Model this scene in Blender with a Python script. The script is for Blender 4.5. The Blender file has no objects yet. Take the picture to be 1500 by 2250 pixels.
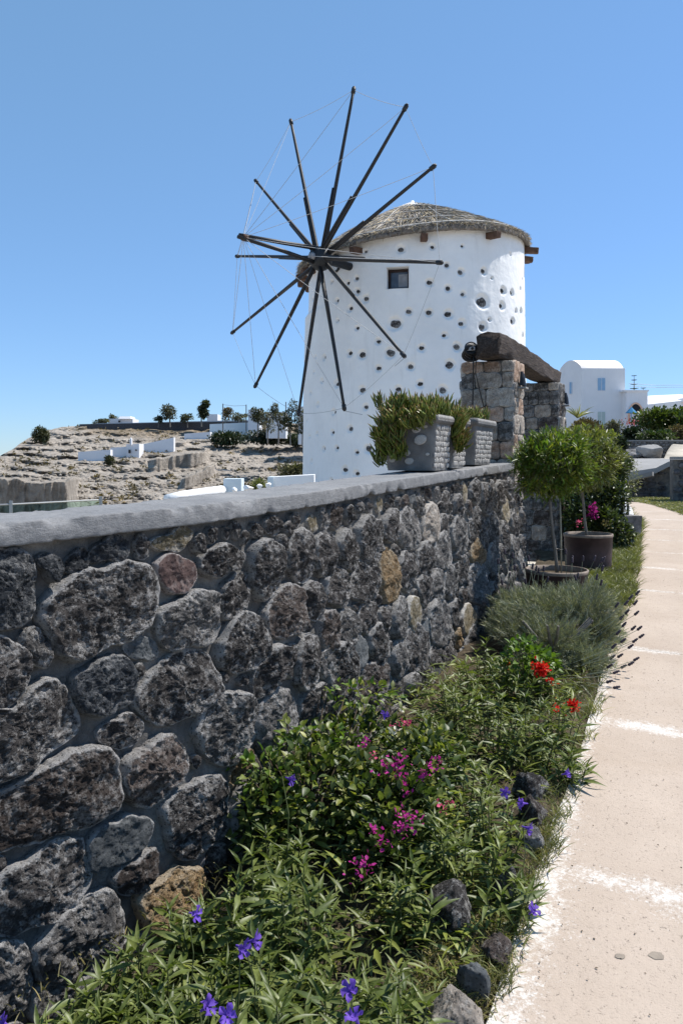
import bpy, math, random
import numpy as np
from mathutils import Matrix, Vector
random.seed(7)
rng = np.random.default_rng(11)
R = math.radians
SC = bpy.context.scene
COL = SC.collection

# ------------------------------------------------------------------ camera, sky, sun, exposure
F = 1690.0          # focal length in pixels of the 1500 x 2250 frame
HZ = 1010.0         # row of the horizon
E = 1.73            # eye height above the path below the camera
cam_d = bpy.data.cameras.new('camera')
cam = bpy.data.objects.new('camera', cam_d); COL.objects.link(cam)
cam.location = (0, 0, E); cam.rotation_euler = (R(90), 0, 0)
cam_d.sensor_fit = 'VERTICAL'; cam_d.sensor_height = 36.0
cam_d.lens = 36.0 * F / 2250.0
cam_d.shift_y = (HZ - 1125.0) / 2250.0
cam_d.clip_start = 0.05; cam_d.clip_end = 60000
SC.camera = cam

SUN_EL = 57.0
SUN_DIR = Vector((0.93, 0.37, 0)).normalized() * math.cos(R(SUN_EL)) + Vector((0, 0, math.sin(R(SUN_EL))))
w = bpy.data.worlds.new('World'); SC.world = w; w.use_nodes = True
nt = w.node_tree; nt.nodes.clear()
sky = nt.nodes.new('ShaderNodeTexSky'); sky.sky_type = 'NISHITA'; sky.sun_disc = False
sky.sun_elevation = R(SUN_EL)
sky.sun_rotation = math.atan2(SUN_DIR.x, SUN_DIR.y)
sky.altitude = 0; sky.air_density = 1.0; sky.dust_density = 0.0; sky.ozone_density = 1.0
bg = nt.nodes.new('ShaderNodeBackground'); bg.inputs['Strength'].default_value = 0.085
wo = nt.nodes.new('ShaderNodeOutputWorld')
mA = nt.nodes.new('ShaderNodeMix'); mA.data_type = 'RGBA'; mA.blend_type = 'MULTIPLY'; mA.inputs[0].default_value = 1; mA.inputs[7].default_value = (0.46, 0.59, 0.98, 1)
mB = nt.nodes.new('ShaderNodeMix'); mB.data_type = 'RGBA'; mB.blend_type = 'ADD'; mB.inputs[0].default_value = 1; mB.inputs[7].default_value = (0.95, 1.85, 2.0, 1)
nt.links.new(sky.outputs[0], mA.inputs[6]); nt.links.new(mA.outputs[2], mB.inputs[6]); nt.links.new(mB.outputs[2], bg.inputs['Color']); nt.links.new(bg.outputs[0], wo.inputs[0])
sl = bpy.data.lights.new('sun', 'SUN'); sl.energy = 4.9; sl.angle = R(0.53); sl.color = (1.0, 0.955, 0.89)
so = bpy.data.objects.new('sun', sl); COL.objects.link(so)
so.rotation_euler = SUN_DIR.to_track_quat('Z', 'Y').to_euler()
so.location = (20, 5, 40)
SC.view_settings.view_transform = 'Standard'; SC.view_settings.look = 'None'
SC.view_settings.exposure = 0.5; SC.view_settings.gamma = 1.0; SC.view_settings.use_curve_mapping = False
SC.cycles.max_bounces = 6; SC.cycles.transparent_max_bounces = 8

# ------------------------------------------------------------------ helpers
def at(px, py, y):
    """a point y metres ahead that is seen at that pixel of the photograph"""
    return np.array(((px - 750.0) / F * y, y, E + (HZ - py) / F * y))

def _hash(i, j, k, s):
    h = (i * 374761393 + j * 668265263 + k * 2147483647 + s * 1274126177) & 0xFFFFFFFF
    h = ((h ^ (h >> 13)) * 1274126177) & 0xFFFFFFFF
    h = ((h ^ (h >> 16)) * 2246822519) & 0xFFFFFFFF
    return ((h ^ (h >> 15)) & 0xFFFF) / 65535.0 * 2 - 1

def vnoise(P, s=0):
    P = np.asarray(P, float)
    I = np.floor(P).astype(np.int64); f = P - I
    u = f * f * f * (f * (f * 6 - 15) + 10)
    r = 0
    for a in (0, 1):
        wa = u[..., 0] if a else 1 - u[..., 0]
        for b in (0, 1):
            wb = u[..., 1] if b else 1 - u[..., 1]
            for c in (0, 1):
                wc = u[..., 2] if c else 1 - u[..., 2]
                r = r + wa * wb * wc * _hash(I[..., 0] + a, I[..., 1] + b, I[..., 2] + c, s)
    return r

def fbm(P, o=4, s=0, g=0.5):
    P = np.asarray(P, float); r = 0; a = 1.0; t = 0
    for k in range(o):
        r = r + a * vnoise(P * (2.03 ** k) + 13.7 * k, s + k); t += a; a *= g
    return r / t

def sstep(a, b, x):
    t = np.clip((x - a) / (b - a), 0, 1); return t * t * (3 - 2 * t)

def raw_mesh(name, V, Fc, mats=(), smooth=False, attrs=None, mi=None):
    """V (n,3); Fc list of (m,k) int arrays or a list of tuples"""
    me = bpy.data.meshes.new(name)
    V = np.asarray(V, np.float32)
    if isinstance(Fc, np.ndarray): Fc = [Fc]
    if len(Fc) and not isinstance(Fc[0], np.ndarray):
        d = {}
        for f in Fc: d.setdefault(len(f), []).append(f)
        Fc = [np.array(v) for v in d.values()]
    nl = sum(f.size for f in Fc); nf = sum(len(f) for f in Fc)
    me.vertices.add(len(V)); me.vertices.foreach_set('co', V.ravel())
    me.loops.add(nl); me.polygons.add(nf)
    me.loops.foreach_set('vertex_index', np.concatenate([f.ravel() for f in Fc]).astype(np.int32))
    tot = np.concatenate([np.full(len(f), f.shape[1]) for f in Fc]).astype(np.int32)
    st = np.concatenate(([0], np.cumsum(tot)[:-1])).astype(np.int32)
    me.polygons.foreach_set('loop_start', st); me.polygons.foreach_set('loop_total', tot)
    if mi is not None: me.polygons.foreach_set('material_index', np.asarray(mi, np.int32))
    me.polygons.foreach_set('use_smooth', np.full(nf, smooth))
    for m in (mats if isinstance(mats, (list, tuple)) else [mats]): me.materials.append(m)
    if attrs:
        for k, v in attrs.items():
            at_ = me.attributes.new(k, 'FLOAT', 'POINT'); at_.data.foreach_set('value', np.asarray(v, np.float32))
    me.update(calc_edges=True)
    return me

def link(name, me, parent=None, loc=None, M=None):
    o = bpy.data.objects.new(name, me); COL.objects.link(o)
    if parent is not None: o.parent = parent
    if M is not None: o.matrix_basis = M
    elif loc is not None: o.location = loc
    return o

def tag(o, label=None, cat=None, group=None, kind=None):
    if label: o['label'] = label
    if cat: o['category'] = cat
    if group: o['group'] = group
    if kind: o['kind'] = kind
    return o

def thing(name, label, cat, loc=(0, 0, 0), group=None, rz=0):
    o = bpy.data.objects.new(name, None); COL.objects.link(o)
    o.location = [float(v) for v in loc]; o.rotation_euler = (0, 0, rz); o.empty_display_size = 0.2
    return tag(o, label, cat, group)

class MB:
    """collects simple shapes for one mesh"""
    def __init__(s): s.V = []; s.F = []; s.n = 0
    def add(s, V, Fc):
        V = np.asarray(V, float); s.V.append(V)
        for f in Fc: s.F.append(tuple(int(i) + s.n for i in f))
        s.n += len(V); return s
    def box(s, c, size, rz=0, top=1.0, M=None, bev=0.0):
        x, y, z = [v / 2 for v in size]; V = []; t = top
        V = [(-x, -y, -z), (x, -y, -z), (x, y, -z), (-x, y, -z), (-x * t, -y * t, z), (x * t, -y * t, z), (x * t, y * t, z), (-x * t, y * t, z)]
        V = np.array(V); cs, sn = math.cos(rz), math.sin(rz)
        V = np.c_[V[:, 0] * cs - V[:, 1] * sn, V[:, 0] * sn + V[:, 1] * cs, V[:, 2]] + np.array(c)
        return s.add(V, [(0, 3, 2, 1), (4, 5, 6, 7), (0, 1, 5, 4), (1, 2, 6, 5), (2, 3, 7, 6), (3, 0, 4, 7)])
    def tube(s, pts, r, n=8, cap=True):
        pts = np.array(pts, float); m = len(pts)
        r = np.broadcast_to(np.asarray(r, float), (m,))
        T = np.gradient(pts, axis=0); T /= np.linalg.norm(T, axis=1)[:, None] + 1e-12
        up = np.array((0, 0, 1.0)) if abs(T[0][2]) < 0.9 else np.array((1.0, 0, 0))
        A = np.cross(T, up); A /= np.linalg.norm(A, axis=1)[:, None] + 1e-12
        B = np.cross(T, A); th = np.linspace(0, 2 * np.pi, n, endpoint=False)
        V = (pts[:, None] + r[:, None, None] * (np.cos(th)[None, :, None] * A[:, None] + np.sin(th)[None, :, None] * B[:, None])).reshape(-1, 3)
        Fc = [(i * n + j, i * n + (j + 1) % n, (i + 1) * n + (j + 1) % n, (i + 1) * n + j) for i in range(m - 1) for j in range(n)]
        if cap: Fc += [tuple(range(n))[::-1], tuple((m - 1) * n + j for j in range(n))]
        return s.add(V, Fc)
    def lathe(s, prof, c=(0, 0, 0), n=32, sx=1, sy=1):
        prof = np.array(prof, float); th = np.linspace(0, 2 * np.pi, n, endpoint=False); m = len(prof)
        V = np.stack([prof[:, 0][:, None] * np.cos(th) * sx, prof[:, 0][:, None] * np.sin(th) * sy, np.repeat(prof[:, 1][:, None], n, 1)], -1).reshape(-1, 3) + np.array(c)
        return s.add(V, [(i * n + j, i * n + (j + 1) % n, (i + 1) * n + (j + 1) % n, (i + 1) * n + j) for i in range(m - 1) for j in range(n)])
    def build(s, name, mat, parent=None, smooth=False, origin=None):
        V = np.vstack(s.V)
        if origin is not None: V = V - np.array(origin)
        return link(name, raw_mesh(name, V, s.F, mat, smooth), parent, loc=origin if (origin is not None) else None)

def grid_faces(nu, nv, wrap=False):
    i = np.arange(nu if wrap else nu - 1)[:, None]; j = np.arange(nv - 1)[None, :]
    i2 = (i + 1) % nu
    return np.stack(np.broadcast_arrays(i * nv + j, i2 * nv + j, i2 * nv + j + 1, i * nv + j + 1), -1).reshape(-1, 4)

def bevel_box_mesh(name, size, mat, b=0.02, seed=0, rough=0.0, seg=3):
    """rounded, slightly rough block, centred"""
    n = 2 + seg * 2
    us = np.linspace(-1, 1, n + 4); V = []; Fs = []; k = 0
    for ax in range(3):
        for sg in (-1, 1):
            a, c = np.meshgrid(us, us, indexing='ij'); P = np.zeros(a.shape + (3,))
            P[..., ax] = sg; P[..., (ax + 1) % 3] = a * (1 if sg > 0 else -1); P[..., (ax + 2) % 3] = c
            V.append(P.reshape(-1, 3)); Fs.append(grid_faces(len(us), len(us)) + k); k += len(us) ** 2
    V = np.vstack(V); h = np.array(size) / 2; P = V * h
    inner = np.clip(P, -(h - b), h - b); d = P - inner; L = np.linalg.norm(d, axis=1)[:, None]
    P = np.where(L > 1e-9, inner + d / np.maximum(L, 1e-9) * b, P)
    if rough:
        N = P / (np.linalg.norm(P, axis=1)[:, None] + 1e-9)
        P = P + N * (fbm(P * (0.9 / max(b, .01)) + seed * 7.1, 3, seed) * rough)[:, None]
    return raw_mesh(name, P, np.vstack(Fs), mat, True)

# ------------------------------------------------------------------ materials
def mat(name, rough=0.8, spec=0.3):
    m = bpy.data.materials.new(name); m.use_nodes = True
    b = m.node_tree.nodes['Principled BSDF']; b.inputs['Roughness'].default_value = rough
    b.inputs['Specular IOR Level'].default_value = spec
    return m, m.node_tree, b
def N(nt, t, **kw):
    n = nt.nodes.new(t)
    for k, v in kw.items():
        if k.startswith('i_'): n.inputs[k[2:].replace('_', ' ')].default_value = v
        else: setattr(n, k, v)
    return n
def noise(nt, sc, det=6, rough=0.6, coord='Object', dist=0.0, scale3=None):
    tc = N(nt, 'ShaderNodeTexCoord'); src = tc.outputs[coord]
    if scale3 is not None:
        mp = N(nt, 'ShaderNodeMapping'); mp.inputs['Scale'].default_value = scale3
        nt.links.new(src, mp.inputs['Vector']); src = mp.outputs[0]
    n = N(nt, 'ShaderNodeTexNoise'); n.inputs['Scale'].default_value = sc; n.inputs['Detail'].default_value = det
    n.inputs['Roughness'].default_value = rough; n.inputs['Distortion'].default_value = dist
    nt.links.new(src, n.inputs['Vector']); return n.outputs['Fac']
def ramp(nt, fac, stops):
    r = N(nt, 'ShaderNodeValToRGB'); e = r.color_ramp.elements
    while len(e) < len(stops): e.new(0.5)
    for k, (p, c) in enumerate(stops):
        e[k].position = p; e[k].color = (c[0], c[1], c[2], 1) if len(c) == 3 else c
    nt.links.new(fac, r.inputs[0]); return r.outputs['Color']
def g(v): return (v, v, v)
def mixc(nt, fac, a, b, mode='MIX'):
    m = N(nt, 'ShaderNodeMix'); m.data_type = 'RGBA'; m.blend_type = mode
    for s, v in ((0, fac), (6, a), (7, b)):
        if isinstance(v, (int, float)): m.inputs[s].default_value = v
        elif isinstance(v, tuple): m.inputs[s].default_value = v + (1,) if len(v) == 3 else v
        else: nt.links.new(v, m.inputs[s])
    return m.outputs[2]
def math_(nt, op, a, b=0.0):
    m = N(nt, 'ShaderNodeMath'); m.operation = op
    for s, v in ((0, a), (1, b)):
        if isinstance(v, (int, float)): m.inputs[s].default_value = v
        else: nt.links.new(v, m.inputs[s])
    return m.outputs[0]
def bump(nt, b, h, strength=0.5, dist=0.01, prev=None):
    n = N(nt, 'ShaderNodeBump'); n.inputs['Strength'].default_value = strength; n.inputs['Distance'].default_value = dist
    nt.links.new(h, n.inputs['Height'])
    if prev is not None: nt.links.new(prev, n.inputs['Normal'])
    nt.links.new(n.outputs[0], b.inputs['Normal']); return n.outputs[0]
def attr(nt, name):
    a = N(nt, 'ShaderNodeAttribute'); a.attribute_name = name; return a.outputs['Fac']
def objrand(nt):
    return N(nt, 'ShaderNodeObjectInfo').outputs['Random']

def simple(name, col, rough=0.8, var=0.25, sc=8, bmp=0.0, bsc=40, spec=0.3, coord='Object', metallic=0):
    m, t, b = mat(name, rough, spec)
    c = ramp(t, noise(t, sc, 5, coord=coord), [(0.3, tuple(v * (1 - var) for v in col)), (0.7, tuple(min(1, v * (1 + var)) for v in col))])
    t.links.new(c, b.inputs['Base Color']); b.inputs['Metallic'].default_value = metallic
    if bmp: bump(t, b, noise(t, bsc, 6, 0.7, coord=coord), bmp, 0.01)
    return m

def stone_mat(name, lo, hi, lime=(0.56, 0.545, 0.53), lime_amt=0.5, edge_amt=0.6, bs=1.0):
    """vesicular lava stone: dark body, lime dust caught on high spots and along the rim"""
    m, t, b = mat(name, 0.92, 0.2)
    lo = tuple(v * .75 for v in lo); hi = tuple(v * q_ for v, q_ in zip(hi, (1.0, .95, .88)))
    n1 = noise(t, 17, 9, 0.78); n2 = noise(t, 52, 7, 0.82); n3 = noise(t, 6, 4, 0.6)
    base = ramp(t, n1, [(0.32, lo), (0.68, hi)])
    br = math_(t, 'ADD', math_(t, 'MULTIPLY', objrand(t), 0.75), 0.65)
    vm = N(t, 'ShaderNodeVectorMath'); vm.operation = 'SCALE'
    t.links.new(base, vm.inputs[0]); t.links.new(br, vm.inputs['Scale'])
    hs = math_(t, 'ADD', math_(t, 'MULTIPLY', n2, 0.62), math_(t, 'MULTIPLY', n1, 0.38))
    hs = math_(t, 'ADD', hs, math_(t, 'MULTIPLY', n3, 0.22))
    m1 = ramp(t, hs, [(0.60, g(0)), (0.70, g(lime_amt * 1.3))])
    ed = math_(t, 'MULTIPLY', attr(t, 'edge'), math_(t, 'ADD', n2, math_(t, 'MULTIPLY', n3, 1.1)))
    m2 = ramp(t, ed, [(0.80, g(0)), (1.02, g(edge_amt))])
    c = mixc(t, m1, vm.outputs[0], lime); c = mixc(t, m2, c, lime)
    vo = N(t, 'ShaderNodeTexVoronoi'); vo.inputs['Scale'].default_value = 75
    tc = N(t, 'ShaderNodeTexCoord'); t.links.new(tc.outputs['Object'], vo.inputs['Vector'])
    pit = ramp(t, vo.outputs['Distance'], [(0.08, g(0.12)), (0.36, g(1))])
    c = mixc(t, 0.9, c, pit, 'MULTIPLY')
    t.links.new(c, b.inputs['Base Color'])
    p = bump(t, b, n1, 1.0 * bs, 0.050)
    p = bump(t, b, n2, 1.0 * bs, 0.020, p)
    bump(t, b, pit, 0.6 * bs, 0.005, p)
    return m

M = {}
M['basalt'] = stone_mat('basalt', (0.030, 0.029, 0.031), (0.105, 0.098, 0.098))
M['basalt_blue'] = stone_mat('basalt_blue', (0.022, 0.027, 0.036), (0.075, 0.085, 0.10), lime_amt=0.3, edge_amt=0.4)
M['basalt_grey'] = stone_mat('basalt_grey', (0.07, 0.07, 0.074), (0.20, 0.195, 0.195), lime_amt=0.55)
M['basalt_brown'] = stone_mat('basalt_brown', (0.048, 0.040, 0.038), (0.145, 0.118, 0.108), lime_amt=0.35)
M['red_stone'] = stone_mat('red_stone', (0.080, 0.052, 0.050), (0.13, 0.088, 0.085), lime_amt=0.1, edge_amt=0.35, bs=0.3)
M['ochre_stone'] = stone_mat('ochre_stone', (0.16, 0.095, 0.045), (0.50, 0.37, 0.22), lime=(0.55, 0.48, 0.38), lime_amt=0.4)
M['tan_stone'] = stone_mat('tan_stone', (0.09, 0.078, 0.05), (0.21, 0.18, 0.125), lime_amt=0.3, bs=0.5)
M['slate_stone'] = stone_mat('slate_stone', (0.050, 0.058, 0.066), (0.095, 0.105, 0.115), lime_amt=0.08, edge_amt=0.25, bs=0.3)
M['pumice'] = stone_mat('pumice', (0.22, 0.19, 0.17), (0.46, 0.42, 0.38), lime=(0.6, 0.58, 0.55), lime_amt=0.3, edge_amt=0.3, bs=0.6)
M['pumice_pink'] = stone_mat('pumice_pink', (0.26, 0.17, 0.12), (0.50, 0.37, 0.30), lime=(0.6, 0.56, 0.5), lime_amt=0.3, edge_amt=0.3, bs=0.6)

m, t, b = mat('mortar', 0.95, 0.15)
c = ramp(t, noise(t, 5, 8, 0.65), [(0.3, (0.075, 0.072, 0.070)), (0.5, (0.140, 0.134, 0.126)), (0.74, (0.30, 0.28, 0.25))])
c = mixc(t, 0.5, c, ramp(t, noise(t, 90, 4, 0.8), [(0.3, g(0.4)), (0.7, g(1))]), 'MULTIPLY')
t.links.new(c, b.inputs['Base Color'])
p = bump(t, b, noise(t, 22, 8, 0.7), 0.8, 0.02); bump(t, b, noise(t, 160, 4, 0.7), 0.6, 0.004, p)
M['mortar'] = m

m, t, b = mat('coping_concrete', 0.85, 0.25)
st = noise(t, 4, 8, 0.75, scale3=(0.8, 0.8, 1.6)); brush = noise(t, 12, 6, 0.7, coord='UV', scale3=(0.5, 14, 1))
c = ramp(t, st, [(0.3, (0.17, 0.172, 0.178)), (0.7, (0.26, 0.26, 0.263))])
c = mixc(t, 0.35, c, ramp(t, noise(t, 60, 5, 0.8), [(0.35, g(0.35)), (0.6, g(1))]), 'MULTIPLY')
c = mixc(t, ramp(t, noise(t, 1.6, 6, 0.75, dist=0.4), [(0.58, g(0)), (0.70, g(0.22))]), c, (0.45, 0.44, 0.42))
t.links.new(c, b.inputs['Base Color'])
p = bump(t, b, noise(t, 24, 8, 0.75, scale3=(0.8, 0.8, 1.8)), 0.6, 0.012); bump(t, b, noise(t, 180, 3, 0.7), 0.5, 0.003, p)
M['coping'] = m

def plaster(name, col=(0.87, 0.865, 0.855), dirt=0.12):
    m, t, b = mat(name, 0.75, 0.2)
    c = ramp(t, noise(t, 0.9, 7, 0.65), [(0.3, tuple(v * (1 - dirt) for v in col)), (0.65, col)])
    c = mixc(t, ramp(t, noise(t, 2.2, 6, 0.7, scale3=(1.6, 1.6, 0.22)), [(0.56, g(0)), (0.80, g(0.38))]), c, (0.52, 0.51, 0.49))
    t.links.new(c, b.inputs['Base Color'])
    p = bump(t, b, noise(t, 2.5, 5, 0.6), 0.35, 0.05); bump(t, b, noise(t, 26, 6, 0.6), 0.25, 0.01, p)
    return m
M['plaster'] = plaster('white_plaster')
M['far_white'] = plaster('far_white_plaster', (0.74, 0.74, 0.76), 0.06)
M['bluish_white'] = plaster('pale_blue_and_shade_plaster', (0.62, 0.70, 0.74), 0.05)  # tint of the far house; on parapet end and block, painted shade

# path: beige screed with grit, faded limewash bands and border
m, t, b = mat('path_screed', 0.9, 0.2)
c = ramp(t, noise(t, 1.6, 7, 0.65), [(0.3, (0.385, 0.312, 0.252)), (0.7, (0.455, 0.375, 0.308))])
grit = ramp(t, noise(t, 85, 6, 0.8), [(0.30, g(0.15)), (0.43, g(1.0))])
c = mixc(t, 0.7, c, grit, 'MULTIPLY')
c = mixc(t, 0.8, c, ramp(t, noise(t, 48, 4, 0.9), [(0.335, g(0.2)), (0.40, g(1.0))]), 'MULTIPLY')
c = mixc(t, ramp(t, noise(t, 0.8, 8, 0.75, dist=0.8), [(0.50, g(0)), (0.75, g(0.5))]), c, (0.34, 0.265, 0.20))
wn = math_(t, 'MULTIPLY', math_(t, 'SUBTRACT', noise(t, 9, 8, 0.8), 0.5), 1.7)
wl = math_(t, 'MULTIPLY', math_(t, 'SUBTRACT', noise(t, 1.3, 3, 0.6), 0.5), 1.2)
wm = math_(t, 'ADD', math_(t, 'ADD', attr(t, 'lime'), wn), wl)
wm = math_(t, 'ADD', wm, math_(t, 'MULTIPLY', math_(t, 'SUBTRACT', noise(t, 60, 4, 0.85), 0.5), 2.2))
c = mixc(t, ramp(t, wm, [(0.57, g(0)), (1.10, g(0.66))]), c, (0.72, 0.71, 0.68))
# two old round stains
t.links.new(c, b.inputs['Base Color'])
p = bump(t, b, noise(t, 110, 5, 0.75), 0.55, 0.006); bump(t, b, noise(t, 6, 4, 0.6), 0.25, 0.02, p)
M['path'] = m
M['stain'] = simple('path_stain', (0.25, 0.21, 0.17), 0.9, 0.15, 20, 0.3, 100)

m, t, b = mat('soil', 1.0, 0.1)
c = ramp(t, noise(t, 9, 8, 0.7), [(0.3, (0.035, 0.028, 0.022)), (0.55, (0.10, 0.08, 0.055)), (0.75, (0.20, 0.165, 0.11))])
t.links.new(c, b.inputs['Base Color']); bump(t, b, noise(t, 45, 8, 0.75), 0.9, 0.02)
M['soil'] = m
M['dry_ground'] = simple('dry_ground', (0.42, 0.375, 0.31), 1, 0.35, 1.2, 0.7, 9)

m, t, b = mat('hill_rock', 0.95, 0.1)
n1 = noise(t, 0.085, 10, 0.72); n2 = noise(t, 0.6, 8, 0.75)
rock = ramp(t, n2, [(0.30, (0.12, 0.105, 0.09)), (0.5, (0.34, 0.30, 0.255)), (0.72, (0.52, 0.47, 0.41))])
scrub = ramp(t, n2, [(0.35, (0.10, 0.085, 0.055)), (0.62, (0.30, 0.23, 0.16))])
f_ = math_(t, 'ADD', attr(t, 'field'), math_(t, 'MULTIPLY', math_(t, 'SUBTRACT', n1, 0.5), 1.9))
c = mixc(t, ramp(t, f_, [(0.35, g(0)), (0.7, g(0.9))]), rock, scrub)
t.links.new(c, b.inputs['Base Color'])
bump(t, b, n2, 0.9, 0.9)
M['hill'] = m
M['sea'] = simple('sea_water', (0.02, 0.07, 0.13), 0.25, 0.2, 0.02, 0.4, 0.5, 0.5)

def leafm(name, lo, hi, trans=0.3, rough=0.45, tipcol=None, spec=0.4):
    m, t, b = mat(name, rough, spec)
    c = ramp(t, objrand(t), [(0.0, lo), (1.0, hi)])
    c2 = ramp(t, noise(t, 3.5, 3, 0.6, coord='Object'), [(0.3, g(0.55)), (0.7, g(1.25))])
    ca = attr(t, 'tone')
    c = mixc(t, 1.0, c, c2, 'MULTIPLY')
    c = mixc(t, 1.0, c, ramp(t, ca, [(0, g(1.0)), (0.5, (0.62, 0.62, 0.62)), (1, (1.5, 1.35, 1.0))]), 'MULTIPLY')
    if tipcol: c = mixc(t, ramp(t, attr(t, 'tip'), [(0.72, g(0)), (1.0, g(0.85))]), c, tipcol)
    t.links.new(c, b.inputs['Base Color'])
    tr = N(t, 'ShaderNodeBsdfTranslucent'); t.links.new(mixc(t, 1.0, c, (1.2, 1.35, 0.55), 'MULTIPLY'), tr.inputs['Color'])
    mx = N(t, 'ShaderNodeMixShader'); mx.inputs[0].default_value = trans
    out = t.nodes['Material Output']
    t.links.new(b.outputs[0], mx.inputs[1]); t.links.new(tr.outputs[0], mx.inputs[2]); t.links.new(mx.outputs[0], out.inputs['Surface'])
    return m
M['petunia_leaf'] = leafm('petunia_leaf', (0.075, 0.11, 0.022), (0.20, 0.235, 0.065))
M['creeper_leaf'] = leafm('creeper_leaf', (0.040, 0.072, 0.018), (0.11, 0.145, 0.035))
M['lime_leaf'] = leafm('lime_leaf', (0.085, 0.16, 0.02), (0.14, 0.22, 0.03))
M['lavender_leaf'] = leafm('lavender_leaf', (0.17, 0.195, 0.135), (0.34, 0.36, 0.27), 0.15, 0.7)
M['olive_leaf'] = leafm('olive_leaf', (0.12, 0.16, 0.032), (0.24, 0.27, 0.07))
M['olive_pale'] = leafm('olive_pale', (0.16, 0.18, 0.075), (0.29, 0.29, 0.15))
M['dark_leaf'] = leafm('dark_leaf', (0.022, 0.04, 0.02), (0.06, 0.085, 0.04), 0.15)
M['grass_blade'] = leafm('grass_blade', (0.12, 0.15, 0.045), (0.23, 0.24, 0.10), 0.3)
M['dry_blade'] = leafm('dry_blade', (0.22, 0.20, 0.09), (0.36, 0.31, 0.17), 0.3, 0.7)
M['succulent'] = leafm('succulent', (0.13, 0.18, 0.03), (0.26, 0.28, 0.06), 0.2, 0.35, (0.30, 0.11, 0.05))
M['grey_leaf'] = leafm('grey_leaf', (0.10, 0.11, 0.075), (0.20, 0.20, 0.15), 0.15, 0.8)
M['scrub_leaf'] = leafm('scrub_leaf', (0.055, 0.07, 0.03), (0.13, 0.13, 0.07), 0.15, 0.8)
M['brown_scrub'] = leafm('brown_scrub', (0.11, 0.085, 0.04), (0.19, 0.15, 0.075), 0.15, 0.8)
M['fir'] = leafm('fir_needles', (0.03, 0.06, 0.035), (0.06, 0.10, 0.055), 0.1, 0.8)
def petal(name, col, tr=0.35):
    m, t, b = mat(name, 0.6, 0.2)
    c = mixc(t, objrand(t), col, tuple(v * 0.72 for v in col))
    t.links.new(c, b.inputs['Base Color'])
    q = N(t, 'ShaderNodeBsdfTranslucent'); t.links.new(c, q.inputs['Color'])
    mx = N(t, 'ShaderNodeMixShader'); mx.inputs[0].default_value = tr
    t.links.new(b.outputs[0], mx.inputs[1]); t.links.new(q.outputs[0], mx.inputs[2]); t.links.new(mx.outputs[0], t.nodes['Material Output'].inputs['Surface'])
    return m
M['violet'] = petal('violet_petal', (0.20, 0.10, 0.58))
M['magenta'] = petal('magenta_bract', (0.50, 0.035, 0.28))
M['red'] = petal('red_petal', (0.72, 0.025, 0.015))
M['pink'] = petal('pink_petal', (0.62, 0.10, 0.20))
M['cream'] = petal('cream_petal', (0.75, 0.70, 0.55))
M['lavender_spike'] = petal('lavender_spike', (0.075, 0.06, 0.075), 0.1)
M['stem'] = simple('green_stem', (0.07, 0.085, 0.03), 0.7)
M['twig'] = simple('brown_twig', (0.10, 0.075, 0.05), 0.9)
M['bark'] = simple('bark', (0.20, 0.18, 0.155), 0.95, 0.4, 25, 0.8, 60)
M['pale_bark'] = simple('pale_bark', (0.17, 0.155, 0.135), 0.9, 0.3, 20, 0.5, 60)
M['stake'] = simple('bamboo_stake', (0.30, 0.27, 0.20), 0.8, 0.25, 30)
M['spoke_wood'] = simple('black_spoke_wood', (0.018, 0.017, 0.018), 0.55, 0.35, 12, 0.3, 60, 0.4)
M['hub_iron'] = simple('hub_iron', (0.014, 0.017, 0.022), 0.55, 0.3, 9, 0.3, 30, 0.4)
M['rope'] = simple('pale_rope', (0.42, 0.42, 0.42), 0.8, 0.2, 30)
M['thatch_base'] = simple('thatch_base', (0.20, 0.175, 0.155), 1, 0.5, 9, 1.0, 30, spec=0.0)
M['straw'] = leafm('straw', (0.30, 0.275, 0.25), (0.52, 0.48, 0.44), 0.05, 0.9)
M['lath'] = simple('roof_lath', (0.52, 0.49, 0.45), 0.85, 0.2, 10)
M['rafter'] = simple('rafter_wood', (0.11, 0.062, 0.042), 0.85, 0.35, 14, 0.6, 50)
M['window_frame'] = simple('brown_window_frame', (0.035, 0.020, 0.018), 0.6)
m, t, b = mat('window_glass', 0.08, 0.6)
t.links.new(ramp(t, noise(t, 3, 3), [(0.3, (0.03, 0.035, 0.045)), (0.7, (0.09, 0.10, 0.12))]), b.inputs['Base Color']); M['glass'] = m
m, t, b = mat('beam_wood', 0.9, 0.2)
wv = noise(t, 9, 8, 0.75, scale3=(7, 0.7, 7), dist=0.6)
c = ramp(t, wv, [(0.3, (0.018, 0.015, 0.014)), (0.55, (0.080, 0.063, 0.055)), (0.75, (0.21, 0.17, 0.145))])
t.links.new(c, b.inputs['Base Color']); bump(t, b, wv, 1.0, 0.03); M['beam'] = m
M['black_plastic'] = simple('black_plastic', (0.012, 0.012, 0.014), 0.4)
M['grey_plastic'] = simple('grey_plastic', (0.30, 0.30, 0.31), 0.5)
M['planter'] = simple('planter_concrete', (0.16, 0.155, 0.15), 0.9, 0.3, 9, 0.7, 60)
M['pebble'] = simple('planter_pebble', (0.40, 0.385, 0.365), 0.7, 0.3, 14, 0.3, 60)
M['pot'] = simple('rusty_brown_pot', (0.055, 0.034, 0.036), 0.6, 0.45, 6, 0.3, 50)
M['pot_rim'] = simple('worn_pot_rim', (0.20, 0.16, 0.13), 0.7, 0.3, 20)
M['blue_shutter'] = simple('blue_shutter', (0.26, 0.42, 0.60), 0.6, 0.08, 3)
M['green_shutter'] = simple('pale_green_door', (0.42, 0.50, 0.48), 0.6, 0.08, 3)
M['arch_rim'] = simple('peach_arch_rim', (0.72, 0.46, 0.32), 0.8, 0.1)
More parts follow.
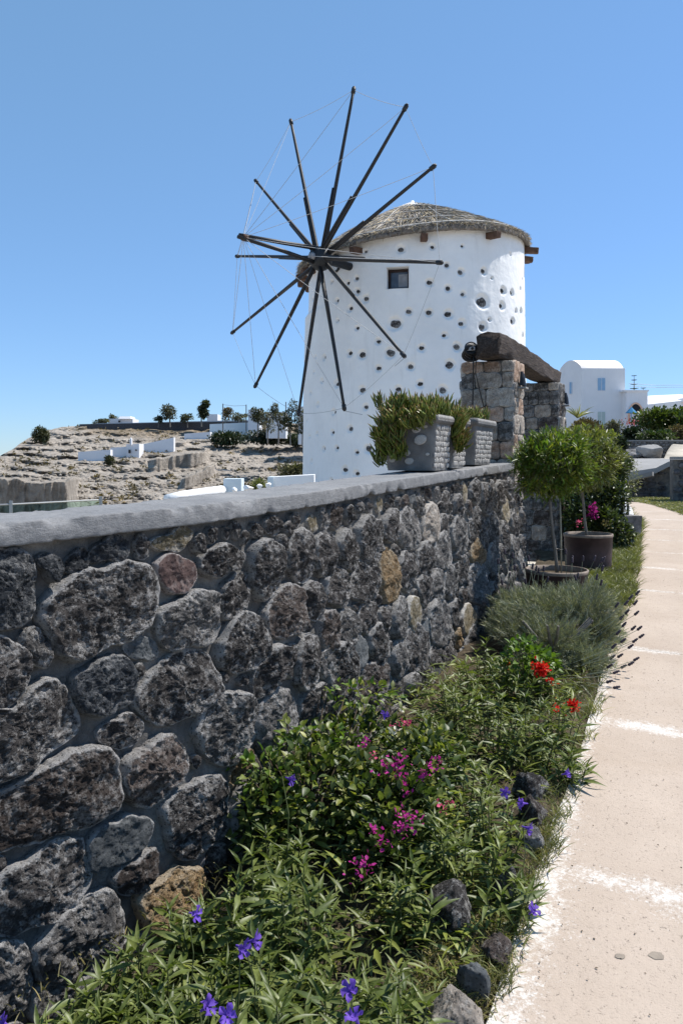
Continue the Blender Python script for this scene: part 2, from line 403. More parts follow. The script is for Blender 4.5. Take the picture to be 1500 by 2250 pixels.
M['parasol'] = simple('blue_parasol_cloth', (0.02, 0.16, 0.32), 0.8, 0.1)
M['roof_pink'] = simple('vault_render', (0.82, 0.76, 0.72), 0.8, 0.06)
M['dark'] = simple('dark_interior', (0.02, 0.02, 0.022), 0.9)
m, t, b = mat('rail_glass', 0.05, 0.5)
b.inputs['Base Color'].default_value = (0.55, 0.75, 0.70, 1); b.inputs['Transmission Weight'].default_value = 1.0; b.inputs['IOR'].default_value = 1.05
M['rail_glass'] = m
M['steel'] = simple('steel_post', (0.30, 0.31, 0.31), 0.4, 0.1, metallic=0.8)
M['pole'] = simple('pole_wood', (0.13, 0.11, 0.10), 0.9)
M['slab'] = simple('pale_slab', (0.25, 0.245, 0.24), 0.85, 0.15, 2, 0.4, 20)
M['rubble'] = simple('rubble_stone', (0.17, 0.165, 0.165), 0.95, 0.75, 7, 0.9, 25)
M['rubble_dark'] = simple('dark_rubble_stone', (0.075, 0.073, 0.078), 0.95, 0.8, 7, 0.9, 25)
# ------------------------------------------------------------------ ground levels
CY = np.array((-1.0, 0.2, 1.0, 1.6, 2.34, 2.92, 3.65, 4.4, 5.7, 7.5, 9.0, 26.0))
CX = np.array((-4.3, -3.0, -2.25, -1.68, -1.04, -0.58, -0.14, 0.20, 0.80, 1.69, 2.42, 10.6))
_yy = np.linspace(-1, 26, 2701); _xx = np.interp(_yy, CY, CX)
_k = np.hanning(61); _k /= _k.sum()
_xp = np.r_[2 * _xx[0] - _xx[30:0:-1], _xx, 2 * _xx[-1] - _xx[-2:-32:-1]]
_xx = np.convolve(_xp, _k, 'valid')
def wallx(y): return np.interp(y, _yy, _xx)
def path_z(y):
    y = np.asarray(y, float)
    return np.where(y < 12.5, 0.068 * y, 0.85 + 0.004 * (y - 12.5))
def ground_z(x, y):
    x = np.asarray(x, float); y = np.asarray(y, float)
    right = path_z(y)
    right = np.where(y > 16, 0.86 + 1.45 * sstep(17, 27, y) + 2.1 * sstep(26, 68, y), right)
    dist = np.hypot(x, y)
    left = E - 1.9 - 0.075 * np.maximum(0, dist - 5) - 40 * sstep(120, 420, dist) * sstep(0.25, -0.2, x / (y + 1e-3)) * (y > 0)
    yy = np.clip(y, -1, 26)
    xb = wallx(yy) - 0.25 + np.maximum(0, y - 26) * 0.35
    k = sstep(-0.9, 0.25, x - xb - np.maximum(0, y - 10) * 0.03)
    return left * (1 - k) + right * k
# ------------------------------------------------------------------ path
PL = np.array(((-3, -1.95), (0, -0.58), (2.158, 0.40), (4.03, 1.27), (7.4, 2.76), (11.5, 4.42), (13.3, 4.95), (15, 5.15), (17.0, 5.0)))
PR = np.array(((-3, 0.55), (0, 1.9), (2.16, 2.8), (4.03, 3.6), (7.4, 4.95), (9.5, 5.33), (12.1, 5.42), (14.5, 5.9), (15.6, 6.0), (17.0, 6.1)))
def pl(y): return np.interp(y, PL[:, 0], PL[:, 1])
def pr(y): return np.interp(y, PR[:, 0], PR[:, 1])
# one sheet out to the horizon
ra = np.r_[np.linspace(0.0, 14, 80), np.geomspace(14.3, 26000, 90)]
ta = np.linspace(0, 2 * np.pi, 320, endpoint=False)
RR, TT = np.meshgrid(ra, ta, indexing='ij')
X = RR * np.sin(TT); Y = RR * np.cos(TT) + 4
Z = ground_z(X, Y) + fbm(np.stack((X, Y, 0 * X), -1) * 0.9, 3, 5) * np.clip(RR / 300, 0.012, 1.5)
leftfar = sstep(200, 900, RR) * sstep(0.3, -0.1, X / (np.abs(Y) + 1)); Z = np.where(leftfar > 0, Z - 30 * leftfar, Z) 
Z = Z - 12 * sstep(900, 2500, RR)
Z = Z - 0.5 * ((X > wallx(np.clip(Y, -1, 26)) - 0.9) & (X < pr(Y) + 0.25) & (Y < 17.2))
V = np.stack((X, Y, Z), -1).reshape(-1, 3)
i = np.arange(len(ra) - 1)[:, None]; j = np.arange(len(ta))[None]; j2 = (j + 1) % len(ta); nt_ = len(ta)
Fc = np.stack(np.broadcast_arrays(i * nt_ + j, (i + 1) * nt_ + j, (i + 1) * nt_ + j2, i * nt_ + j2), -1).reshape(-1, 4)[:, ::-1]
tag(link('ground', raw_mesh('ground', V, Fc, M['dry_ground'], True)), kind='structure')
MB().add([(-40000, -40000, -42), (40000, -40000, -42), (40000, 40000, -42), (-40000, 40000, -42)], [(0, 1, 2, 3)]).build('sea', M['sea'])
tag(bpy.data.objects['sea'], kind='structure')

# joints across the path where the photograph shows its bands, measured on the right-hand side of the frame
JY = [-1.5, 0.0, 1.35, 2.70, 4.07, 5.37, 7.13, 8.15, 9.08, 9.92, 10.8, 11.8, 12.9, 14.2, 15.6]
SLANT = -0.42
path_root = thing('path', None, None); tag(path_root, kind='structure')
def slab(y0, y1, k):
    nu = 70; nv = max(18, int((y1 - y0) / 0.03)); 
    u = np.linspace(0, 1, nu); v = np.linspace(0.0, 1.0, nv); gp_ = (0.004 if y0 in (4.07, 5.37, 7.13, 9.92, 10.8) else 0.0)
    U, Vv = np.meshgrid(u, v, indexing='ij')
    # joints are slanted a little, so shift y with the distance from the left edge
    yb = y0 + gp_ + (y1 - y0 - gp_) * Vv; Xl = pl(yb); Xr = pr(yb)
    X = Xl + (Xr - Xl) * U
    sh = SLANT * (X - (0.444 * yb)) * np.clip((14 - yb) / 6, 0, 1) * np.where(k == 0, Vv, 1)
    Y = yb + sh * (0.9 if y0 < 11 else 0.5)
    X = pl(Y) + (pr(Y) - pl(Y)) * U + 0.012 * vnoise(np.stack((Y * 5, U * 0 + 3, U * 0), -1)) * (U < 0.01)
    Z = path_z(Y) + 0.006 + 0.004 * fbm(np.stack((X, Y, X * 0), -1) * 1.7, 3, 9)
    e = np.minimum(Vv, 1 - Vv) * (y1 - y0); Z = Z - 0.003 * np.exp(-e / 0.006) * (y0 > 3)
    dj = np.minimum((Vv) * (y1 - y0), (1 - Vv) * (y1 - y0))
    far = 0.72
    bw = 0.085 if y0 < 4.5 else 0.05
    lime = np.maximum(far * np.exp(-(dj / bw) ** 2), (0.45 + 0.50 * sstep(6.5, 4.0, Y)) * np.exp(-((X - pl(Y)) / (0.10 + 0.09 * sstep(4.2, 2.0, Y))) ** 2))
    V = np.stack((X, Y, Z), -1)
    b = V[:, :1].copy()
    o = link('slab', raw_mesh('slab', V.reshape(-1, 3), grid_faces(nu, nv), M['path'], True, {'lime': lime.ravel()}), path_root)
for k in range(len(JY) - 1): slab(JY[k], JY[k + 1], k)
# screed under the joints
yy = np.linspace(-1.4, 16.6, 120); V = []; 
for y in yy: V += [(pl(y), y, path_z(y) - 0.004), (pr(y), y, path_z(y) - 0.004)]
link('joint_bed', raw_mesh('joint_bed', V, np.array([(2 * i, 2 * i + 1, 2 * i + 3, 2 * i + 2) for i in range(len(yy) - 1)]), M['soil'], True), path_root)
for px, py, rr in ((1361, 2108, 10), (1441, 2106, 16)):
    y = 1.73 / ((py - HZ) / F + 0.068); x = (px - 750) / F * y; r0 = rr / F * y
    th = np.linspace(0, 2 * np.pi, 20, endpoint=False); q = r0 * (1 + 0.2 * rng.standard_normal(20) * 0.5)
    V = [(x, y, path_z(y) + 0.0105)] + [(x + a * math.cos(t_) * 1.1, y + a * math.sin(t_) * 0.8, float(path_z(y + a * math.sin(t_) * .8)) + 0.0105) for a, t_ in zip(q, th)]
    link('stain', raw_mesh('stain', V, [(0, i + 1, (i + 1) % 20 + 1) for i in range(20)], M['stain'], True), path_root)

# ------------------------------------------------------------------ flower bed soil
def bed_z(x, y):
    return path_z(y) + 0.05 + 0.05 * fbm(np.stack((x, y, x * 0), -1) * 2.5, 4, 21)
ys = np.linspace(-0.5, 12, 420); us = np.linspace(0, 1, 40)
U, Yv = np.meshgrid(us, ys, indexing='ij')
x0 = wallx(np.minimum(Yv, 9.3)) - 0.15; x1 = pl(Yv) + 0.05
Xv = x0 + (x1 - x0) * U
Zv = bed_z(Xv, Yv) - (0.12 + 0.14 * sstep(3.2, 2.2, Yv)) * (1 - U) - 0.09 * sstep(0.9, 1.0, U) - 0.02
tag(link('flower_bed_soil', raw_mesh('flower_bed_soil', np.stack((Xv, Yv, Zv), -1).reshape(-1, 3), grid_faces(40, 420), M['soil'], True)), kind='structure')

# ------------------------------------------------------------------ garden wall
WY0, WY1 = 0.35, 7.80
wy = np.linspace(WY0, WY1, 800); wx = wallx(wy)
ws = np.r_[0, np.cumsum(np.hypot(np.diff(wx), np.diff(wy)))]
WL = ws[-1]
tx = np.gradient(wx, ws); ty = np.gradient(wy, ws); tl = np.hypot(tx, ty); tx /= tl; ty /= tl
def coping_z(y): return E - 0.27 + 0.032 * y
CT = 0.074
def wall_frame(s):
    s = np.asarray(s, float)
    x = np.interp(s, ws, wx); y = np.interp(s, ws, wy); a = np.interp(s, ws, tx); b = np.interp(s, ws, ty)
    return x, y, a, b
def wall_pt(s, d, o=0.0):
    """s along the wall, d below the coping, o out of the face"""
    x, y, a, b = wall_frame(s)
    k = -0.055 + 0.09 * np.asarray(d) + o
    return np.stack((x + b * k, y - a * k, coping_z(y) - CT - d), -1)
def inv_wall(px, py):
    d = 0.5; s = 3.0
    SS = np.linspace(0, WL, 1600)
    for _ in range(14):
        P = wall_pt(SS, np.full_like(SS, d)); q = 750 + F * P[:, 0] / P[:, 1]
        s = np.interp(px, q, SS, left=SS[0] + (px - q[0]) * 0.0016, right=SS[-1])
        p = wall_pt(max(s, 0), d); z = E + (HZ - py) / F * p[1]
        d = float(coping_z(p[1]) - CT - z)
    return s, d
A = lambda L: [(x / 2.5, y / 2.5 + 1100) for x, y in L]
B = lambda L: [(x / 2.143, y / 2.143 + 1650) for x, y in L]
C = lambda L: [(x / 2.143 + 500, y / 2.143 + 1050) for x, y in L]
ST = [  # (kind, outline in the photograph)
('basalt', A([(195,580),(350,440),(520,370),(790,370),(810,600),(790,680),(560,790),(370,870),(290,840),(250,720)])),
('red_stone', A([(835,340),(985,310),(1040,350),(1055,430),(940,515),(870,460)])),
('basalt_grey', A([(850,600),(960,560),(1120,490),(1160,520),(1155,740),(1000,790),(890,820),(860,760)])),
('basalt', A([(1080,310),(1150,250),(1250,260),(1310,300),(1200,390),(1110,420),(1075,380)])),
('basalt', A([(1190,500),(1230,430),(1320,390),(1335,540),(1270,620),(1200,660),(1185,580)])),
('basalt_blue', A([(375,980),(480,900),(650,850),(700,910),(720,1080),(640,1130),(470,1175),(390,1080)])),
('basalt', A([(780,980),(870,890),(1000,810),(1110,860),(1160,1000),(1140,1060),(980,1180),(840,1225),(740,1130),(740,1050)])),
('basalt', A([(515,1260),(600,1200),(740,1175),(760,1270),(690,1340),(580,1350),(520,1310)])),
('basalt_brown', A([(650,1430),(750,1370),(900,1280),(970,1330),(1005,1450),(920,1560),(800,1670),(690,1640),(640,1580)])),
('slate_stone', A([(670,790),(790,740),(860,850),(760,865),(680,840)])),
('basalt_grey', A([(85,770),(160,680),(210,740),(230,900),(190,900),(120,860)])),
('basalt', A([(-150,760),(60,785),(110,820),(120,920),(70,1070),(-20,1140),(-170,1150)])),
('basalt', A([(-170,1200),(60,1120),(180,1000),(280,975),(340,1080),(400,1250),(240,1370),(80,1490),(-170,1560)])),
('basalt_brown', A([(-170,1700),(60,1570),(250,1430),(390,1360),(540,1350),(600,1440),(605,1640),(500,1730),(300,1800),(100,1880),(-170,1910)])),
('basalt', A([(1180,770),(1300,600),(1400,680),(1430,800),(1380,880),(1290,940),(1200,920),(1165,860)])),
('basalt_grey', A([(1090,1130),(1250,1040),(1370,1100),(1385,1250),(1350,1330),(1200,1440),(1120,1400),(1050,1280)])),
('ochre_stone', A([(1250,1540),(1270,1440),(1340,1350),(1355,1400),(1300,1520),(1255,1580)])),
('basalt_blue', A([(-120,300),(140,295),(160,480),(150,640),(60,690),(-120,700)])),
('basalt_blue', A([(175,300),(290,300),(295,400),(275,450),(220,390)])),
('basalt_blue', A([(340,370),(380,290),(460,260),(465,320),(440,370),(350,395)])),
('basalt_blue', A([(470,300),(530,230),(680,210),(685,290),(560,320),(480,345)])),
('tan_stone', A([(800,230),(900,190),(1040,160),(1000,230),(900,270),(830,260)])),
('slate_stone', B([(395,400),(500,330),(640,300),(690,320),(670,400),(600,480),(490,530),(400,560),(385,480)])),
('basalt', B([(770,230),(880,150),(1000,110),(1040,200),(1040,380),(960,440),(860,490),(790,480),(755,380)])),
('basalt_brown', B([(520,590),(620,500),(700,450),(720,480),(680,600),(590,670),(530,650)])),
('ochre_stone', B([(640,690),(760,590),(880,540),(920,560),(935,700),(930,800),(760,880),(650,800)])),
('basalt', B([(-60,600),(120,500),(350,395),(370,480),(395,600),(330,700),(150,790),(60,840),(-60,850)])),
('basalt_grey', B([(150,880),(350,710),(470,640),(510,650),(545,820),(530,930),(400,1020),(220,1080),(130,1000)])),
('basalt_grey', B([(-80,900),(100,885),(110,1000),(100,1180),(-80,1260)])),
('basalt', B([(620,880),(680,840),(700,900),(690,1000),(640,1010)])),
('basalt_brown', B([(950,470),(1040,430),(1050,560),(1030,640),(970,680),(940,600)])),
('basalt_grey', B([(1070,250),(1150,150),(1210,180),(1230,280),(1200,350),(1080,410),(1055,340)])),
('basalt_grey', B([(520,1010),(600,1000),(610,1090),(540,1130)])),
('basalt_grey', B([(1120,440),(1220,400),(1300,420),(1310,540),(1200,600),(1130,560)])),
('basalt_grey', B([(130,1120),(300,1090),(480,1080),(500,1190),(340,1280),(150,1270)])),
('basalt', C([(90,320),(200,305),(225,430),(190,540),(130,580),(80,480)])),
('basalt', C([(90,950),(130,850),(200,780),(240,800),(235,900),(190,960),(110,1040)])),
('basalt_grey', C([(120,1080),(190,1000),(250,990),(300,1080),(290,1200),(200,1260),(130,1280),(115,1180)])),
('basalt_brown', C([(160,600),(220,520),(310,510),(330,600),(325,700),(270,740),(180,740),(155,670)])),
('basalt', C([(270,300),(330,230),(370,280),(380,400),(350,490),(290,480),(255,420)])),
('basalt', C([(395,290),(450,250),(480,290),(485,420),(430,470),(395,440)])),
('basalt', C([(490,290),(570,260),(580,400),(540,440),(500,400)])),
('basalt', C([(590,220),(660,190),(710,240),(700,350),(620,410),(590,360)])),
('basalt', C([(725,170),(770,145),(775,240),(760,300),(715,280)])),
('basalt_grey', C([(790,170),(850,150),(885,210),(870,310),(830,350),(780,290)])),
('pumice', C([(910,150),(970,140),(975,260),(950,300),(900,270)])),
('basalt', C([(330,520),(390,490),(420,540),(430,620),(390,670),(340,640)])),
('basalt', C([(440,470),(520,440),(555,500),(540,570),(480,600),(430,570)])),
('basalt', C([(565,440),(640,410),(685,450),(680,540),(610,590),(560,550)])),
('ochre_stone', C([(700,350),(750,335),(775,400),(775,520),(740,590),(700,560),(690,440)])),
('basalt', C([(790,360),(840,345),(865,400),(860,500),(810,530),(780,470)])),
('basalt', C([(870,340),(930,320),(940,420),(910,460),(875,430)])),
('basalt_grey', C([(960,300),(1030,280),(1040,390),(1000,430),(960,410)])),
('basalt_brown', C([(420,640),(480,630),(495,720),(480,800),(430,810),(410,720)])),
('basalt_grey', C([(500,650),(560,620),(580,700),(560,780),(510,770)])),
('basalt', C([(600,610),(640,580),(675,620),(670,700),(630,740),(590,700)])),
('basalt', C([(690,620),(745,640),(745,700),(700,700)])),
('basalt_grey', C([(760,600),(820,570),(825,720),(790,760),(755,740)])),
('tan_stone', C([(835,560),(885,600),(880,690),(840,720)])),
('slate_stone', C([(560,790),(620,750),(635,830),(600,900),(565,870)])),
('basalt', C([(640,720),(700,690),(735,760),(730,850),(650,850)])),
('basalt_brown', C([(590,930),(650,870),(740,880),(745,960),(720,1010),(640,1050),(595,1000)])),
('basalt', C([(470,800),(570,800),(590,920),(570,1000),(490,1050),(455,940)])),
('basalt', C([(320,760),(390,730),(400,830),(390,960),(330,1000),(290,960)])),
('basalt', C([(245,800),(290,780),(320,870),(300,940),(250,930)])),
('basalt_grey', C([(410,830),(460,810),(460,920),(430,950)])),
('basalt', C([(320,1060),(400,980),(430,960),(430,1070),(380,1130),(320,1140)])),
('basalt', C([(500,1080),(570,1010),(590,1090),(570,1150),(500,1130)])),
('basalt_grey', C([(760,780),(800,760),(820,850),(800,930),(755,920)])),
('basalt', C([(820,740),(900,710),(920,800),(900,880),(850,920),(815,860)])),
('slate_stone', C([(907,690),(935,660),(945,780),(925,860)])),
('basalt_grey', C([(940,600),(1000,580),(1020,650),(1010,760),(960,790),(935,720)])),
('basalt', C([(1030,590),(1060,570),(1075,680),(1045,700),(1025,690)])),
('tan_stone', C([(1090,630),(1140,610),(1155,690),(1100,750)])),
('ochre_stone', C([(1057,710),(1080,720),(1080,790),(1062,800)])),
('basalt', C([(930,850),(970,790),(1000,830),(970,880)])),
('basalt', C([(985,820),(1050,800),(1060,900),(1010,930)])),
('basalt_grey', C([(880,900),(920,880),(945,930),(900,1000),(880,980)])),
('slate_stone', C([(950,900),(1000,845),(1000,920),(960,960)])),
('pumice', C([(910,1000),(960,970),(985,1000),(965,1080),(930,1120),(910,1060)])),
('basalt_grey', C([(860,1060),(900,1050),(915,1120),(890,1160),(860,1120)])),
('basalt_grey', C([(760,960),(800,940),(810,1040),(770,1050)])),
('basalt_grey', C([(820,950),(870,930),(890,1010),(840,1060)])),
('basalt_grey', C([(950,450),(990,440),(1000,530),(960,580),(940,520)])),
('basalt', C([(871,480),(940,470),(930,570),(880,590)])),
('basalt_grey', C([(1005,445),(1050,425),(1065,520),(1015,560)])),
('basalt', C([(1066,400),(1110,380),(1110,450),(1080,510)])),
('basalt_grey', C([(1120,430),(1200,420),(1200,540),(1140,590),(1115,520)])),
('ochre_stone', C([(1130,330),(1180,310),(1190,370),(1150,415),(1125,380)])),
('basalt_grey', C([(1040,220),(1100,200),(1105,320),(1050,340)])),
('basalt', C([(1120,200),(1190,180),(1200,290),(1130,300)])),
('basalt', C([(980,200),(1020,190),(1030,260),(985,280)])),
('basalt_grey', C([(1210,200),(1260,180),(1260,300),(1215,320)])),
('basalt_grey', C([(1210,330),(1260,310),(1260,420),(1215,440)])),
('basalt', C([(1150,605),(1210,580),(1210,645),(1165,675)])),
('basalt_grey', C([(1182,690),(1210,660),(1215,780),(1190,790)])),
('basalt', C([(1100,785),(1160,710),(1175,790),(1120,840)])),
('basalt_grey', C([(1070,830),(1110,805),(1120,900),(1080,930)])),
]
def chaikin(P, k=2):
    P = np.asarray(P, float)
    for _ in range(k):
        Q = np.roll(P, -1, 0); P = np.stack((0.87 * P + 0.13 * Q, 0.13 * P + 0.87 * Q), 1).reshape(-1, 2)
    return P
def resample_radial(P, n):
    c = P.mean(0); 
    x, y = P[:, 0], P[:, 1]; x2, y2 = np.roll(x, -1), np.roll(y, -1); a = (x * y2 - x2 * y)
    if abs(a.sum()) > 1e-9: c = np.array((((x + x2) * a).sum(), ((y + y2) * a).sum())) / (3 * a.sum())
    d = P - c; th = np.arctan2(d[:, 1], d[:, 0]); r = np.hypot(d[:, 0], d[:, 1]); o = np.argsort(th)
    th, r = th[o], r[o]
    t_ = np.linspace(-np.pi, np.pi, n, endpoint=False)
    return c, t_, np.interp(t_, np.r_[th - 2 * np.pi, th, th + 2 * np.pi], np.r_[r, r, r])
SEED = [0]
def stone_mesh(name, P, H, mt, res=0.008, rough=1.0, depth=0.03, facets=7, flat=0.0):
    """P outline (2d, metres, centred by the caller); relief rises along +z"""
    SEED[0] += 1; sd = SEED[0]; rg = np.random.default_rng(sd * 31 + 5)
    size = np.sqrt(np.ptp(P[:, 0]) * np.ptp(P[:, 1]))
    n = int(np.clip(np.pi * size / res, 14, 110)); m = int(np.clip(size / res / 2.2, 4, 34))
    c, t_, r = resample_radial(chaikin(P, 1), n); r = r * 1.03
    r = r * (1 + 0.06 * rough * vnoise(np.stack((np.cos(t_) * 2.2 + sd, np.sin(t_) * 2.2, t_ * 0 + sd * .37), -1)) + 0.035 * rough * vnoise(np.stack((np.cos(t_) * 7 + sd, np.sin(t_) * 7, t_ * 0), -1)))
    fr = np.r_[np.linspace(0.06, 0.93, m) ** 0.85, 0.965, 0.99, 1.0, 0.995]
    Rr, Th = np.meshgrid(fr, np.arange(n), indexing='ij')
    X = Rr * r[None] * np.cos(t_)[None]; Y = Rr * r[None] * np.sin(t_)[None]
    hh = np.full_like(X, 1.0) * H
    for k in range(facets):
        a = rg.uniform(0, 2 * np.pi); sl = rg.uniform(0.2, 1.3) * (1 - flat) * H / max(size, .02)
        hh = np.minimum(hh, H * rg.uniform(0.85, 1.25) - sl * (X * np.cos(a) + Y * np.sin(a)))
    hh = np.maximum(hh, .42 * H)
    edge = np.clip((1 - Rr) / 0.09, 0, 1)
    hh = hh * (0.30 + 0.70 * np.sqrt(np.clip(1 - (1 - edge) ** 2, 0, 1)))
    Pn = np.stack((X, Y, X * 0 + sd * 3.3), -1)
    hh = hh + rough * (fbm(Pn * 14, 5, sd, 0.65) * 0.030 + (1 - np.abs(fbm(Pn * 34, 4, sd + 9, 0.65))) * 0.018 - 0.015) * np.clip(edge + 0.25, 0, 1)
    hh[-4] = np.minimum(hh[-4], H * 0.62); hh[-3] = H * 0.38; hh[-2] = -0.002; hh[-1] = -depth
    V = np.vstack(([[0, 0, hh[0].mean()]], np.stack((X, Y, hh), -1).reshape(-1, 3)))
    V[:, :2] += c
    k = len(fr); i = np.arange(k - 1)[:, None]; j = np.arange(n)[None]; j2 = (j + 1) % n
    Fq = np.stack(np.broadcast_arrays(1 + i * n + j, 1 + (i + 1) * n + j, 1 + (i + 1) * n + j2, 1 + i * n + j2), -1).reshape(-1, 4)
    Ft = np.array([(0, 1 + q, 1 + (q + 1) % n) for q in range(n)])
    ed = np.r_[0, np.repeat(sstep(0.72, 0.99, fr), n)]
    return raw_mesh(name, V, [Fq, Ft], mt, True, {'edge': ed})

garden_wall = thing('garden_wall', 'low wall of dark volcanic stones with grey mortar beside the path', 'wall', (0, 0, 0))
polys = []
for kind, P in ST:
    polys.append((kind, np.array([inv_wall(*p) for p in P])))
for k in range(len(polys)):   # shrink a touch so the mortar shows
    kd, P = polys[k]; c = P.mean(0); sz = np.ptp(P, 0).mean()
    polys[k] = (kd, c + (P - c) * (1.06 + 0.0 * sz))
# fill the rest of the face with stones where the photograph hides it or runs out of frame
GR = 0.012; NS = int(WL / GR) + 1; ND = int(1.55 / GR)
occ = np.zeros((NS, ND), bool)
def inside(P, X, Y):
    r = np.zeros(X.shape, bool); n = len(P)
    for i in range(n):
        x1, y1 = P[i]; x2, y2 = P[(i + 1) % n]
        c = ((y1 > Y) != (y2 > Y)) & (X < (x2 - x1) * (Y - y1) / (y2 - y1 + 1e-12) + x1); r ^= c
    return r
def stamp(P, test=False, grow=0.018):
    c = P.mean(0); d = P - c; L = np.linalg.norm(d, axis=1)[:, None]; Q = c + d * (1 + grow / np.maximum(L, 1e-3))
    a0, a1 = int((Q[:, 0].min()) / GR), int((Q[:, 0].max()) / GR) + 1; b0, b1 = int(Q[:, 1].min() / GR), int(Q[:, 1].max() / GR) + 1
    a0, b0 = max(a0, 0), max(b0, 0); a1, b1 = min(a1, NS), min(b1, ND)
    if a1 <= a0 or b1 <= b0: return True
    X, Y = np.meshgrid((np.arange(a0, a1) + .5) * GR, (np.arange(b0, b1) + .5) * GR, indexing='ij')
    I = inside(Q, X, Y)
    if test and (occ[a0:a1, b0:b1] & I).any(): return False
    occ[a0:a1, b0:b1] |= I; return True
for kd, P in polys: stamp(P, grow=0.006)
kinds = ['basalt'] * 6 + ['basalt_grey'] * 5 + ['basalt_brown'] * 2 + ['basalt_blue', 'slate_stone', 'tan_stone']
for sz, tries in ((0.15, 900), (0.115, 1600), (0.085, 3500), (0.06, 7000), (0.042, 9000), (0.028, 9000)):
    for _ in range(tries):
        s = rng.uniform(0.02, WL - 0.02); d = rng.uniform(0.02, 1.45)
        ii = min(int(s / GR), NS - 1); jj = min(int(d / GR), ND - 1)
        if occ[ii, jj]: continue
        n = rng.integers(5, 8); th = np.sort(rng.uniform(0, 2 * np.pi / n * 0.7, n) + np.arange(n) * 2 * np.pi / n)
        el = rng.uniform(0.75, 1.25); q = sz * rng.uniform(0.85, 1.15, n)
        P = np.stack((s + np.cos(th) * q * el * 0.85, d + np.sin(th) * q / el), -1)
        if P[:, 1].min() < 0.008 or P[:, 0].min() < 0 or P[:, 0].max() > WL: continue
        if stamp(P, True, 0.007): polys.append((kinds[rng.integers(len(kinds))] if sz > 0.05 else 'basalt', P))
print('wall stones', len(polys))
def vis_rank(P):
    c = P.mean(0); p = wall_pt(np.clip(c[0], 0, WL), c[1]); q = (750 + F * p[0] / p[1], HZ - F * (p[2] - E) / p[1]) if p[1] > 0.3 else (-999, 0)
    inn = -60 < q[0] < 1200 and q[1] < 2300
    return (0 if inn else 1, -np.ptp(P[:, 0]) * np.ptp(P[:, 1]) / max(p[1], .3) ** 2)
polys.sort(key=lambda t_: vis_rank(t_[1]))
rest = []
for k, (kd, P) in enumerate(polys):
    c = P.mean(0); sc_ = np.clip(c[0], 0, WL)
    x, y, a, b = [float(v) for v in wall_frame(sc_)]
    Q = (P - c) * np.array((1, -1)); size = np.sqrt(np.ptp(P[:, 0]) * np.ptp(P[:, 1]))
    near = float(np.clip(y / 3.2, 0.75, 1.9))
    H = 0.020 + 0.17 * size * (1.0 if y < 4 else 0.9)
    sm = kd in ('red_stone', 'slate_stone', 'tan_stone')
    me = stone_mesh('stone', Q[::-1], min(H * 1.1, 0.062) * (0.55 if sm else 1.0), M[kd], res=0.0075 * near if k < 300 else 0.02, rough=0.55 if sm else (1.0 if size > 0.07 else 0.6), flat=0.75 if sm else 0.0)
    p = wall_pt(sc_, c[1], 0.004 + float(rng.uniform(-0.006, 0.012)))
    if c[0] < 0: p = p + np.array((a, b, 0.032 * b)) * c[0]
    up = Vector((-b * 0.09, a * 0.09, 1)).normalized(); u = Vector((a, b, 0.0)); nrm = u.cross(up); 
    u2 = up.cross(nrm)
    Mx = Matrix((( u2.x, up.x, nrm.x, p[0]), (u2.y, up.y, nrm.y, p[1]), (u2.z, up.z, nrm.z, p[2]), (0, 0, 0, 1)))
    if k < 300: link('stone', me, garden_wall, M=Mx)
    else: rest.append((me, Mx))
if rest:
    Vs = []; Fs = []; n0 = 0; ed = []
    for me, Mx in rest:
        n = len(me.vertices); co = np.empty(n * 3, np.float32); me.vertices.foreach_get('co', co); co = co.reshape(-1, 3)
        m_ = np.array(Mx); Vs.append(co @ m_[:3, :3].T + m_[:3, 3])
        e_ = np.empty(n, np.float32); me.attributes['edge'].data.foreach_get('value', e_); ed.append(e_)
        Fs += [tuple(v + n0 for v in p.vertices) for p in me.polygons]; n0 += n
        bpy.data.meshes.remove(me)
    tag(link('small_stones', raw_mesh('small_stones', np.vstack(Vs), Fs, M['basalt_grey'], True, {'edge': np.concatenate(ed)}), garden_wall), kind='stuff')
# mortar face, back face, ends
nu = int(WL / 0.013); nv = 120
S, D = np.meshgrid(np.linspace(0, WL, nu), np.linspace(-0.01, 1.6, nv), indexing='ij')
# distance to the nearest stone from the occupancy grid: mortar swells between stones, sinks beside them
oc = occ.astype(float)
for _ in range(3):
    oc = (oc + np.roll(oc, 1, 0) + np.roll(oc, -1, 0) + np.roll(oc, 1, 1) + np.roll(oc, -1, 1)) / 5
oi = oc[np.clip((S / GR).astype(int), 0, NS - 1), np.clip((D / GR).astype(int), 0, ND - 1)]
Pn = np.stack((S, D, S * 0), -1)
O = 0.002 + 0.016 * fbm(Pn * 7, 4, 3) + 0.008 * fbm(Pn * 40, 3, 4) + 0.008 * oi * sstep(3, 5, S)
Vf = wall_pt(S, D, O)
TH = 0.34
def ring_at(off):
    x, y, a, b = wall_frame(np.linspace(0, WL, nu)); return x - b * off, y + a * off
bx_, by_ = ring_at(TH)
Vb = np.stack([np.stack((bx_, by_, coping_z(by_) - CT + 0.01), -1), np.stack((bx_, by_, coping_z(by_) - 2.0), -1)], 1)
n1 = nu * nv
link('mortar', raw_mesh('mortar', Vf.reshape(-1, 3), grid_faces(nu, nv)[:, ::-1], M['mortar'], True), garden_wall)
link('back_face', raw_mesh('back_face', Vb.reshape(-1, 3), grid_faces(nu, 2), M['far_white'], True), garden_wall)
# end caps
for e_ in (0, -1):
    a = Vf[e_]; back = np.stack((np.full(nv, bx_[e_]), np.full(nv, by_[e_]), a[:, 2]), -1)
    link('end_face', raw_mesh('end_face', np.stack((a, back), 1).reshape(-1, 3), grid_faces(nv, 2), M['mortar'], True), garden_wall)

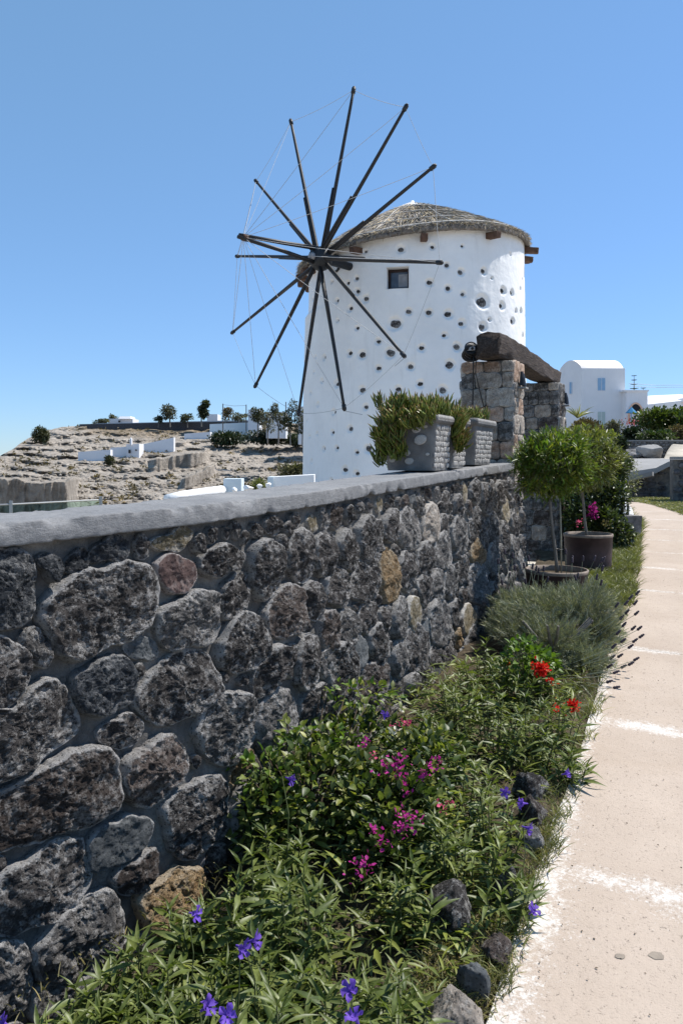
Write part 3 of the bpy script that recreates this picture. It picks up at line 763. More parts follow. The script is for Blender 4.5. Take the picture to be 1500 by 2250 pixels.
# coping
ns = 700; s_ = np.linspace(-0.02, WL - 0.30, ns)
x, y, a, b = wall_frame(np.clip(s_, 0, WL)); 
prof = []
W2 = 0.385; r_ = 0.007
def arc(cx, cz, a0, a1, n=4): return [(cx + r_ * math.cos(t_), cz + r_ * math.sin(t_)) for t_ in np.linspace(R(a0), R(a1), n)]
prof += arc(-r_, -CT + r_, -90, 0) + [(0, -CT * .66), (0, -CT * 0.33)] + arc(-r_, -r_, 0, 90) + [(-v, 0) for v in np.linspace(0.03, W2 - 0.03, 12)] + arc(-W2 + r_, -r_, 90, 180) + arc(-W2 + r_, -CT + r_, 180, 270) + [(-W2 / 2, -CT)]
prof = np.array(prof); npf = len(prof)
Vc = np.zeros((ns, npf, 3))
Vc[..., 0] = x[:, None] + b[:, None] * prof[:, 0]; Vc[..., 1] = y[:, None] - a[:, None] * prof[:, 0]
Vc[..., 2] = coping_z(y)[:, None] + prof[:, 1]
Pn = Vc.copy()
nz = fbm(Pn * 2, 3, 77) * 0.003 + fbm(Pn * 22, 4, 78) * 0.003 + fbm(Pn * 70, 3, 79) * 0.003
Nx = np.zeros_like(Vc); cx_ = prof[:, 0] + W2 / 2; cz_ = prof[:, 1] + CT / 2
eg = np.exp(-(np.minimum(np.abs(prof[:, 0]), np.abs(prof[:, 0] + W2)) / .03) ** 2) * np.exp(-(np.minimum(np.abs(prof[:, 1]), np.abs(prof[:, 1] + CT)) / .02) ** 2)
nz = nz - np.clip(fbm(Pn * 9, 4, 80) - .12, 0, 1) * .06 * eg[None]
nn = np.stack((cx_ / (W2 / 2), cz_ / (CT / 2)), -1) ** 5; nn /= np.linalg.norm(nn, axis=1)[:, None] + 1e-9
Nx[..., 0] = b[:, None] * nn[:, 0]; Nx[..., 1] = -a[:, None] * nn[:, 0]; Nx[..., 2] = nn[:, 1]
Vc += Nx * nz[..., None]
ii = np.arange(ns - 1)[:, None]; jj = np.arange(npf)[None]; j2 = (jj + 1) % npf
Fq = np.stack(np.broadcast_arrays(ii * npf + jj, ii * npf + j2, (ii + 1) * npf + j2, (ii + 1) * npf + jj), -1).reshape(-1, 4)[:, ::-1]
Fl = [Fq, np.array([list(range(npf))]), np.array([list((ns - 1) * npf + np.arange(npf))[::-1]])]
me = raw_mesh('coping', Vc.reshape(-1, 3), Fl, M['coping'], True)
link('coping', me, garden_wall)
#@@PART3
# ------------------------------------------------------------------ windmill
TC = np.array((2.11, 22.0)); 
mill = thing('windmill', 'round white plastered windmill with dark stone spots, thatched cap and twelve bare sail spokes', 'windmill', (TC[0], TC[1], E - 2.6))
MO = np.array((TC[0], TC[1], E - 2.6))
Z0, Z1 = E - 2.6, E + 5.95
def tower_r(z): return 3.02 + 0.016 * (E + 6.0 - z)
def tw(th, z, o=0.0):     # th: 0 faces the camera side (-y), positive towards +x
    r = tower_r(z) + o
    return np.stack((TC[0] + r * np.sin(th), TC[1] - r * np.cos(th), z + 0 * th), -1)
def hit_tower(px, py):
    u = (px - 750) / F; v = (HZ - py) / F; r = 3.1
    for _ in range(6):
        a = u * u + 1; b = -2 * (u * TC[0] + TC[1]); c = TC @ TC - r * r
        q = b * b - 4 * a * c
        if q < 0: q = 0
        y = (-b - math.sqrt(q)) / (2 * a); z = E + v * y; r = tower_r(z)
    return math.atan2(u * y - TC[0], TC[1] - y), z, y
D = lambda L: [(x / 2.083 + 480, y / 2.083 + 160, s / 2.083) for x, y, s in L]   # spots read off the enlarged view
SP = D([(833,808,26),(977,797,18),(1116,792,11),(670,818,12),(1335,830,10),(1045,880,18),(1109,911,24),(1214,907,24),(1302,997,26),(1342,1007,22),(1380,988,10),(1391,945,8),
(629,940,15),(589,962,15),(633,1000,20),(672,1033,24),(541,1042,14),(601,1079,20),(544,1133,11),(633,1168,14),(431,1035,10),(520,956,10),(966,959,24),(1051,986,22),(1119,1013,18),(1208,1048,48),(1297,1067,26),
(1361,1090,16),(1383,1090,20),(1400,1115,9),(868,1092,22),(963,1096,24),(1051,1105,32),(1112,1147,26),(807,1148,44),(1345,1137,24),(1209,1164,30),(1033,1202,20),(1392,1202,18),(1408,1205,8),
(730,1229,20),(929,1259,24),(1090,1254,30),(598,1284,22),(656,1290,30),(785,1281,36),(484,1303,18),(449,1300,9),(878,1345,24),(1057,1336,36),(730,1352,20),(442,1370,10),(475,1410,16),(540,1424,24),
(656,1451,26),(820,1448,22),(923,1424,24),(1026,1451,32),(429,1465,10),(457,1518,16),(672,1530,22),(527,1552,18),(416,1590,9),(600,1630,22),(520,1646,16),(455,1652,12),(426,1665,9),(483,1721,16),(540,1717,16),(683,1720,28),(631,1738,15),
(433,1779,14),(577,1818,24),(630,1836,20),(447,1856,14),(1240,1130,10),(1250,940,8),(515,1864,12)])
spots = []
for px, py, s in SP:
    th, z, y = hit_tower(px, py); spots.append((th, z, s / F * y * 0.5))
for k in range(150):     # the sides and back carry stones too
    th = rng.uniform(1.45, 2 * np.pi - 1.35); z = rng.uniform(Z0 + 0.5, E + 5.2); spots.append((th, z, rng.uniform(0.05, 0.12)))
nth, nz = 880, 400
th = np.linspace(0, 2 * np.pi, nth, endpoint=False); zz = np.linspace(Z0, Z1, nz)
T_, Z_ = np.meshgrid(th, zz, indexing='ij')
O = 0.016 * fbm(np.stack((np.sin(T_) * 4, np.cos(T_) * 4, Z_ * 1.2), -1), 4, 40) + 0.004 * fbm(np.stack((np.sin(T_) * 30, np.cos(T_) * 30, Z_ * 10), -1), 3, 41)
# a swelling of the old plaster on the seaward side
dth = (T_ - (2 * np.pi - 1.55) + np.pi) % (2 * np.pi) - np.pi
O += 0.10 * np.exp(-(dth / 0.42) ** 2) * sstep(E + 4.15, E + 3.98, Z_)
O += 0.10 * np.exp(-(dth / 0.30) ** 2) * sstep(E + 5.0, E + 5.25, Z_)
for a, z, r in spots:
    d = (T_[:, 0] - a + np.pi) % (2 * np.pi) - np.pi
    ia = np.where(np.abs(d) * 3.1 < 3.2 * r + 0.05)[0]; iz = np.where(np.abs(zz - z) < 3.2 * r + 0.05)[0]
    if len(ia) == 0 or len(iz) == 0: continue
    dd = np.hypot(d[ia][:, None] * 3.1, (zz[iz] - z)[None] * 1.05)
    dd = dd * (1 + 0.16 * vnoise(np.stack(np.broadcast_arrays(d[ia][:, None] * 22 + a * 9, (zz[iz] - z)[None] * 8, np.array(z)), -1)))
    prof_ = -0.065 * sstep(r * 1.75 + 0.02, r * 0.95, dd)
    O[np.ix_(ia, iz)] += prof_
# window opening
wth0, wz1, _ = hit_tower(849, 589); wth1, wz0, wyd = hit_tower(897, 633)
ath = (T_ + np.pi) % (2 * np.pi) - np.pi
V = tw(T_, Z_, O).reshape(-1, 3)
V[:, 2] = np.minimum(V[:, 2], E + 5.66 + 0.105 * (V[:, 0] - TC[0]) + 0.02)
Fq = grid_faces(nth, nz, True)
cth = ath.reshape(-1)[Fq].mean(1); cz = Z_.reshape(-1)[Fq].mean(1)
step = 2 * np.pi / nth
keep = ~((cth > wth0) & (cth < wth1) & (cz > wz0) & (cz < wz1))
link('tower_wall', raw_mesh('tower_wall', V - MO, Fq[keep], M['plaster'], True), mill)
# reveal + window
wc = (wth0 + wth1) / 2; wr = 3.14
def loc_w(u, v, o):    # u along tangent, v height, o outwards from the wall
    r = tower_r((wz0 + wz1) / 2) + o; t_ = np.array((math.cos(wc), math.sin(wc), 0)); n_ = np.array((math.sin(wc), -math.cos(wc), 0))
    return np.array((TC[0], TC[1], 0)) + n_ * r + t_ * u + np.array((0, 0, v))
hw = (wth1 - wth0) / 2 * wr + 0.012
mb = MB()
dp = 0.30
q = [(-hw, wz0 - .012), (hw, wz0 - .012), (hw, wz1 + .012), (-hw, wz1 + .012)]
for k in range(4):
    (u0, v0), (u1, v1) = q[k], q[(k + 1) % 4]
    mb.add([loc_w(u0, v0, 0.012), loc_w(u1, v1, 0.012), loc_w(u1 * .93, v1 + (.02 if k in(0,) else -.0), -dp), loc_w(u0 * .93, v0, -dp)], [(0, 1, 2, 3)])
mb.build('window_reveal', M['plaster'], mill, origin=None).location = -MO * 1.0
win = MB()
fw = 0.06
def bar(mb, u0, u1, v0, v1, o0, o1):
    P = [loc_w(u, v, o) for o in (o0, o1) for u, v in ((u0, v0), (u1, v0), (u1, v1), (u0, v1))]
    mb.add(P, [(0, 3, 2, 1), (4, 5, 6, 7), (0, 1, 5, 4), (1, 2, 6, 5), (2, 3, 7, 6), (3, 0, 4, 7)])
iw = hw * .93
bar(win, -iw, -iw + fw, wz0, wz1, -dp, -dp + .06); bar(win, iw - fw, iw, wz0, wz1, -dp, -dp + .06)
bar(win, -iw, iw, wz0, wz0 + fw, -dp + .001, -dp + .058); bar(win, -iw, iw, wz1 - fw, wz1, -dp + .001, -dp + .058)
wf = win.build('window', M['window_frame'], mill); wf.location = -MO
gl = MB(); bar(gl, -iw + .01, iw - .01, wz0 + .01, wz1 - .01, -dp + .012, -dp + .02); gl.build('pane', M['glass'], wf)
sa = MB(); bar(sa, -.02 , iw * .75, wz0 + .10, wz1 - .12, -dp + .022, -dp + .034); sa.build('sash_panel', M['grey_plastic'], wf)
# stones in the plaster
for k, (a, z, r) in enumerate(spots):
    n = 9; P = np.stack((np.cos(np.linspace(0, 2 * np.pi, n, endpoint=False)), np.sin(np.linspace(0, 2 * np.pi, n, endpoint=False))), -1) * r * (1 + 0.22 * rng.uniform(-1, 1, (n, 1))) * np.array((1.0, 0.85)) * 1.0
    if rng.random() < .5: P[:, 0] *= 1.15
    me = stone_mesh('stone', P, 0.035, M['basalt' if k % 3 else 'basalt_grey'], res=0.03, rough=0.8)
    up = Vector((0, 0, 1)); u = Vector((math.cos(a), math.sin(a), 0)); nr = Vector((math.sin(a), -math.cos(a), 0))
    p = tw(np.array(a), np.array(z), -0.072) - MO
    link('stone', me, mill, M=Matrix(((u.x, up.x, nr.x, p[0]), (u.y, up.y, nr.y, p[1]), (u.z, up.z, nr.z, p[2]), (0, 0, 0, 1))))
# ---- cap
def eave_z(x): return E + 5.66 + 0.105 * (x - TC[0])
RE = 3.24
AP = np.array((905 - 750, 0)) / F * 22.0; APX = AP[0]; APZ = E + 7.30
def roof_pt(t, f, lift=0.0):   # f 0 apex .. 1 eave
    ex = TC[0] - 0.09 + RE * np.sin(t); ey = TC[1] - RE * np.cos(t); ez = eave_z(ex)
    x = APX + (ex - APX) * f; y = TC[1] + (ey - TC[1]) * f
    h = 1 - f; hh = 0.80 * h + 0.20 * (1 - f ** 2.2) 
    z = ez + (APZ - ez) * hh
    return np.stack((x, y, z + lift), -1)
nt2, nf2 = 260, 70
T2, F2 = np.meshgrid(np.linspace(0, 2 * np.pi, nt2, endpoint=False), np.linspace(0.02, 1, nf2), indexing='ij')
Pn = roof_pt(T2, F2)
lift = 0.05 * fbm(Pn * 3, 4, 50) + 0.05 * fbm(Pn * 9, 3, 51) + 0.02 * np.sin(F2 * 30) * 0.3
top = roof_pt(T2, F2, lift + 0.02)
bot = roof_pt(T2, F2, -0.11 + 0.02 * fbm(Pn * 8, 3, 52)); 
cap = thing_cap = link('thatched_cap', raw_mesh('thatched_cap', np.vstack((top.reshape(-1, 3), bot.reshape(-1, 3))) - MO,
    np.vstack((grid_faces(nt2, nf2, True)[:, ::-1], grid_faces(nt2, nf2, True) + nt2 * nf2,
    np.stack((np.arange(nt2) * nf2 + nf2 - 1, ((np.arange(nt2) + 1) % nt2) * nf2 + nf2 - 1, ((np.arange(nt2) + 1) % nt2) * nf2 + nf2 - 1 + nt2 * nf2, np.arange(nt2) * nf2 + nf2 - 1 + nt2 * nf2), -1)[:, ::-1])), M['thatch_base'], True), mill)
# straw: thin four-sided slivers lying down the slope, ragged at the eave
def slivers(P0, P1, wdt, sd=0):
    n = len(P0); d = P1 - P0; L = np.linalg.norm(d, axis=1)[:, None]; d = d / L
    rg = np.random.default_rng(sd + 3); a = np.cross(d, rg.standard_normal((n, 3))); a /= np.linalg.norm(a, axis=1)[:, None]
    wdt = np.broadcast_to(np.asarray(wdt), (n,))[:, None]
    b = np.cross(d, a); V = np.stack((P0 + a * wdt, P0 - a * .5 * wdt + b * .8 * wdt, P0 - a * .5 * wdt - b * .8 * wdt, P1), 1).reshape(-1, 3)
    k = np.arange(n)[:, None] * 4
    return V, (k + np.array([[0, 1, 3]])).astype(int), (k + np.array([[1, 2, 3]])), (k + np.array([[2, 0, 3]]))
n = 24000
t0 = rng.uniform(0, 2 * np.pi, n); f0 = np.sqrt(rng.uniform(0.02, 1.0, n)); e_ = rng.random(n) < 0.28; f0[e_] = rng.uniform(0.9, 0.99, e_.sum())
P0 = roof_pt(t0, f0, 0.02 + 0.05 * rng.random(n)); ln = rng.uniform(0.06, 0.17, n)
P1 = roof_pt(t0 + rng.normal(0, 0.02, n), np.minimum(f0 + ln, 1.02), 0.04) + np.c_[rng.normal(0, .03, n), rng.normal(0, .03, n), rng.uniform(-0.03, 0.09, n)]
P1[e_] = roof_pt(t0[e_] + rng.normal(0, .03, e_.sum()), f0[e_] + rng.uniform(0.01, 0.04, e_.sum()), -0.09) + rng.normal(0, .03, (e_.sum(), 3))
V, a, b, c = slivers(P0, P1, rng.uniform(0.008, 0.02, n), 1)
tag(link('straw', raw_mesh('straw', V - MO, [a, b, c], M['straw'], False, {'tone': np.repeat(rng.choice([0.0, .3, .5, .5, 1.0, 1.0], n), 4)}), cap), kind='stuff')
# wires and laths that hold the thatch down
for f_, r_2 in ((0.30, .009), (0.58, .010), (0.80, .010), (0.965, .02)):
    tt = np.linspace(0, 2 * np.pi, 90); MB().tube(roof_pt(tt + .0, np.full(90, f_) + .012 * np.sin(tt * 5 + f_ * 9), 0.085), r_2, 5, False).build('hoop', M['lath'], cap, True).location = -MO
for k in range(10):
    a = k * 2 * np.pi / 10 + 0.22; ff = np.linspace(0.08, 0.97, 14); MB().tube(roof_pt(np.full(14, a) + .03 * np.sin(ff * 7 + k), ff, 0.08), 0.012, 5).build('lath', M['lath'], cap, True).location = -MO
mb = MB().lathe([(0.46, -0.10), (0.40, -0.01), (0.25, 0.07), (0.07, 0.12), (0.05, 0.20), (0.0, 0.22)], (APX - MO[0], 0, APZ - 0.10 - MO[2]), 24); 
mb.build('plaster_crown', M['plaster'], cap, True)
# rafters poking out below the eave
for px in (693, 790, 930, 1072, 1156, 1158):
    th_, z_, y_ = hit_tower(min(px, 1150), 520)
    if px == 1158: th_ += 0.35
    if px == 1156: th_ += 0.05
    n_ = np.array((math.sin(th_), -math.cos(th_), 0)); r0 = 2.9; ex = TC[0] + 3.3 * math.sin(th_)
    c = np.array((TC[0], TC[1], 0)) + n_ * 3.02; c[2] = eave_z(ex) - 0.20
    o = link('rafter', bevel_box_mesh('rafter', (0.17, 0.78, 0.16), M['rafter'], 0.02, int(px), 0.012), mill, M=Matrix.Translation(c - MO) @ Matrix.Rotation(th_, 4, 'Z') @ Matrix.Rotation(R(6), 4, 'X'))
for k in range(14):
    th_ = 1.7 + k * 0.24; n_ = np.array((math.sin(th_), -math.cos(th_), 0)); c = np.array((TC[0], TC[1], 0)) + n_ * 3.02; c[2] = eave_z(TC[0] + 3.3 * math.sin(th_)) - 0.20
    link('rafter', bpy.data.objects['rafter'].data, mill, M=Matrix.Translation(c - MO) @ Matrix.Rotation(th_, 4, 'Z'))
# ---- wheel
HUB = np.array((-0.513, 19.0, E + 4.965)); wa, wt = 0.8517, 0.0405
ax = np.array((-math.sin(wa) * math.cos(wt), -math.cos(wa) * math.cos(wt), math.sin(wt)))
TIPS = [(778,190),(895,228),(957,362),(972,577),(890,785),(757,903),(655,915),(559,852),(508,733),(518,563),(560,395),(638,262)]
wheel = thing('wheel_tmp', None, None, (0, 0, 0)); bpy.data.objects.remove(wheel)
tips = []
for px, py in TIPS:
    d = np.array(((px - 750) / F, 1, (HZ - py) / F)); o_ = np.array((0, 0, E)); k_ = ((HUB - o_) @ ax) / (d @ ax); tips.append(o_ + d * k_)
hubd = MB(); 
def lathe_axis(mb, prof, n=20):
    u = np.cross(ax, (0, 0, 1.0)); u /= np.linalg.norm(u); v = np.cross(u, ax)
    t_ = np.linspace(0, 2 * np.pi, n, endpoint=False); prof = np.array(prof)
    V = np.array([HUB + ax * z + r * (math.cos(a) * u + math.sin(a) * v) for r, z in prof for a in t_])
    m = len(prof)
    mb.add(V, [(i * n + j, i * n + (j + 1) % n, (i + 1) * n + (j + 1) % n, (i + 1) * n + j) for i in range(m - 1) for j in range(n)])
lathe_axis(hubd, [(0, 0.24), (0.20, 0.24), (0.23, 0.20), (0.27, 0.12), (0.30, 0.05), (0.30, -0.08), (0.26, -0.16), (0.19, -0.22), (0.10, -0.3), (0.10, -1.35), (0.0, -1.35)])
hub = hubd.build('hub', M['hub_iron'], mill, True); hub.location = -MO
knob = MB(); lathe_axis(knob, [(0, 0.36), (0.07, 0.34), (0.10, 0.28), (0.09, 0.22), (0.0, 0.2)], 12); knob.build('hub_pin', M['grey_plastic'], hub, True)
# dark bearing hole where the axle enters the wall
hc = HUB - ax * 1.02; hth, hz_, hy_ = hit_tower(737, 580)
hole = MB(); n_ = np.array((math.sin(hth), -math.cos(hth), 0)); t_ = np.array((math.cos(hth), math.sin(hth), 0)); cc = tw(np.array(hth), np.array(hz_), 0.03)
rim = [cc + (t_ * math.cos(a) + np.array((0, 0, 1)) * math.sin(a)) * rr * 0.24 + n_ * o for rr, o in ((1.0, -.08), (1.0, .03), (0.86, .04), (0.80, -.05), (0.0, -.06)) for a in np.linspace(0, 2 * np.pi, 24, endpoint=False)]
hole.add(rim, [(i * 24 + j, i * 24 + (j + 1) % 24, (i + 1) * 24 + (j + 1) % 24, (i + 1) * 24 + j) for i in range(4) for j in range(24)])
hole.build('axle_socket', M['hub_iron'], mill, True).location = -MO
for k, tp in enumerate(tips):
    d = tp - HUB; L = np.linalg.norm(d); d /= L; off = ax * (0.06 if k % 2 else -0.05)
    tt = np.linspace(-0.06, 1, 9); side = np.cross(d, ax); bend = 0.012 * math.sin(k * 2.3)
    pts = np.array([HUB + off * (1 - max(t_, 0)) + d * L * t_ + side * bend * math.sin(math.pi * max(t_, 0)) for t_ in tt])
    sp = MB().tube(pts, np.interp(tt, (0, 1), (0.056, 0.034)), 8).build('spoke', M['spoke_wood'], mill, True); sp.location = -MO
    # doubled inner pole lashed to the main one
    q = np.array([HUB + off * (1 - t_) + d * L * t_ - side * 0.035 + ax * 0.045 for t_ in (0.05, 0.25, 0.42)])
    MB().tube(q, (0.040, 0.036, 0.030), 6).build('inner_pole', M['spoke_wood'], sp, True)
    MB().tube([tp - d * 0.16, tp - d * 0.03], 0.052, 8).build('tip_band', M['hub_iron'], sp, True)
d = np.array(((527 - 750) / F, 1, (HZ - 524) / F)); BS = HUB + ax * 2.33
# bowsprit of two poles that meet in front of the hub
dz = np.array((0, 0, 1.0)); sd_ = np.cross(ax, dz); sd_ /= np.linalg.norm(sd_)
MB().tube([HUB + dz * .24 + ax * .02, HUB * .5 + BS * .5 + dz * .13, BS + dz * 0.03 + ax * .06], (.058, .052, .045), 8).build('bowsprit', M['spoke_wood'], mill, True).location = -MO
MB().tube([HUB - dz * .14 + ax * .1 , HUB * .5 + BS * .5 - dz * .07 - sd_*.02, BS - dz * 0.03 + ax * .12 - sd_ * .03], (.058, .052, .045), 8).build('bowsprit', M['spoke_wood'], mill, True).location = -MO
MB().tube([BS - ax * .14, BS - ax * .02], 0.085, 8).build('bowsprit_band', M['rafter'], mill, True).location = -MO
def rope(a, b, sag=0.0, r=0.0055):
    tt = np.linspace(0, 1, 9)[:, None]; P = a * (1 - tt) + b * tt; P[:, 2] -= sag * 4 * (tt * (1 - tt))[:, 0]
    MB().tube(P, r, 4, False).build('rope', M['rope'], mill, True).location = -MO
for k in range(12):
    d = (tips[k] - HUB); d /= np.linalg.norm(d); e0 = tips[k] - d * 0.08; e1 = tips[(k + 1) % 12]; d1 = (e1 - HUB); d1 /= np.linalg.norm(d1)
    rope(e0, e1 - d1 * 0.08, 0.05); rope(e0, BS - ax * 0.08 + 0.06 * d, 0.03)
rope(HUB + ax * .3, tips[3] + np.array((0, 0, 0.05)), 0.02, .009)
rope(tips[5], tips[5] + np.array((0.42, 0.1, -0.08)), 0.0, .008); rope(tips[4], tips[4] + np.array((-0.22, 0.1, -0.18)), 0.0, .008)

# ------------------------------------------------------------------ far slope across the hollow
SIL = np.array([(-700, 1130), (-300, 1100), (-120, 1050), (0, 1003), (30, 986), (60, 965), (80, 955), (105, 944), (140, 938), (175, 936), (300, 933), (450, 930), (560, 926), (640, 930), (720, 938), (900, 945), (1100, 955), (1300, 965)])
NU, NV = 860, 300
U, Vv = np.meshgrid(np.linspace(-500, 1250, NU), np.linspace(0, 1, NV), indexing='ij')
top_ = np.interp(U, SIL[:, 0], SIL[:, 1]) + 2.2 * fbm(np.stack((U / 14, U * 0, U * 0), -1), 4, 60) * (U < 200)
PY = 1175 + (top_ - 1175) * Vv
q = np.clip((1175 - PY) / 245, 0, 1.1)
Dp = 62 + 108 * q ** 1.35 + (U - 300) * 0.012
def cliff(D, x0, x1, y0, y1, soft=14, hold=1.0):
    """rows y0..y1 become steep between columns x0..x1: depth is held there, made up above"""
    return D
wob = np.stack((U / 90, PY / 60, U * 0), -1); wy_ = PY + 9 * fbm(wob, 3, 61)
stp = 8.5; f = Dp / stp + 0.9 * fbm(np.stack((U / 130, PY / 75, U * 0 + 4), -1), 4, 62); fl = np.floor(f); fr = f - fl
led = sstep(0.30, 0.95, fr)
amt = np.clip(0.5 + 0.9 * fbm(np.stack((U / 70, PY / 30, U * 0 + 8), -1), 3, 63), 0.1, 1.0)
Dp = Dp + (fl + led - f) * stp * amt
Dp = Dp + 2.6 * fbm(np.stack((U / 26, PY / 11, U * 0), -1), 5, 64, .6) + 1.1 * fbm(np.stack((U / 7, PY / 4, U * 0), -1), 4, 65, .6)
CM = np.zeros_like(Dp)
# big cut faces seen in the picture: near-vertical quarry walls in shade
def cut(U, PY, D, cx0, cx1, cy0, cy1, dy0, push, am=4):
    tx_ = sstep(cx0 - 10, cx0 + 8, U) * sstep(cx1 + (10 if am < 5 else 22), cx1 - 8, U)
    yt = cy0 + (U - cx0) * dy0 + am * fbm(np.stack((U / (12 if am < 5 else 34), U * 0, U * 0 + push), -1), 3, 66); yb = cy1 + (U - cx0) * dy0 + 3 * fbm(np.stack((U / 15, U * 0 + 5, U * 0), -1), 3, 67)
    m = sstep(yt - 2, yt + 2, PY) * sstep(yb + 8, yb - 2, PY) * tx_
    Db = np.interp(cy1, [930, 1175], [170, 62]) * 0 + (62 + 108 * np.clip((1175 - yb) / 245, 0, 1.1) ** 1.35) - push
    CM[:] = np.maximum(CM, m)
    return D * (1 - m) + (Db + 0.45 * fbm(np.stack((U / 11, PY / 60, U * 0), -1), 4, 68) - (yb - PY) * 0.006) * m
Dp = cut(U, PY, Dp, -200, 156, 1056, 1150, 0.0, 0.0, 13)
Dp = cut(U, PY, Dp, 335, 452, 1008, 1038, -0.16, 0.0)
Dp = cut(U, PY, Dp, 400, 470, 1052, 1078, -0.45, 0.0)
Dp = cut(U, PY, Dp, 340, 410, 976, 988, -0.10, 0.0)
X = (U - 750) / F * Dp; Z = E + (HZ - PY) / F * Dp
fld = np.clip(sstep(975, 945, PY) * sstep(120, 200, U) * 0.75 + 0.35 * sstep(560, 640, U) * sstep(1000, 1060, PY), 0, 1)
# plateau behind the crest
ex = np.stack((X[:, -1] * 1.5 , Dp[:, -1] * 1.5, Z[:, -1] - 4), -1)[:, None]
V = np.concatenate((np.stack((X, Dp, Z), -1), ex), 1); fld = np.concatenate((fld, fld[:, -1:]), 1)
tag(link('hillside', raw_mesh('hillside', V.reshape(-1, 3), grid_faces(NU, NV + 1), M['hill'], True, {'field': fld.ravel()})), kind='structure')
def hill_cut(px, py):
    iu = int(np.clip((px + 500) / 1750 * (NU - 1), 0, NU - 1)); k = int(np.argmin(np.abs(PY[iu] - py))); return CM[iu, k] > .15
def hill_y(px, py):
    iu = int(np.clip((px + 500) / 1750 * (NU - 1), 0, NU - 1)); k = int(np.argmin(np.abs(PY[iu] - py))); return float(Dp[iu, k])
#@@PART4
# ------------------------------------------------------------------ generic foliage
def leaf_arrays(kind, sd=0):
    """unit leaf along +x from the origin, normal about +z: vertices, faces, tip attribute"""
    rg = np.random.default_rng(sd + 100)
    if kind == 'lance':      # long narrow leaf folded on its midrib and arching down
        n = 6; t_ = np.linspace(0, 1, n); w_ = np.array((0.012, 0.065, 0.090, 0.072, 0.036, 0.0)) * rg.uniform(0.6, 1.2)
        dr = rg.uniform(0.10, 0.45); tw_ = rg.uniform(-0.5, 0.5); side = rg.uniform(-.12, .12)
        V = []
        for k in range(n):
            x = t_[k] * (1 - 0.12 * dr * t_[k]); z = -dr * t_[k] ** 2; y0 = side * t_[k] ** 2; a = tw_ * t_[k]
            for sg in (-1, 0, 1):
                V.append((x, y0 + sg * w_[k] * math.cos(a), z + abs(sg) * w_[k] * 0.45 + sg * w_[k] * math.sin(a)))
        Fc = [(3 * k + j, 3 * k + j + 3, 3 * k + j + 4, 3 * k + j + 1) for k in range(n - 1) for j in (0, 1)]
        return np.array(V), Fc, np.repeat(t_, 3)
    if kind == 'oval':
        n = 5; t_ = np.linspace(0, 1, n); w_ = np.array((0.03, 0.25, 0.29, 0.18, 0.0)) * rg.uniform(0.85, 1.1); dr = rg.uniform(0.05, 0.4)
        V = []
        for k in range(n):
            for sg in (-1, 0, 1): V.append((t_[k], sg * w_[k], -dr * t_[k] ** 2 + abs(sg) * w_[k] * 0.4))
        Fc = [(3 * k + j, 3 * k + j + 3, 3 * k + j + 4, 3 * k + j + 1) for k in range(n - 1) for j in (0, 1)]
        return np.array(V), Fc, np.repeat(t_, 3)
    if kind == 'thin':       # narrow two-triangle leaf
        w_ = rg.uniform(0.09, 0.14); b = rg.uniform(-0.2, 0.1)
        return np.array([(0, 0, 0), (0.45, -w_, b * .3 + .02), (1, 0, b), (0.45, w_, b * .3 + .02), (0.45, 0, b * .3 - .02)]), [(0, 1, 4), (1, 2, 4), (2, 3, 4), (3, 0, 4)], np.array((0, .5, 1, .5, .5))
    if kind == 'chip':
        return np.array([(0, 0, 0), (0.5, -0.28, 0.06), (1, 0, -0.06), (0.5, 0.28, 0.06)]), [(0, 1, 2, 3)], np.array((0, .5, 1, .5))
    if kind == 'finger':     # fat succulent finger, three-sided, curved up
        V = []; n = 5; tt = np.linspace(0, 1, n); rr = np.array((0.045, 0.075, 0.08, 0.06, 0.0)); cv = rg.uniform(0.1, 0.4)
        for k in range(n):
            for a in (0.5, 2.6, 4.7): V.append((tt[k], rr[k] * math.cos(a), rr[k] * math.sin(a) + cv * tt[k] ** 2))
        Fc = [(3 * k + j, 3 * k + (j + 1) % 3, 3 * k + 3 + (j + 1) % 3, 3 * k + 3 + j) for k in range(n - 1) for j in range(3)]
        return np.array(V), Fc, np.repeat(tt, 3)
    if kind == 'bract':
        V = np.array([(0, 0, 0), (0.35, -0.36, 0.10), (0.8, -0.25, 0.16), (1, 0, 0.10), (0.8, 0.25, 0.16), (0.35, 0.36, 0.10), (0.5, 0, 0.0)])
        return V, [(0, 1, 6), (1, 2, 6), (2, 3, 6), (3, 4, 6), (4, 5, 6), (5, 0, 6)], V[:, 0]
def frames(P, D, L, roll=None, upbias=0.0):
    """4x4 matrices: +x along D, length L"""
    n = len(P); D = D / (np.linalg.norm(D, axis=1)[:, None] + 1e-9)
    up = np.array((0, 0, 1.0)) + (rng.normal(0, 0.35, (n, 3)) if roll is None else roll)
    y = np.cross(up, D); y /= np.linalg.norm(y, axis=1)[:, None] + 1e-9; z = np.cross(D, y)
    Mx = np.zeros((n, 4, 4)); L = np.broadcast_to(L, (n,))[:, None]
    Mx[:, :3, 0] = D * L; Mx[:, :3, 1] = y * L; Mx[:, :3, 2] = z * L; Mx[:, :3, 3] = P; Mx[:, 3, 3] = 1
    return Mx
_LM = {}
def leaf_mesh(kind, v, mt):
    key = (kind, v, mt.name)
    if key not in _LM:
        V, Fc, tip = leaf_arrays(kind, v); _LM[key] = raw_mesh(kind + '_leaf', V, Fc, mt, True, {'tip': tip, 'tone': np.full(len(V), 0.15)})
    return _LM[key]
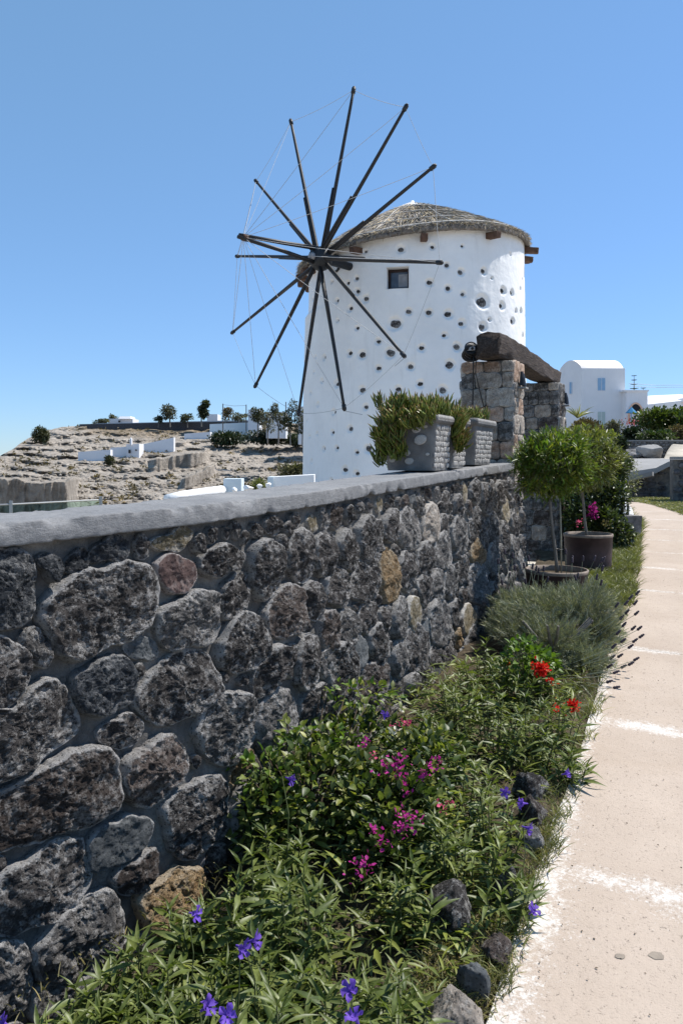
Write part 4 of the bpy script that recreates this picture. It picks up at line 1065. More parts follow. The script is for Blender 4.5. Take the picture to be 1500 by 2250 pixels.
def joined(name, kind, Ms, mt, parent=None, tone=None, smooth=True, nvar=4):
    Vs, Fs, Ts, To = [], [], [], []; n0 = 0
    var = np.arange(len(Ms)) % nvar
    tone = rng.random(len(Ms)) if tone is None else tone
    for v in range(nvar):
        S = Ms[var == v]
        if len(S) == 0: continue
        V, Fc, tip = leaf_arrays(kind, v); W = np.einsum('nij,vj->nvi', S[:, :3, :3], V) + S[:, None, :3, 3]
        Vs.append(W.reshape(-1, 3)); k = np.arange(len(S))[:, None, None] * len(V) + n0
        d = {}
        for f in Fc: d.setdefault(len(f), []).append(f)
        for f in d.values(): Fs.append((k + np.array(f)[None]).reshape(-1, len(f[0])))
        Ts.append(np.tile(tip, len(S))); To.append(np.repeat(tone[var == v], len(V))); n0 += len(V) * len(S)
    o = link(name, raw_mesh(name, np.vstack(Vs), Fs, mt, smooth, {'tip': np.concatenate(Ts), 'tone': np.concatenate(To)}), parent)
    return tag(o, kind='stuff')
def scatter(root, name, kind, Ms, mt, base, maxobj=300, stuff='foliage', nvar=6):
    """the leaves nearest the camera become parts, the rest one mass"""
    Ms = Ms.copy(); Ms[:, :3, 3] -= np.array(base)
    mts = mt if isinstance(mt, list) else [mt]
    if len(Ms) > maxobj:
        wp = Ms[:, :3, 3] + np.array(base); eye = np.array((0, 0, E)); c = wp.mean(0) - eye; c /= np.linalg.norm(c)
        o_ = np.argsort((wp - eye) @ c * 1.0 - 0.8 * (wp[:, 2])); near, far = o_[:maxobj], o_[maxobj:]
    else: near, far = np.arange(len(Ms)), []
    for k, i in enumerate(near):
        o = bpy.data.objects.new(name, leaf_mesh(kind, int(rng.integers(nvar)), mts[k % len(mts)])); COL.objects.link(o); o.parent = root; o.matrix_basis = Matrix(Ms[i].tolist())
    if len(far): 
        far = np.array(far)
        for q, m_ in enumerate(mts): 
            f = far[q::len(mts)]
            if len(f): joined(stuff, kind, Ms[f], m_, root)
def rdir(n, spread, up=0.3):
    a = rng.uniform(0, 2 * np.pi, n); return np.stack((np.cos(a) * spread, np.sin(a) * spread, up + rng.normal(0, 0.25, n)), -1)
def blades(P, D, L, Wd, n=3, droop=0.25):
    """grass-like blades: list of n+1 rows, two vertices, last a tip"""
    m = len(P); D = D / np.linalg.norm(D, axis=1)[:, None]; s = np.cross(D, rng.standard_normal((m, 3))); s /= np.linalg.norm(s, axis=1)[:, None] + 1e-9
    hz = D.copy(); hz[:, 2] = 0; hz /= np.linalg.norm(hz, axis=1)[:, None] + 1e-9
    rows = []
    for k in range(n + 1):
        t_ = k / n; c = P + D * (L * t_)[:, None] + (hz * 0.4 - np.array((0, 0, 1.0))) * (droop * L * t_ * t_)[:, None]
        if k < n: w_ = Wd * (1 - 0.55 * t_); rows += [c - s * w_[:, None], c + s * w_[:, None]]
        else: rows += [c]
    V = np.stack(rows, 1); nv = V.shape[1]; k = np.arange(m)[:, None, None] * nv
    q = np.array([(2 * j, 2 * j + 1, 2 * j + 3, 2 * j + 2) for j in range(n - 1)]).reshape(1, -1, 4); tr = np.array([[(2 * n - 2, 2 * n - 1, 2 * n)]])
    Fs = []
    if n > 1: Fs.append((k + q).reshape(-1, 4))
    Fs.append((k + tr).reshape(-1, 3))
    tip = np.concatenate([np.full(2, j / n) for j in range(n)] + [[1.0]])
    return V.reshape(-1, 3), Fs, np.tile(tip, m), nv
def blade_obj(name, P, D, L, Wd, mt, parent=None, base=(0, 0, 0), n=3, droop=0.25, tone=None):
    V, Fs, tip, nv = blades(np.asarray(P, float) - np.array(base), D, L, Wd, n, droop)
    tone = rng.random(len(P)) if tone is None else tone
    o = link(name, raw_mesh(name, V, Fs, mt, False, {'tip': tip, 'tone': np.repeat(tone, nv)}), parent)
    return tag(o, kind='stuff')

# ------------------------------------------------------------------ gateway: two stone pillars, a log across
a_ = np.array((0.44, 0.90)); a_ /= np.linalg.norm(a_); n_w = np.array((a_[1], -a_[0]))   # along the wall / towards the path
C0 = np.array((1.675, 7.50))     # right front corner of the near pillar
def gpt(t, o, z): p = C0 + a_ * t + n_w * o; return np.array((p[0], p[1], z))
grz = math.atan2(a_[0], a_[1])
GM = Matrix.Rotation(-grz, 4, 'Z')    # local x = towards the path, local y = along the wall
PK = ['pumice'] * 5 + ['pumice_pink'] * 2 + ['basalt_grey'] * 2
def face_stones(root, base, origin, udir, width, z0, z1, ndir, kinds, rh=(0.13, 0.2), depth=0.03, sd=0, gap=0.018):
    rg = random.Random(sd); z = z0; out = []
    while z < z1 - 0.05:
        h = min(rg.uniform(*rh), z1 - z)
        if z1 - z - h < 0.08: h = z1 - z
        u = 0.0
        while u < width - 0.03:
            wd = min(rg.uniform(0.12, 0.27), width - u)
            if width - u - wd < 0.08: wd = width - u
            g_ = gap / 2; P = np.array([(-wd / 2 + g_, -h / 2 + g_), (0, -h / 2 + g_ * .7), (wd / 2 - g_, -h / 2 + g_), (wd / 2 - g_ * .7, 0), (wd / 2 - g_, h / 2 - g_), (0, h / 2 - g_ * .7), (-wd / 2 + g_, h / 2 - g_), (-wd / 2 + g_ * .7, 0)])
            P = P * (1 + 0.05 * np.array([[rg.uniform(-1, 1)] for _ in range(8)]))
            kd = rg.choice(kinds); me = stone_mesh('stone', P, 0.028, M[kd], res=0.012, rough=0.55, flat=0.5)
            c = np.array(origin) + np.array(udir) * (u + wd / 2) + np.array((0, 0, z + h / 2)) + np.array(ndir) * rg.uniform(-0.004, 0.008)
            U_ = Vector(udir); Nn = Vector(ndir); Up = Vector((0, 0, 1)); c = c - np.array(base)
            link('stone', me, root, M=Matrix(((U_.x, Up.x, Nn.x, c[0]), (U_.y, Up.y, Nn.y, c[1]), (U_.z, Up.z, Nn.z, c[2]), (0, 0, 0, 1))))
            u += wd
        z += h
def pillar(label, t0, t1, w_, zb, zt, sd, kinds):
    c = gpt((t0 + t1) / 2, -w_ / 2, zb); root = thing('gate_pillar', label, 'pillar', c, 'stone pillars of the gateway')
    o = MB().box((0, 0, 0), (w_ - 0.03, (t1 - t0) - 0.03, zt - zb)).build('mortar_core', M['mortar'], root)
    o.matrix_basis = GM @ Matrix.Translation((0, 0, (zt - zb) / 2))
    nx = (n_w[0], n_w[1], 0); ay = (a_[0], a_[1], 0); nax = (-n_w[0], -n_w[1], 0); nay = (-a_[0], -a_[1], 0)
    i_ = 0.012
    face_stones(root, c, gpt(t0 + i_, -w_, 0), nx, w_, zb, zt, nay, kinds, sd=sd)
    face_stones(root, c, gpt(t0, -i_, 0), ay, t1 - t0, zb, zt, nx, kinds, sd=sd + 1)
    face_stones(root, c, gpt(t1, -w_ + i_, 0), nay, t1 - t0, zb, zt, nax, kinds, sd=sd + 2)
    face_stones(root, c, gpt(t1 - i_, 0, 0), nax, w_, zb, zt, ay, kinds, sd=sd + 3)
    return root
zt = E + 0.975
p1 = pillar('stone gate pillar standing at the end of the dark wall beside the planters', 0.0, 0.39, 0.53, E - 1.4, zt, 3, PK)
p2 = pillar('darker stone gate pillar beyond the opening, under the far end of the log', 2.39, 2.80, 0.56, E - 1.3, zt, 31, ['basalt_grey'] * 3 + ['pumice'] * 2 + ['basalt_brown'])
# log
nb = 60; nr = 28
tt = np.linspace(0, 1, nb); th = np.linspace(0, 2 * np.pi, nr, endpoint=False)
T_, A_ = np.meshgrid(tt, th, indexing='ij')
sq = lambda a, p: np.sign(a) * np.abs(a) ** p
lx = sq(np.cos(A_), 0.24) * 0.116 * (1 - .1 * T_); lz = sq(np.sin(A_), 0.24) * (0.112 - .02 * T_); ly = -0.22 + T_ * 3.25
Pn = np.stack((lx * 12, ly * 0.9, lz * 12), -1); nz_ = 0.040 * fbm(Pn, 4, 90) + 0.020 * fbm(Pn * 3, 4, 91); rr = np.hypot(lx, lz)
lx = lx * (1 + nz_ / rr); lz = lz * (1 + nz_ / rr) + 0.012 * np.sin(T_ * 5)
ly = ly + (T_ < .001) * 0.02 * fbm(np.stack((lx * 20, lz * 20, lx * 0), -1), 3, 92)
bc = gpt(0.0, -0.195, zt + 0.13)
V = np.stack((lx, ly, lz), -1).reshape(-1, 3)
ii = np.arange(nb - 1)[:, None]; jj = np.arange(nr)[None]; j2 = (jj + 1) % nr
Fq = np.stack(np.broadcast_arrays(ii * nr + jj, ii * nr + j2, (ii + 1) * nr + j2, (ii + 1) * nr + jj), -1).reshape(-1, 4)
me = raw_mesh('log_lintel', V, [Fq, np.array([np.arange(nr)[::-1]]), np.array([(nb - 1) * nr + np.arange(nr)])], M['beam'], True)
lg = link('log_lintel', me, None, M=Matrix.Translation(bc) @ GM)
tag(lg, 'thick weathered dark wooden log lying across the two stone pillars', 'beam')
# black fitting with cables on the near end of the log
fx = gpt(-0.15, -0.375, zt + 0.085); lamp = thing('cable_fitting', 'black bundle of cables and sockets hung at the near end of the log', 'electrical box', fx); lamp.scale = (.8, .8, .8)
for k in range(5):
    a = np.linspace(0, 2 * np.pi, 20); r0 = 0.075 + 0.008 * k; c = np.array((0.012 * (k % 3), 0.0, -0.02 * k + 0.04))
    MB().tube(np.stack((r0 * np.cos(a), 0.05 * np.sin(a + k), c[2] + 0.075 * np.sin(a)), -1), 0.014, 6, False).build('cable_coil', M['black_plastic'], lamp, True)
o = link('socket_box', bevel_box_mesh('socket_box', (0.14, 0.10, 0.12), M['black_plastic'], 0.02, 1, 0.004), lamp, M=GM @ Matrix.Translation((0, 0.03, 0.0)))
fp = link('face_plate', bevel_box_mesh('face_plate', (0.12, 0.012, 0.045), M['grey_plastic'], 0.005), lamp, M=GM @ Matrix.Translation((0, -0.06, 0.025)))
for sx in (-0.03, 0.03):
    MB().lathe([(0, 0), (0.016, 0), (0.018, 0.008), (0, 0.008)], n=12).build('socket', M['black_plastic'], fp, True).matrix_basis = Matrix.Translation((sx, -0.007, 0)) @ Matrix.Rotation(R(90), 4, 'X')
cz0 = E - 0.02
MB().tube([(0.02, -0.03, -0.05), (0.03, 0.06, -0.2), (0.035, 0.11, -0.45), (0.03, 0.12, -0.75), (0.04, 0.12, -1.0)], 0.009, 6).build('cable', M['black_plastic'], lamp, True)
MB().tube([(0.05, -0.03, -0.05), (0.06, 0.07, -0.25), (0.11, 0.10, -0.45), (0.17, 0.09, -0.7), (0.17, 0.10, -1.0)], 0.006, 6).build('cable', M['black_plastic'], lamp, True)
# wall lamps on the path-side faces
for k, (t_, z_, lb) in enumerate(((0.18, E + 0.80, 'dark half-round wall lamp on the path side of the near gate pillar'), (2.62, E + 0.78, 'dark half-round wall lamp on the path side of the far gate pillar'))):
    c = gpt(t_, 0.03, z_); lm = thing('wall_lamp', lb, 'lamp', c, 'lamps on the gate pillars'); lm.scale = (.62, .62, .68)
    hb = MB(); th = np.linspace(-np.pi / 2, np.pi / 2, 10); V = [(0, 0, 0.11)]; 
    V += [(0.085 * math.cos(a) * f, 0.085 * math.sin(a) * f, z) for f, z in ((0.45, 0.11), (0.8, 0.02), (1.0, -0.10)) for a in th]
    Fc = [(0, 1 + j, 2 + j) for j in range(9)] + [(1 + i * 10 + j, 1 + (i + 1) * 10 + j, 2 + (i + 1) * 10 + j, 2 + i * 10 + j) for i in (0, 1) for j in range(9)]
    hb.add(V, Fc); hb.build('lamp_shade', M['black_plastic'], lm).matrix_basis = GM
    MB().box((0.03, 0, -0.13), (0.14, 0.19, 0.025)).build('ledge', M['slab'], lm).matrix_basis = GM

# ------------------------------------------------------------------ pebble-dashed planters on the coping
def planter(label, t0, L, w_, H, base_y, sd, spots_front=None, dense=True):
    yb = base_y; xb = float(wallx(yb)); a, b = [float(v) for v in wall_frame(np.interp(yb, wy, ws))[2:]]
    # local frame: x towards the path, y along the wall
    ang = math.atan2(a, b); zb = float(coping_z(yb)) + 0.008
    ctr = np.array((xb, yb, zb)) + np.array((a, b, 0.032 * b)) * (t0 + L / 2) + np.array((b, -a, 0)) * (-0.035 - w_ / 2)
    root = thing('planter', label, 'planter', ctr, 'pebble-covered planters on the wall', -ang)
    tp = 1.16; n = 10
    def rr(x, y, r, k=5):   # rounded rectangle loop
        P = []
        for cx, cy, a0 in ((x - r, y - r, 0), (-x + r, y - r, 90), (-x + r, -y + r, 180), (x - r, -y + r, 270)):
            P += [(cx + r * math.cos(R(a0 + q * 90 / k)), cy + r * math.sin(R(a0 + q * 90 / k))) for q in range(k + 1)]
        return P
    body = MB(); loops = []
    for z, s in ((0.0, 1 / tp), (0.02, 1 / tp + .01), (H * .5, (1 + 1 / tp) / 2), (H - 0.065, 0.975)): loops.append([(x, y, z) for x, y in rr(w_ / 2 * s, L / 2 * s, 0.035)])
    m_ = len(loops[0]); V = [v for l in loops for v in l]
    body.add(V, [(i * m_ + j, i * m_ + (j + 1) % m_, (i + 1) * m_ + (j + 1) % m_, (i + 1) * m_ + j) for i in range(3) for j in range(m_)] + [tuple(range(m_))[::-1]])
    body.build('body', M['planter'], root)
    rim = MB(); loops = []
    for z, e in ((H - 0.068, -0.006), (H - 0.06, 0.016), (H - 0.03, 0.026), (H - 0.004, 0.018), (H, 0.0), (H, -0.035), (H - 0.06, -0.045)): loops.append([(x, y, z) for x, y in rr(w_ / 2 * .98 + e, L / 2 * .98 + e, 0.035)])
    V = [v for l in loops for v in l]
    rim.add(V, [(i * m_ + j, i * m_ + (j + 1) % m_, (i + 1) * m_ + (j + 1) % m_, (i + 1) * m_ + j) for i in range(len(loops) - 1) for j in range(m_)])
    rim.build('rim', M['planter'], root, True)
    so_ = MB().box((0, 0, H - 0.06), (w_ * .93, L * .93, 0.02)); so_.build('potting_soil', M['soil'], root)
    # pebbles
    rg = random.Random(sd)
    if 'pebs' not in globals():
        globals()['pebs'] = []
        for q in range(6):
            me = stone_mesh('pebble', np.array([(math.cos(a2) * 1.0, math.sin(a2) * .72) for a2 in np.linspace(0, 2 * np.pi, 8, endpoint=False)]) * 0.5, 0.28, M['pebble'], res=0.25, rough=0.0, facets=0); pebs.append(me)
    def put(face, u, z, s, rot):
        f = z / H; sc_ = 1 / tp + (0.975 - 1 / tp) * min(f / 0.86, 1)
        if face == 'path': p = Vector((w_ / 2 * sc_ - 0.001, u, z)); nn = Vector((1, 0, -0.10)).normalized(); uu = Vector((0, 1, 0))
        else: p = Vector((u, -L / 2 * sc_ + 0.001, z)); nn = Vector((0, -1, -0.10)).normalized(); uu = Vector((1, 0, 0))
        vv = nn.cross(uu); m = Matrix(((uu.x, vv.x, nn.x, p.x), (uu.y, vv.y, nn.y, p.y), (uu.z, vv.z, nn.z, p.z), (0, 0, 0, 1)))
        link('pebble', pebs[rg.randrange(6)], root, M=m @ Matrix.Rotation(rot, 4, 'Z') @ Matrix.Diagonal((s, s, s * 0.7, 1)))
    zz_ = 0.035; row = 0
    while zz_ < H - 0.085:
        u = -L / 2 * .80 + (0.012 if row % 2 else 0)
        while u < L / 2 * .82:
            if rg.random() < 0.9: put('path', u + rg.uniform(-.004, .004), zz_ + rg.uniform(-.005, .005), rg.uniform(0.026, 0.04), R(90) + rg.uniform(-.5, .5))
            u += rg.uniform(0.030, 0.040)
        zz_ += 0.040; row += 1
    nr_ = 0
    for u in np.arange(-L / 2 * .95, L / 2 * .95, 0.034):   # along the rim
        m = Matrix.Translation((w_ / 2 + 0.012, u + rg.uniform(-.004, .004), H - 0.028)) @ Matrix.Rotation(R(90), 4, 'Y')
        link('pebble', pebs[rg.randrange(6)], root, M=m @ Matrix.Diagonal((0.042, 0.034, 0.026, 1)))
    for u, z, s in (spots_front or []): put('end', u, z, s, rg.uniform(-.4, .4))
    return root, ctr, ang, H, w_, L
PB = 5.50
fr_sp = [(0.06, 0.30, 0.07), (0.09, 0.225, 0.10), (-0.02, 0.13, 0.06), (0.0, 0.07, 0.07), (-0.12, 0.18, 0.05), (0.14, 0.12, 0.03), (-0.13, 0.08, 0.055), (0.13, 0.32, 0.03)]
PLS = [planter('grey pebbled planter nearest the camera on the wall, overgrown with succulents at its front', 0.0, 0.42, 0.42, 0.41, PB, 1, fr_sp),
       planter('grey pebbled planter in the middle of the three, succulents trailing down its path side', 0.46, 0.40, 0.42, 0.40, PB, 2, [(0.1, .3, .03), (0.15, .2, .03), (0.13, .1, .03)]),
       planter('grey pebbled planter farthest along the wall, just before the stone gate pillar', 1.10, 0.66, 0.42, 0.40, PB, 3, [(0.15, 0.3, 0.03), (0.12, 0.2, 0.03)])]
def icy(k, label, pts_fn, n, L0=0.085):
    root_, ctr, ang, H, w_, L = PLS[k]
    P, D = pts_fn(n, H, w_, L)
    ca, sa = math.cos(-ang), math.sin(-ang); Rm = np.array(((ca, -sa, 0), (sa, ca, 0), (0, 0, 1)))
    P = P @ Rm.T + ctr; D = D @ Rm.T
    pl_ = thing('succulent', label, 'plant', ctr + np.array((0, 0, H)), 'succulents in the planters')
    scatter(pl_, 'finger_leaf', 'finger', frames(P, D, rng.uniform(0.7, 1.25, len(P)) * L0), M['succulent'], ctr + np.array((0, 0, H)), 300)
def tufts(C, nper, spread=0.03):
    n = len(C) * nper; P = np.repeat(C, nper, 0) + rng.normal(0, spread * .5, (n, 3)); return P
def f1(n, H, w_, L):
    m = n // 9; k = m // 2
    C1 = np.c_[rng.uniform(-.25, .20, k), rng.uniform(-L / 2 - .05, L / 2, k), H + rng.uniform(0.0, 0.09, k)]
    a = rng.random(m - k); C2 = np.c_[rng.uniform(-.30, 0.00, m - k) + 0.06 * (1 - a), -L / 2 - rng.uniform(0.02, 0.11, m - k), H - a * 0.33]
    C2[:, 0] = np.where(a > .3, -0.21 + rng.uniform(0, 0.20, m - k), C2[:, 0] + rng.uniform(0, 0.18, m - k))
    C3 = np.c_[rng.uniform(-.25, -.14, m // 4), rng.uniform(-L / 2 - .08, 0.1, m // 4), H - rng.uniform(0, 0.38, m // 4)]
    C = np.vstack((C1, C2, C3)); P = tufts(C, 9); D = rdir(len(P), 0.75, 0.75)
    out = np.repeat(np.vstack((np.tile((0, -0.1, 0.5), (k, 1)), np.tile((-.2, -0.8, 0.0), (m - k, 1)), np.tile((-.35, -0.4, 0.2), (m // 4, 1)))), 9, 0)
    return P, D + out * .9
def f2(n, H, w_, L):
    m = n // 9; k = m // 2
    C1 = np.c_[rng.uniform(-.2, .2, k), rng.uniform(-L / 2, L / 2, k), H + rng.uniform(0.0, 0.08, k)]
    a = rng.random(m - k); C2 = np.c_[w_ / 2 + rng.uniform(0.0, 0.05, m - k), -0.16 + rng.normal(0, 0.045, m - k) * (1.2 - a * .6), H - a * 0.27]
    C = np.vstack((C1, C2)); P = tufts(C, 9); D = rdir(len(P), 0.7, 0.7)
    out = np.repeat(np.vstack((np.tile((0, 0, 0.5), (k, 1)), np.tile((0.6, -0.1, 0.05), (m - k, 1)))), 9, 0); return P, D + out
def f3(n, H, w_, L):
    m = n // 9; C = np.c_[rng.uniform(-.2, .17, m), rng.uniform(-L / 2, L / 2, m), H - .02 + rng.uniform(0.0, 0.06, m)]; P = tufts(C, 9); D = rdir(len(P), 0.7, 0.9); return P, D
icy(0, 'mass of finger-leaved succulent spilling over the front of the nearest planter', f1, 1500)
icy(1, 'finger-leaved succulent trailing in a beard over the side of the middle planter', f2, 700)
icy(2, 'low finger-leaved succulent filling the farthest planter before the pillar', f3, 520, 0.075)
#@@PART5
# ------------------------------------------------------------------ planting along the wall
def gp(px, py):
    y = 1.73 / ((py - HZ) / F + 0.068); return np.array(((px - 750) / F * y, y, float(path_z(y))))
def bedpt(f, y):
    x0 = float(wallx(y)); x1 = float(pl(y)); x = x0 + (x1 - x0) * f
    return np.array((x, y, float(bed_z(np.array(x), np.array(y))) - 0.12 * (1 - f) - 0.02))
def petunia(label, base, h, rad, nst, nodes, L, mt, group, lean=(0, 0), nmax=300):
    root = thing('petunia_plant', label, 'plant', base, group)
    Ps, Ds, Ls = [], [], []
    for s in range(nst):
        a = rng.uniform(0, 2 * np.pi); r = rad * math.sqrt(rng.random()); hh = h * rng.uniform(0.65, 1.1) * (1 - 0.35 * (r / rad))
        p0 = np.array((r * .5 * math.cos(a), r * .5 * math.sin(a), -0.05)); p1 = np.array((r * math.cos(a) + lean[0] * hh, r * math.sin(a) + lean[1] * hh, hh)); pm = (p0 + p1) / 2 + np.array((0, 0, hh * .12))
        tt = np.linspace(0, 1, 5)[:, None]; pts = p0 * (1 - tt) ** 2 + 2 * pm * tt * (1 - tt) + p1 * tt ** 2
        MB().tube(pts, (.0035, .003, .003, .0025, .0015), 4, False).build('stem', M['stem'], root)
        dirn = pts[-1] - pts[-2]; dirn /= np.linalg.norm(dirn); ph = rng.uniform(0, 3)
        for k in range(nodes):
            t_ = 1 - (k / nodes) * 0.78; i0 = min(int(t_ * 4), 3); q = pts[i0] + (pts[i0 + 1] - pts[i0]) * (t_ * 4 - i0)
            for sg in ((0, np.pi) if k else (0, 1.6, 3.1, 4.7)):
                b_ = ph + k * 1.45 + sg + rng.normal(0, .25); el = (1.1 if k == 0 else rng.uniform(0.05, 0.55))
                Ps.append(q); Ds.append((math.cos(b_), math.sin(b_), el)); Ls.append(L * (0.62 if k == 0 else rng.uniform(0.55, 1.2)))
    Ps, Ds, Ls = np.array(Ps), np.array(Ds), np.array(Ls)
    scatter(root, 'leaf', 'lance', frames(Ps + base, Ds, Ls), mt, base, nmax, nvar=8)
    return root
plants = []
GA = 'violet-flowered petunias along the foot of the wall'
whereA = ['at the bottom left corner, in front of the lowest wall stones', 'right of the corner clump, below the ochre stone', 'at the bottom edge below the pair of violet flowers', 'at the bottom edge with one violet flower at its top', 'at the bottom edge beside the border rocks']
NEAR = [ # px, y, height, radius, label
 (110, 1.66, .24, .13, 'narrow-leaved petunia clump in the bottom left corner below the wall stones'),
 (245, 1.95, .17, .12, 'short petunia clump against the wall, left of the ochre stone'),
 (290, 1.66, .26, .15, 'leafy petunia clump at the bottom edge, right of the corner clump'),
 (385, 2.12, .19, .11, 'petunia clump in front of the ochre wall stone, one violet bloom on top'),
 (450, 1.80, .30, .15, 'petunia clump at the bottom edge below a pair of violet flowers'),
 (560, 2.50, .28, .13, 'petunia clump against the wall with upright shoots, left of the dark hollow'),
 (560, 2.10, .26, .15, 'petunia clump carrying the pair of violet flowers'),
 (640, 1.80, .34, .17, 'dense petunia clump at the bottom edge, left of the violet bloom on a tall stem'),
 (665, 2.35, .30, .14, 'tall petunia clump with pointed shoots beside the dark hollow'),
 (730, 2.02, .22, .13, 'petunia clump right of the pair of violet flowers'),
 (800, 1.80, .26, .15, 'petunia clump at the bottom edge with the lowest violet flower'),
 (870, 2.00, .22, .13, 'sparse petunia clump beside the border rocks at the bottom'),
 (610, 2.75, .20, .10, 'slim petunia shoots against the wall with one violet flower'),
 (700, 1.62, .30, .16, 'petunia clump cut by the bottom edge of the view'),
 (480, 1.60, .30, .16, 'petunia clump cut by the bottom edge, left of the lowest blooms'),
]
GD = 'petunias in the middle of the bed by the path'
NEAR += [(60, 1.60, .26, .13, 'petunia clump at the very corner, its tips reaching over the lowest wall stone'), (180, 1.80, .20, .12, 'petunia clump close to the wall, second from the corner'), (330, 1.85, .22, .13, 'petunia clump just left of the ochre wall stone, low and spreading'), (200, 2.05, .16, .12, 'small petunia clump squeezed against the wall, third from the corner'), (300, 2.18, .17, .11, 'small petunia clump under the ochre wall stone'), (120, 1.88, .18, .11, 'small petunia clump touching the lowest wall stones at the left'), (410, 2.42, .16, .10, 'short petunia shoots against the wall, right of the ochre stone'), (480, 2.32, .22, .12, 'petunia clump left of the slim shoots against the wall')]
for px, y, h, r, lb in NEAR:
    b_ = np.array(((px - 750) / F * y, y, 0)); b_[2] = float(bed_z(b_[0], b_[1])) - 0.10
    plants.append((b_, petunia(lb, b_, h + 0.08, r, int(7 + 12 * r / .15 * .6), 7, 0.105, [M['petunia_leaf']], GA, nmax=300)))
MID = [
 (930, 2.85, .28, .15, 'yellow-green petunia clump right of the magenta blooms'),
 (1010, 2.75, .30, .16, 'petunia clump above the half-buried border rock'),
 (1080, 2.95, .26, .14, 'petunia clump just left of the two violet flowers by the border stones'),
 (1000, 3.20, .32, .17, 'petunia clump between the magenta creeper and the border stones'),
 (900, 2.55, .22, .13, 'low petunia clump below the magenta creeper, over the dark gap'),
 (1090, 2.60, .22, .12, 'drooping petunia clump leaning over the path border'),
 (1010, 4.10, .36, .17, 'petunia clump against the wall, right of the pale pointed stone'),
 (1080, 3.80, .36, .20, 'large petunia clump in the middle of the upper green mass'),
 (1160, 3.75, .34, .18, 'petunia clump above the dark border boulder'),
 (1120, 4.35, .34, .18, 'petunia clump left of the bright green geranium'),
 (1215, 3.85, .26, .15, 'petunia clump spilling towards the path with drooping leaves'),
 (1190, 4.45, .28, .15, 'petunia clump below the red geranium heads'),
 (1060, 4.70, .30, .15, 'petunia clump against the wall behind the upper green mass'),
 (960, 3.60, .34, .16, 'petunia clump right of the creeper with white-pink flowers'),
 (1240, 3.55, .16, .10, 'trailing petunia leaning out over the white path edge'),
]
for k, (px, y, h, r, lb) in enumerate(MID):
    b_ = np.array(((px - 750) / F * y, y, 0)); b_[2] = float(bed_z(b_[0], b_[1])) - 0.11
    plants.append((b_, petunia(lb, b_, h + .05, r, int(9 + 60 * (r - .1)), 6, 0.095, [M['petunia_leaf'], M['petunia_leaf'], M['olive_leaf']] if k < 5 else [M['petunia_leaf']], GD, nmax=300)))
# violet trumpet flowers, each on the nearest plant
def flower_mesh(name, mt, n=5, r=0.03, cup=0.6, sd=0):
    rg = np.random.default_rng(sd); mb = MB()
    for k in range(n):
        a = k * 2 * np.pi / n; V = []
        for (u, v, z) in ((0.05, 0, 0), (0.45, -.26, .25), (0.85, -.36, .42), (1.0, -.12, .36), (1.02, .15, .40), (0.82, .38, .44), (0.45, .26, .25), (0.55, 0, .16)):
            u += rg.normal(0, .10); v += rg.normal(0, .07); z += rg.normal(0, .14); V.append(((u * math.cos(a) - v * math.sin(a)) * r, (u * math.sin(a) + v * math.cos(a)) * r, z * r * cup))
        mb.add(V, [(0, 1, 7), (1, 2, 7), (2, 3, 7), (3, 4, 7), (4, 5, 7), (5, 6, 7), (6, 0, 7)])
    mb.lathe([(0.12 * r, -1.1 * r), (0.14 * r, -.6 * r), (0.30 * r, 0.0), (0.45 * r, .16 * r * cup)], n=8)
    return raw_mesh(name, np.vstack(mb.V), mb.F, mt, True)
VF = [flower_mesh('flower', M['violet'], 5, 0.0215, 1.5 - .35 * s, s) for s in range(3)]
for px, py, y in ((637, 1712, 2.72), (430, 2008, 2.12), (533, 2083, 1.92), (560, 2066, 1.94), (768, 2175, 1.72), (780, 2236, 1.62), (455, 2213, 1.62), (500, 2232, 1.62), (1147, 1765, 2.90), (1160, 1820, 2.75), (1108, 1740, 3.0), (1243, 1700, 3.4), (1170, 2000, 2.5), (845, 1572, 3.45), (8, 2250, 1.8)):
    p = at(px, py, y); root = min(plants, key=lambda q: np.linalg.norm((q[0] - p)[:2]))[1]; b_ = np.array(root.location)
    nrm = Vector((rng.normal(0, .8) + .1, -0.55 + rng.normal(0, .4), 0.5 + rng.normal(0, .35)))
    f = link('flower', VF[rng.integers(3)], root, M=Matrix.Translation(p - b_) @ nrm.to_track_quat('Z', 'Y').to_matrix().to_4x4())
    f['label'] = 'violet trumpet flower'
    q = np.array((p[0] * .0 + b_[0] + (p - b_)[0] * .6, b_[1] + (p - b_)[1] * .6, b_[2]))
    MB().tube([p - b_ - np.array(nrm) * .02, (p - b_) * .75 + (q - b_) * .25 + (0, 0, -.01), (p - b_) * .35 + (q - b_) * .65], .0018, 4, False).build('flower_stalk', M['stem'], root)

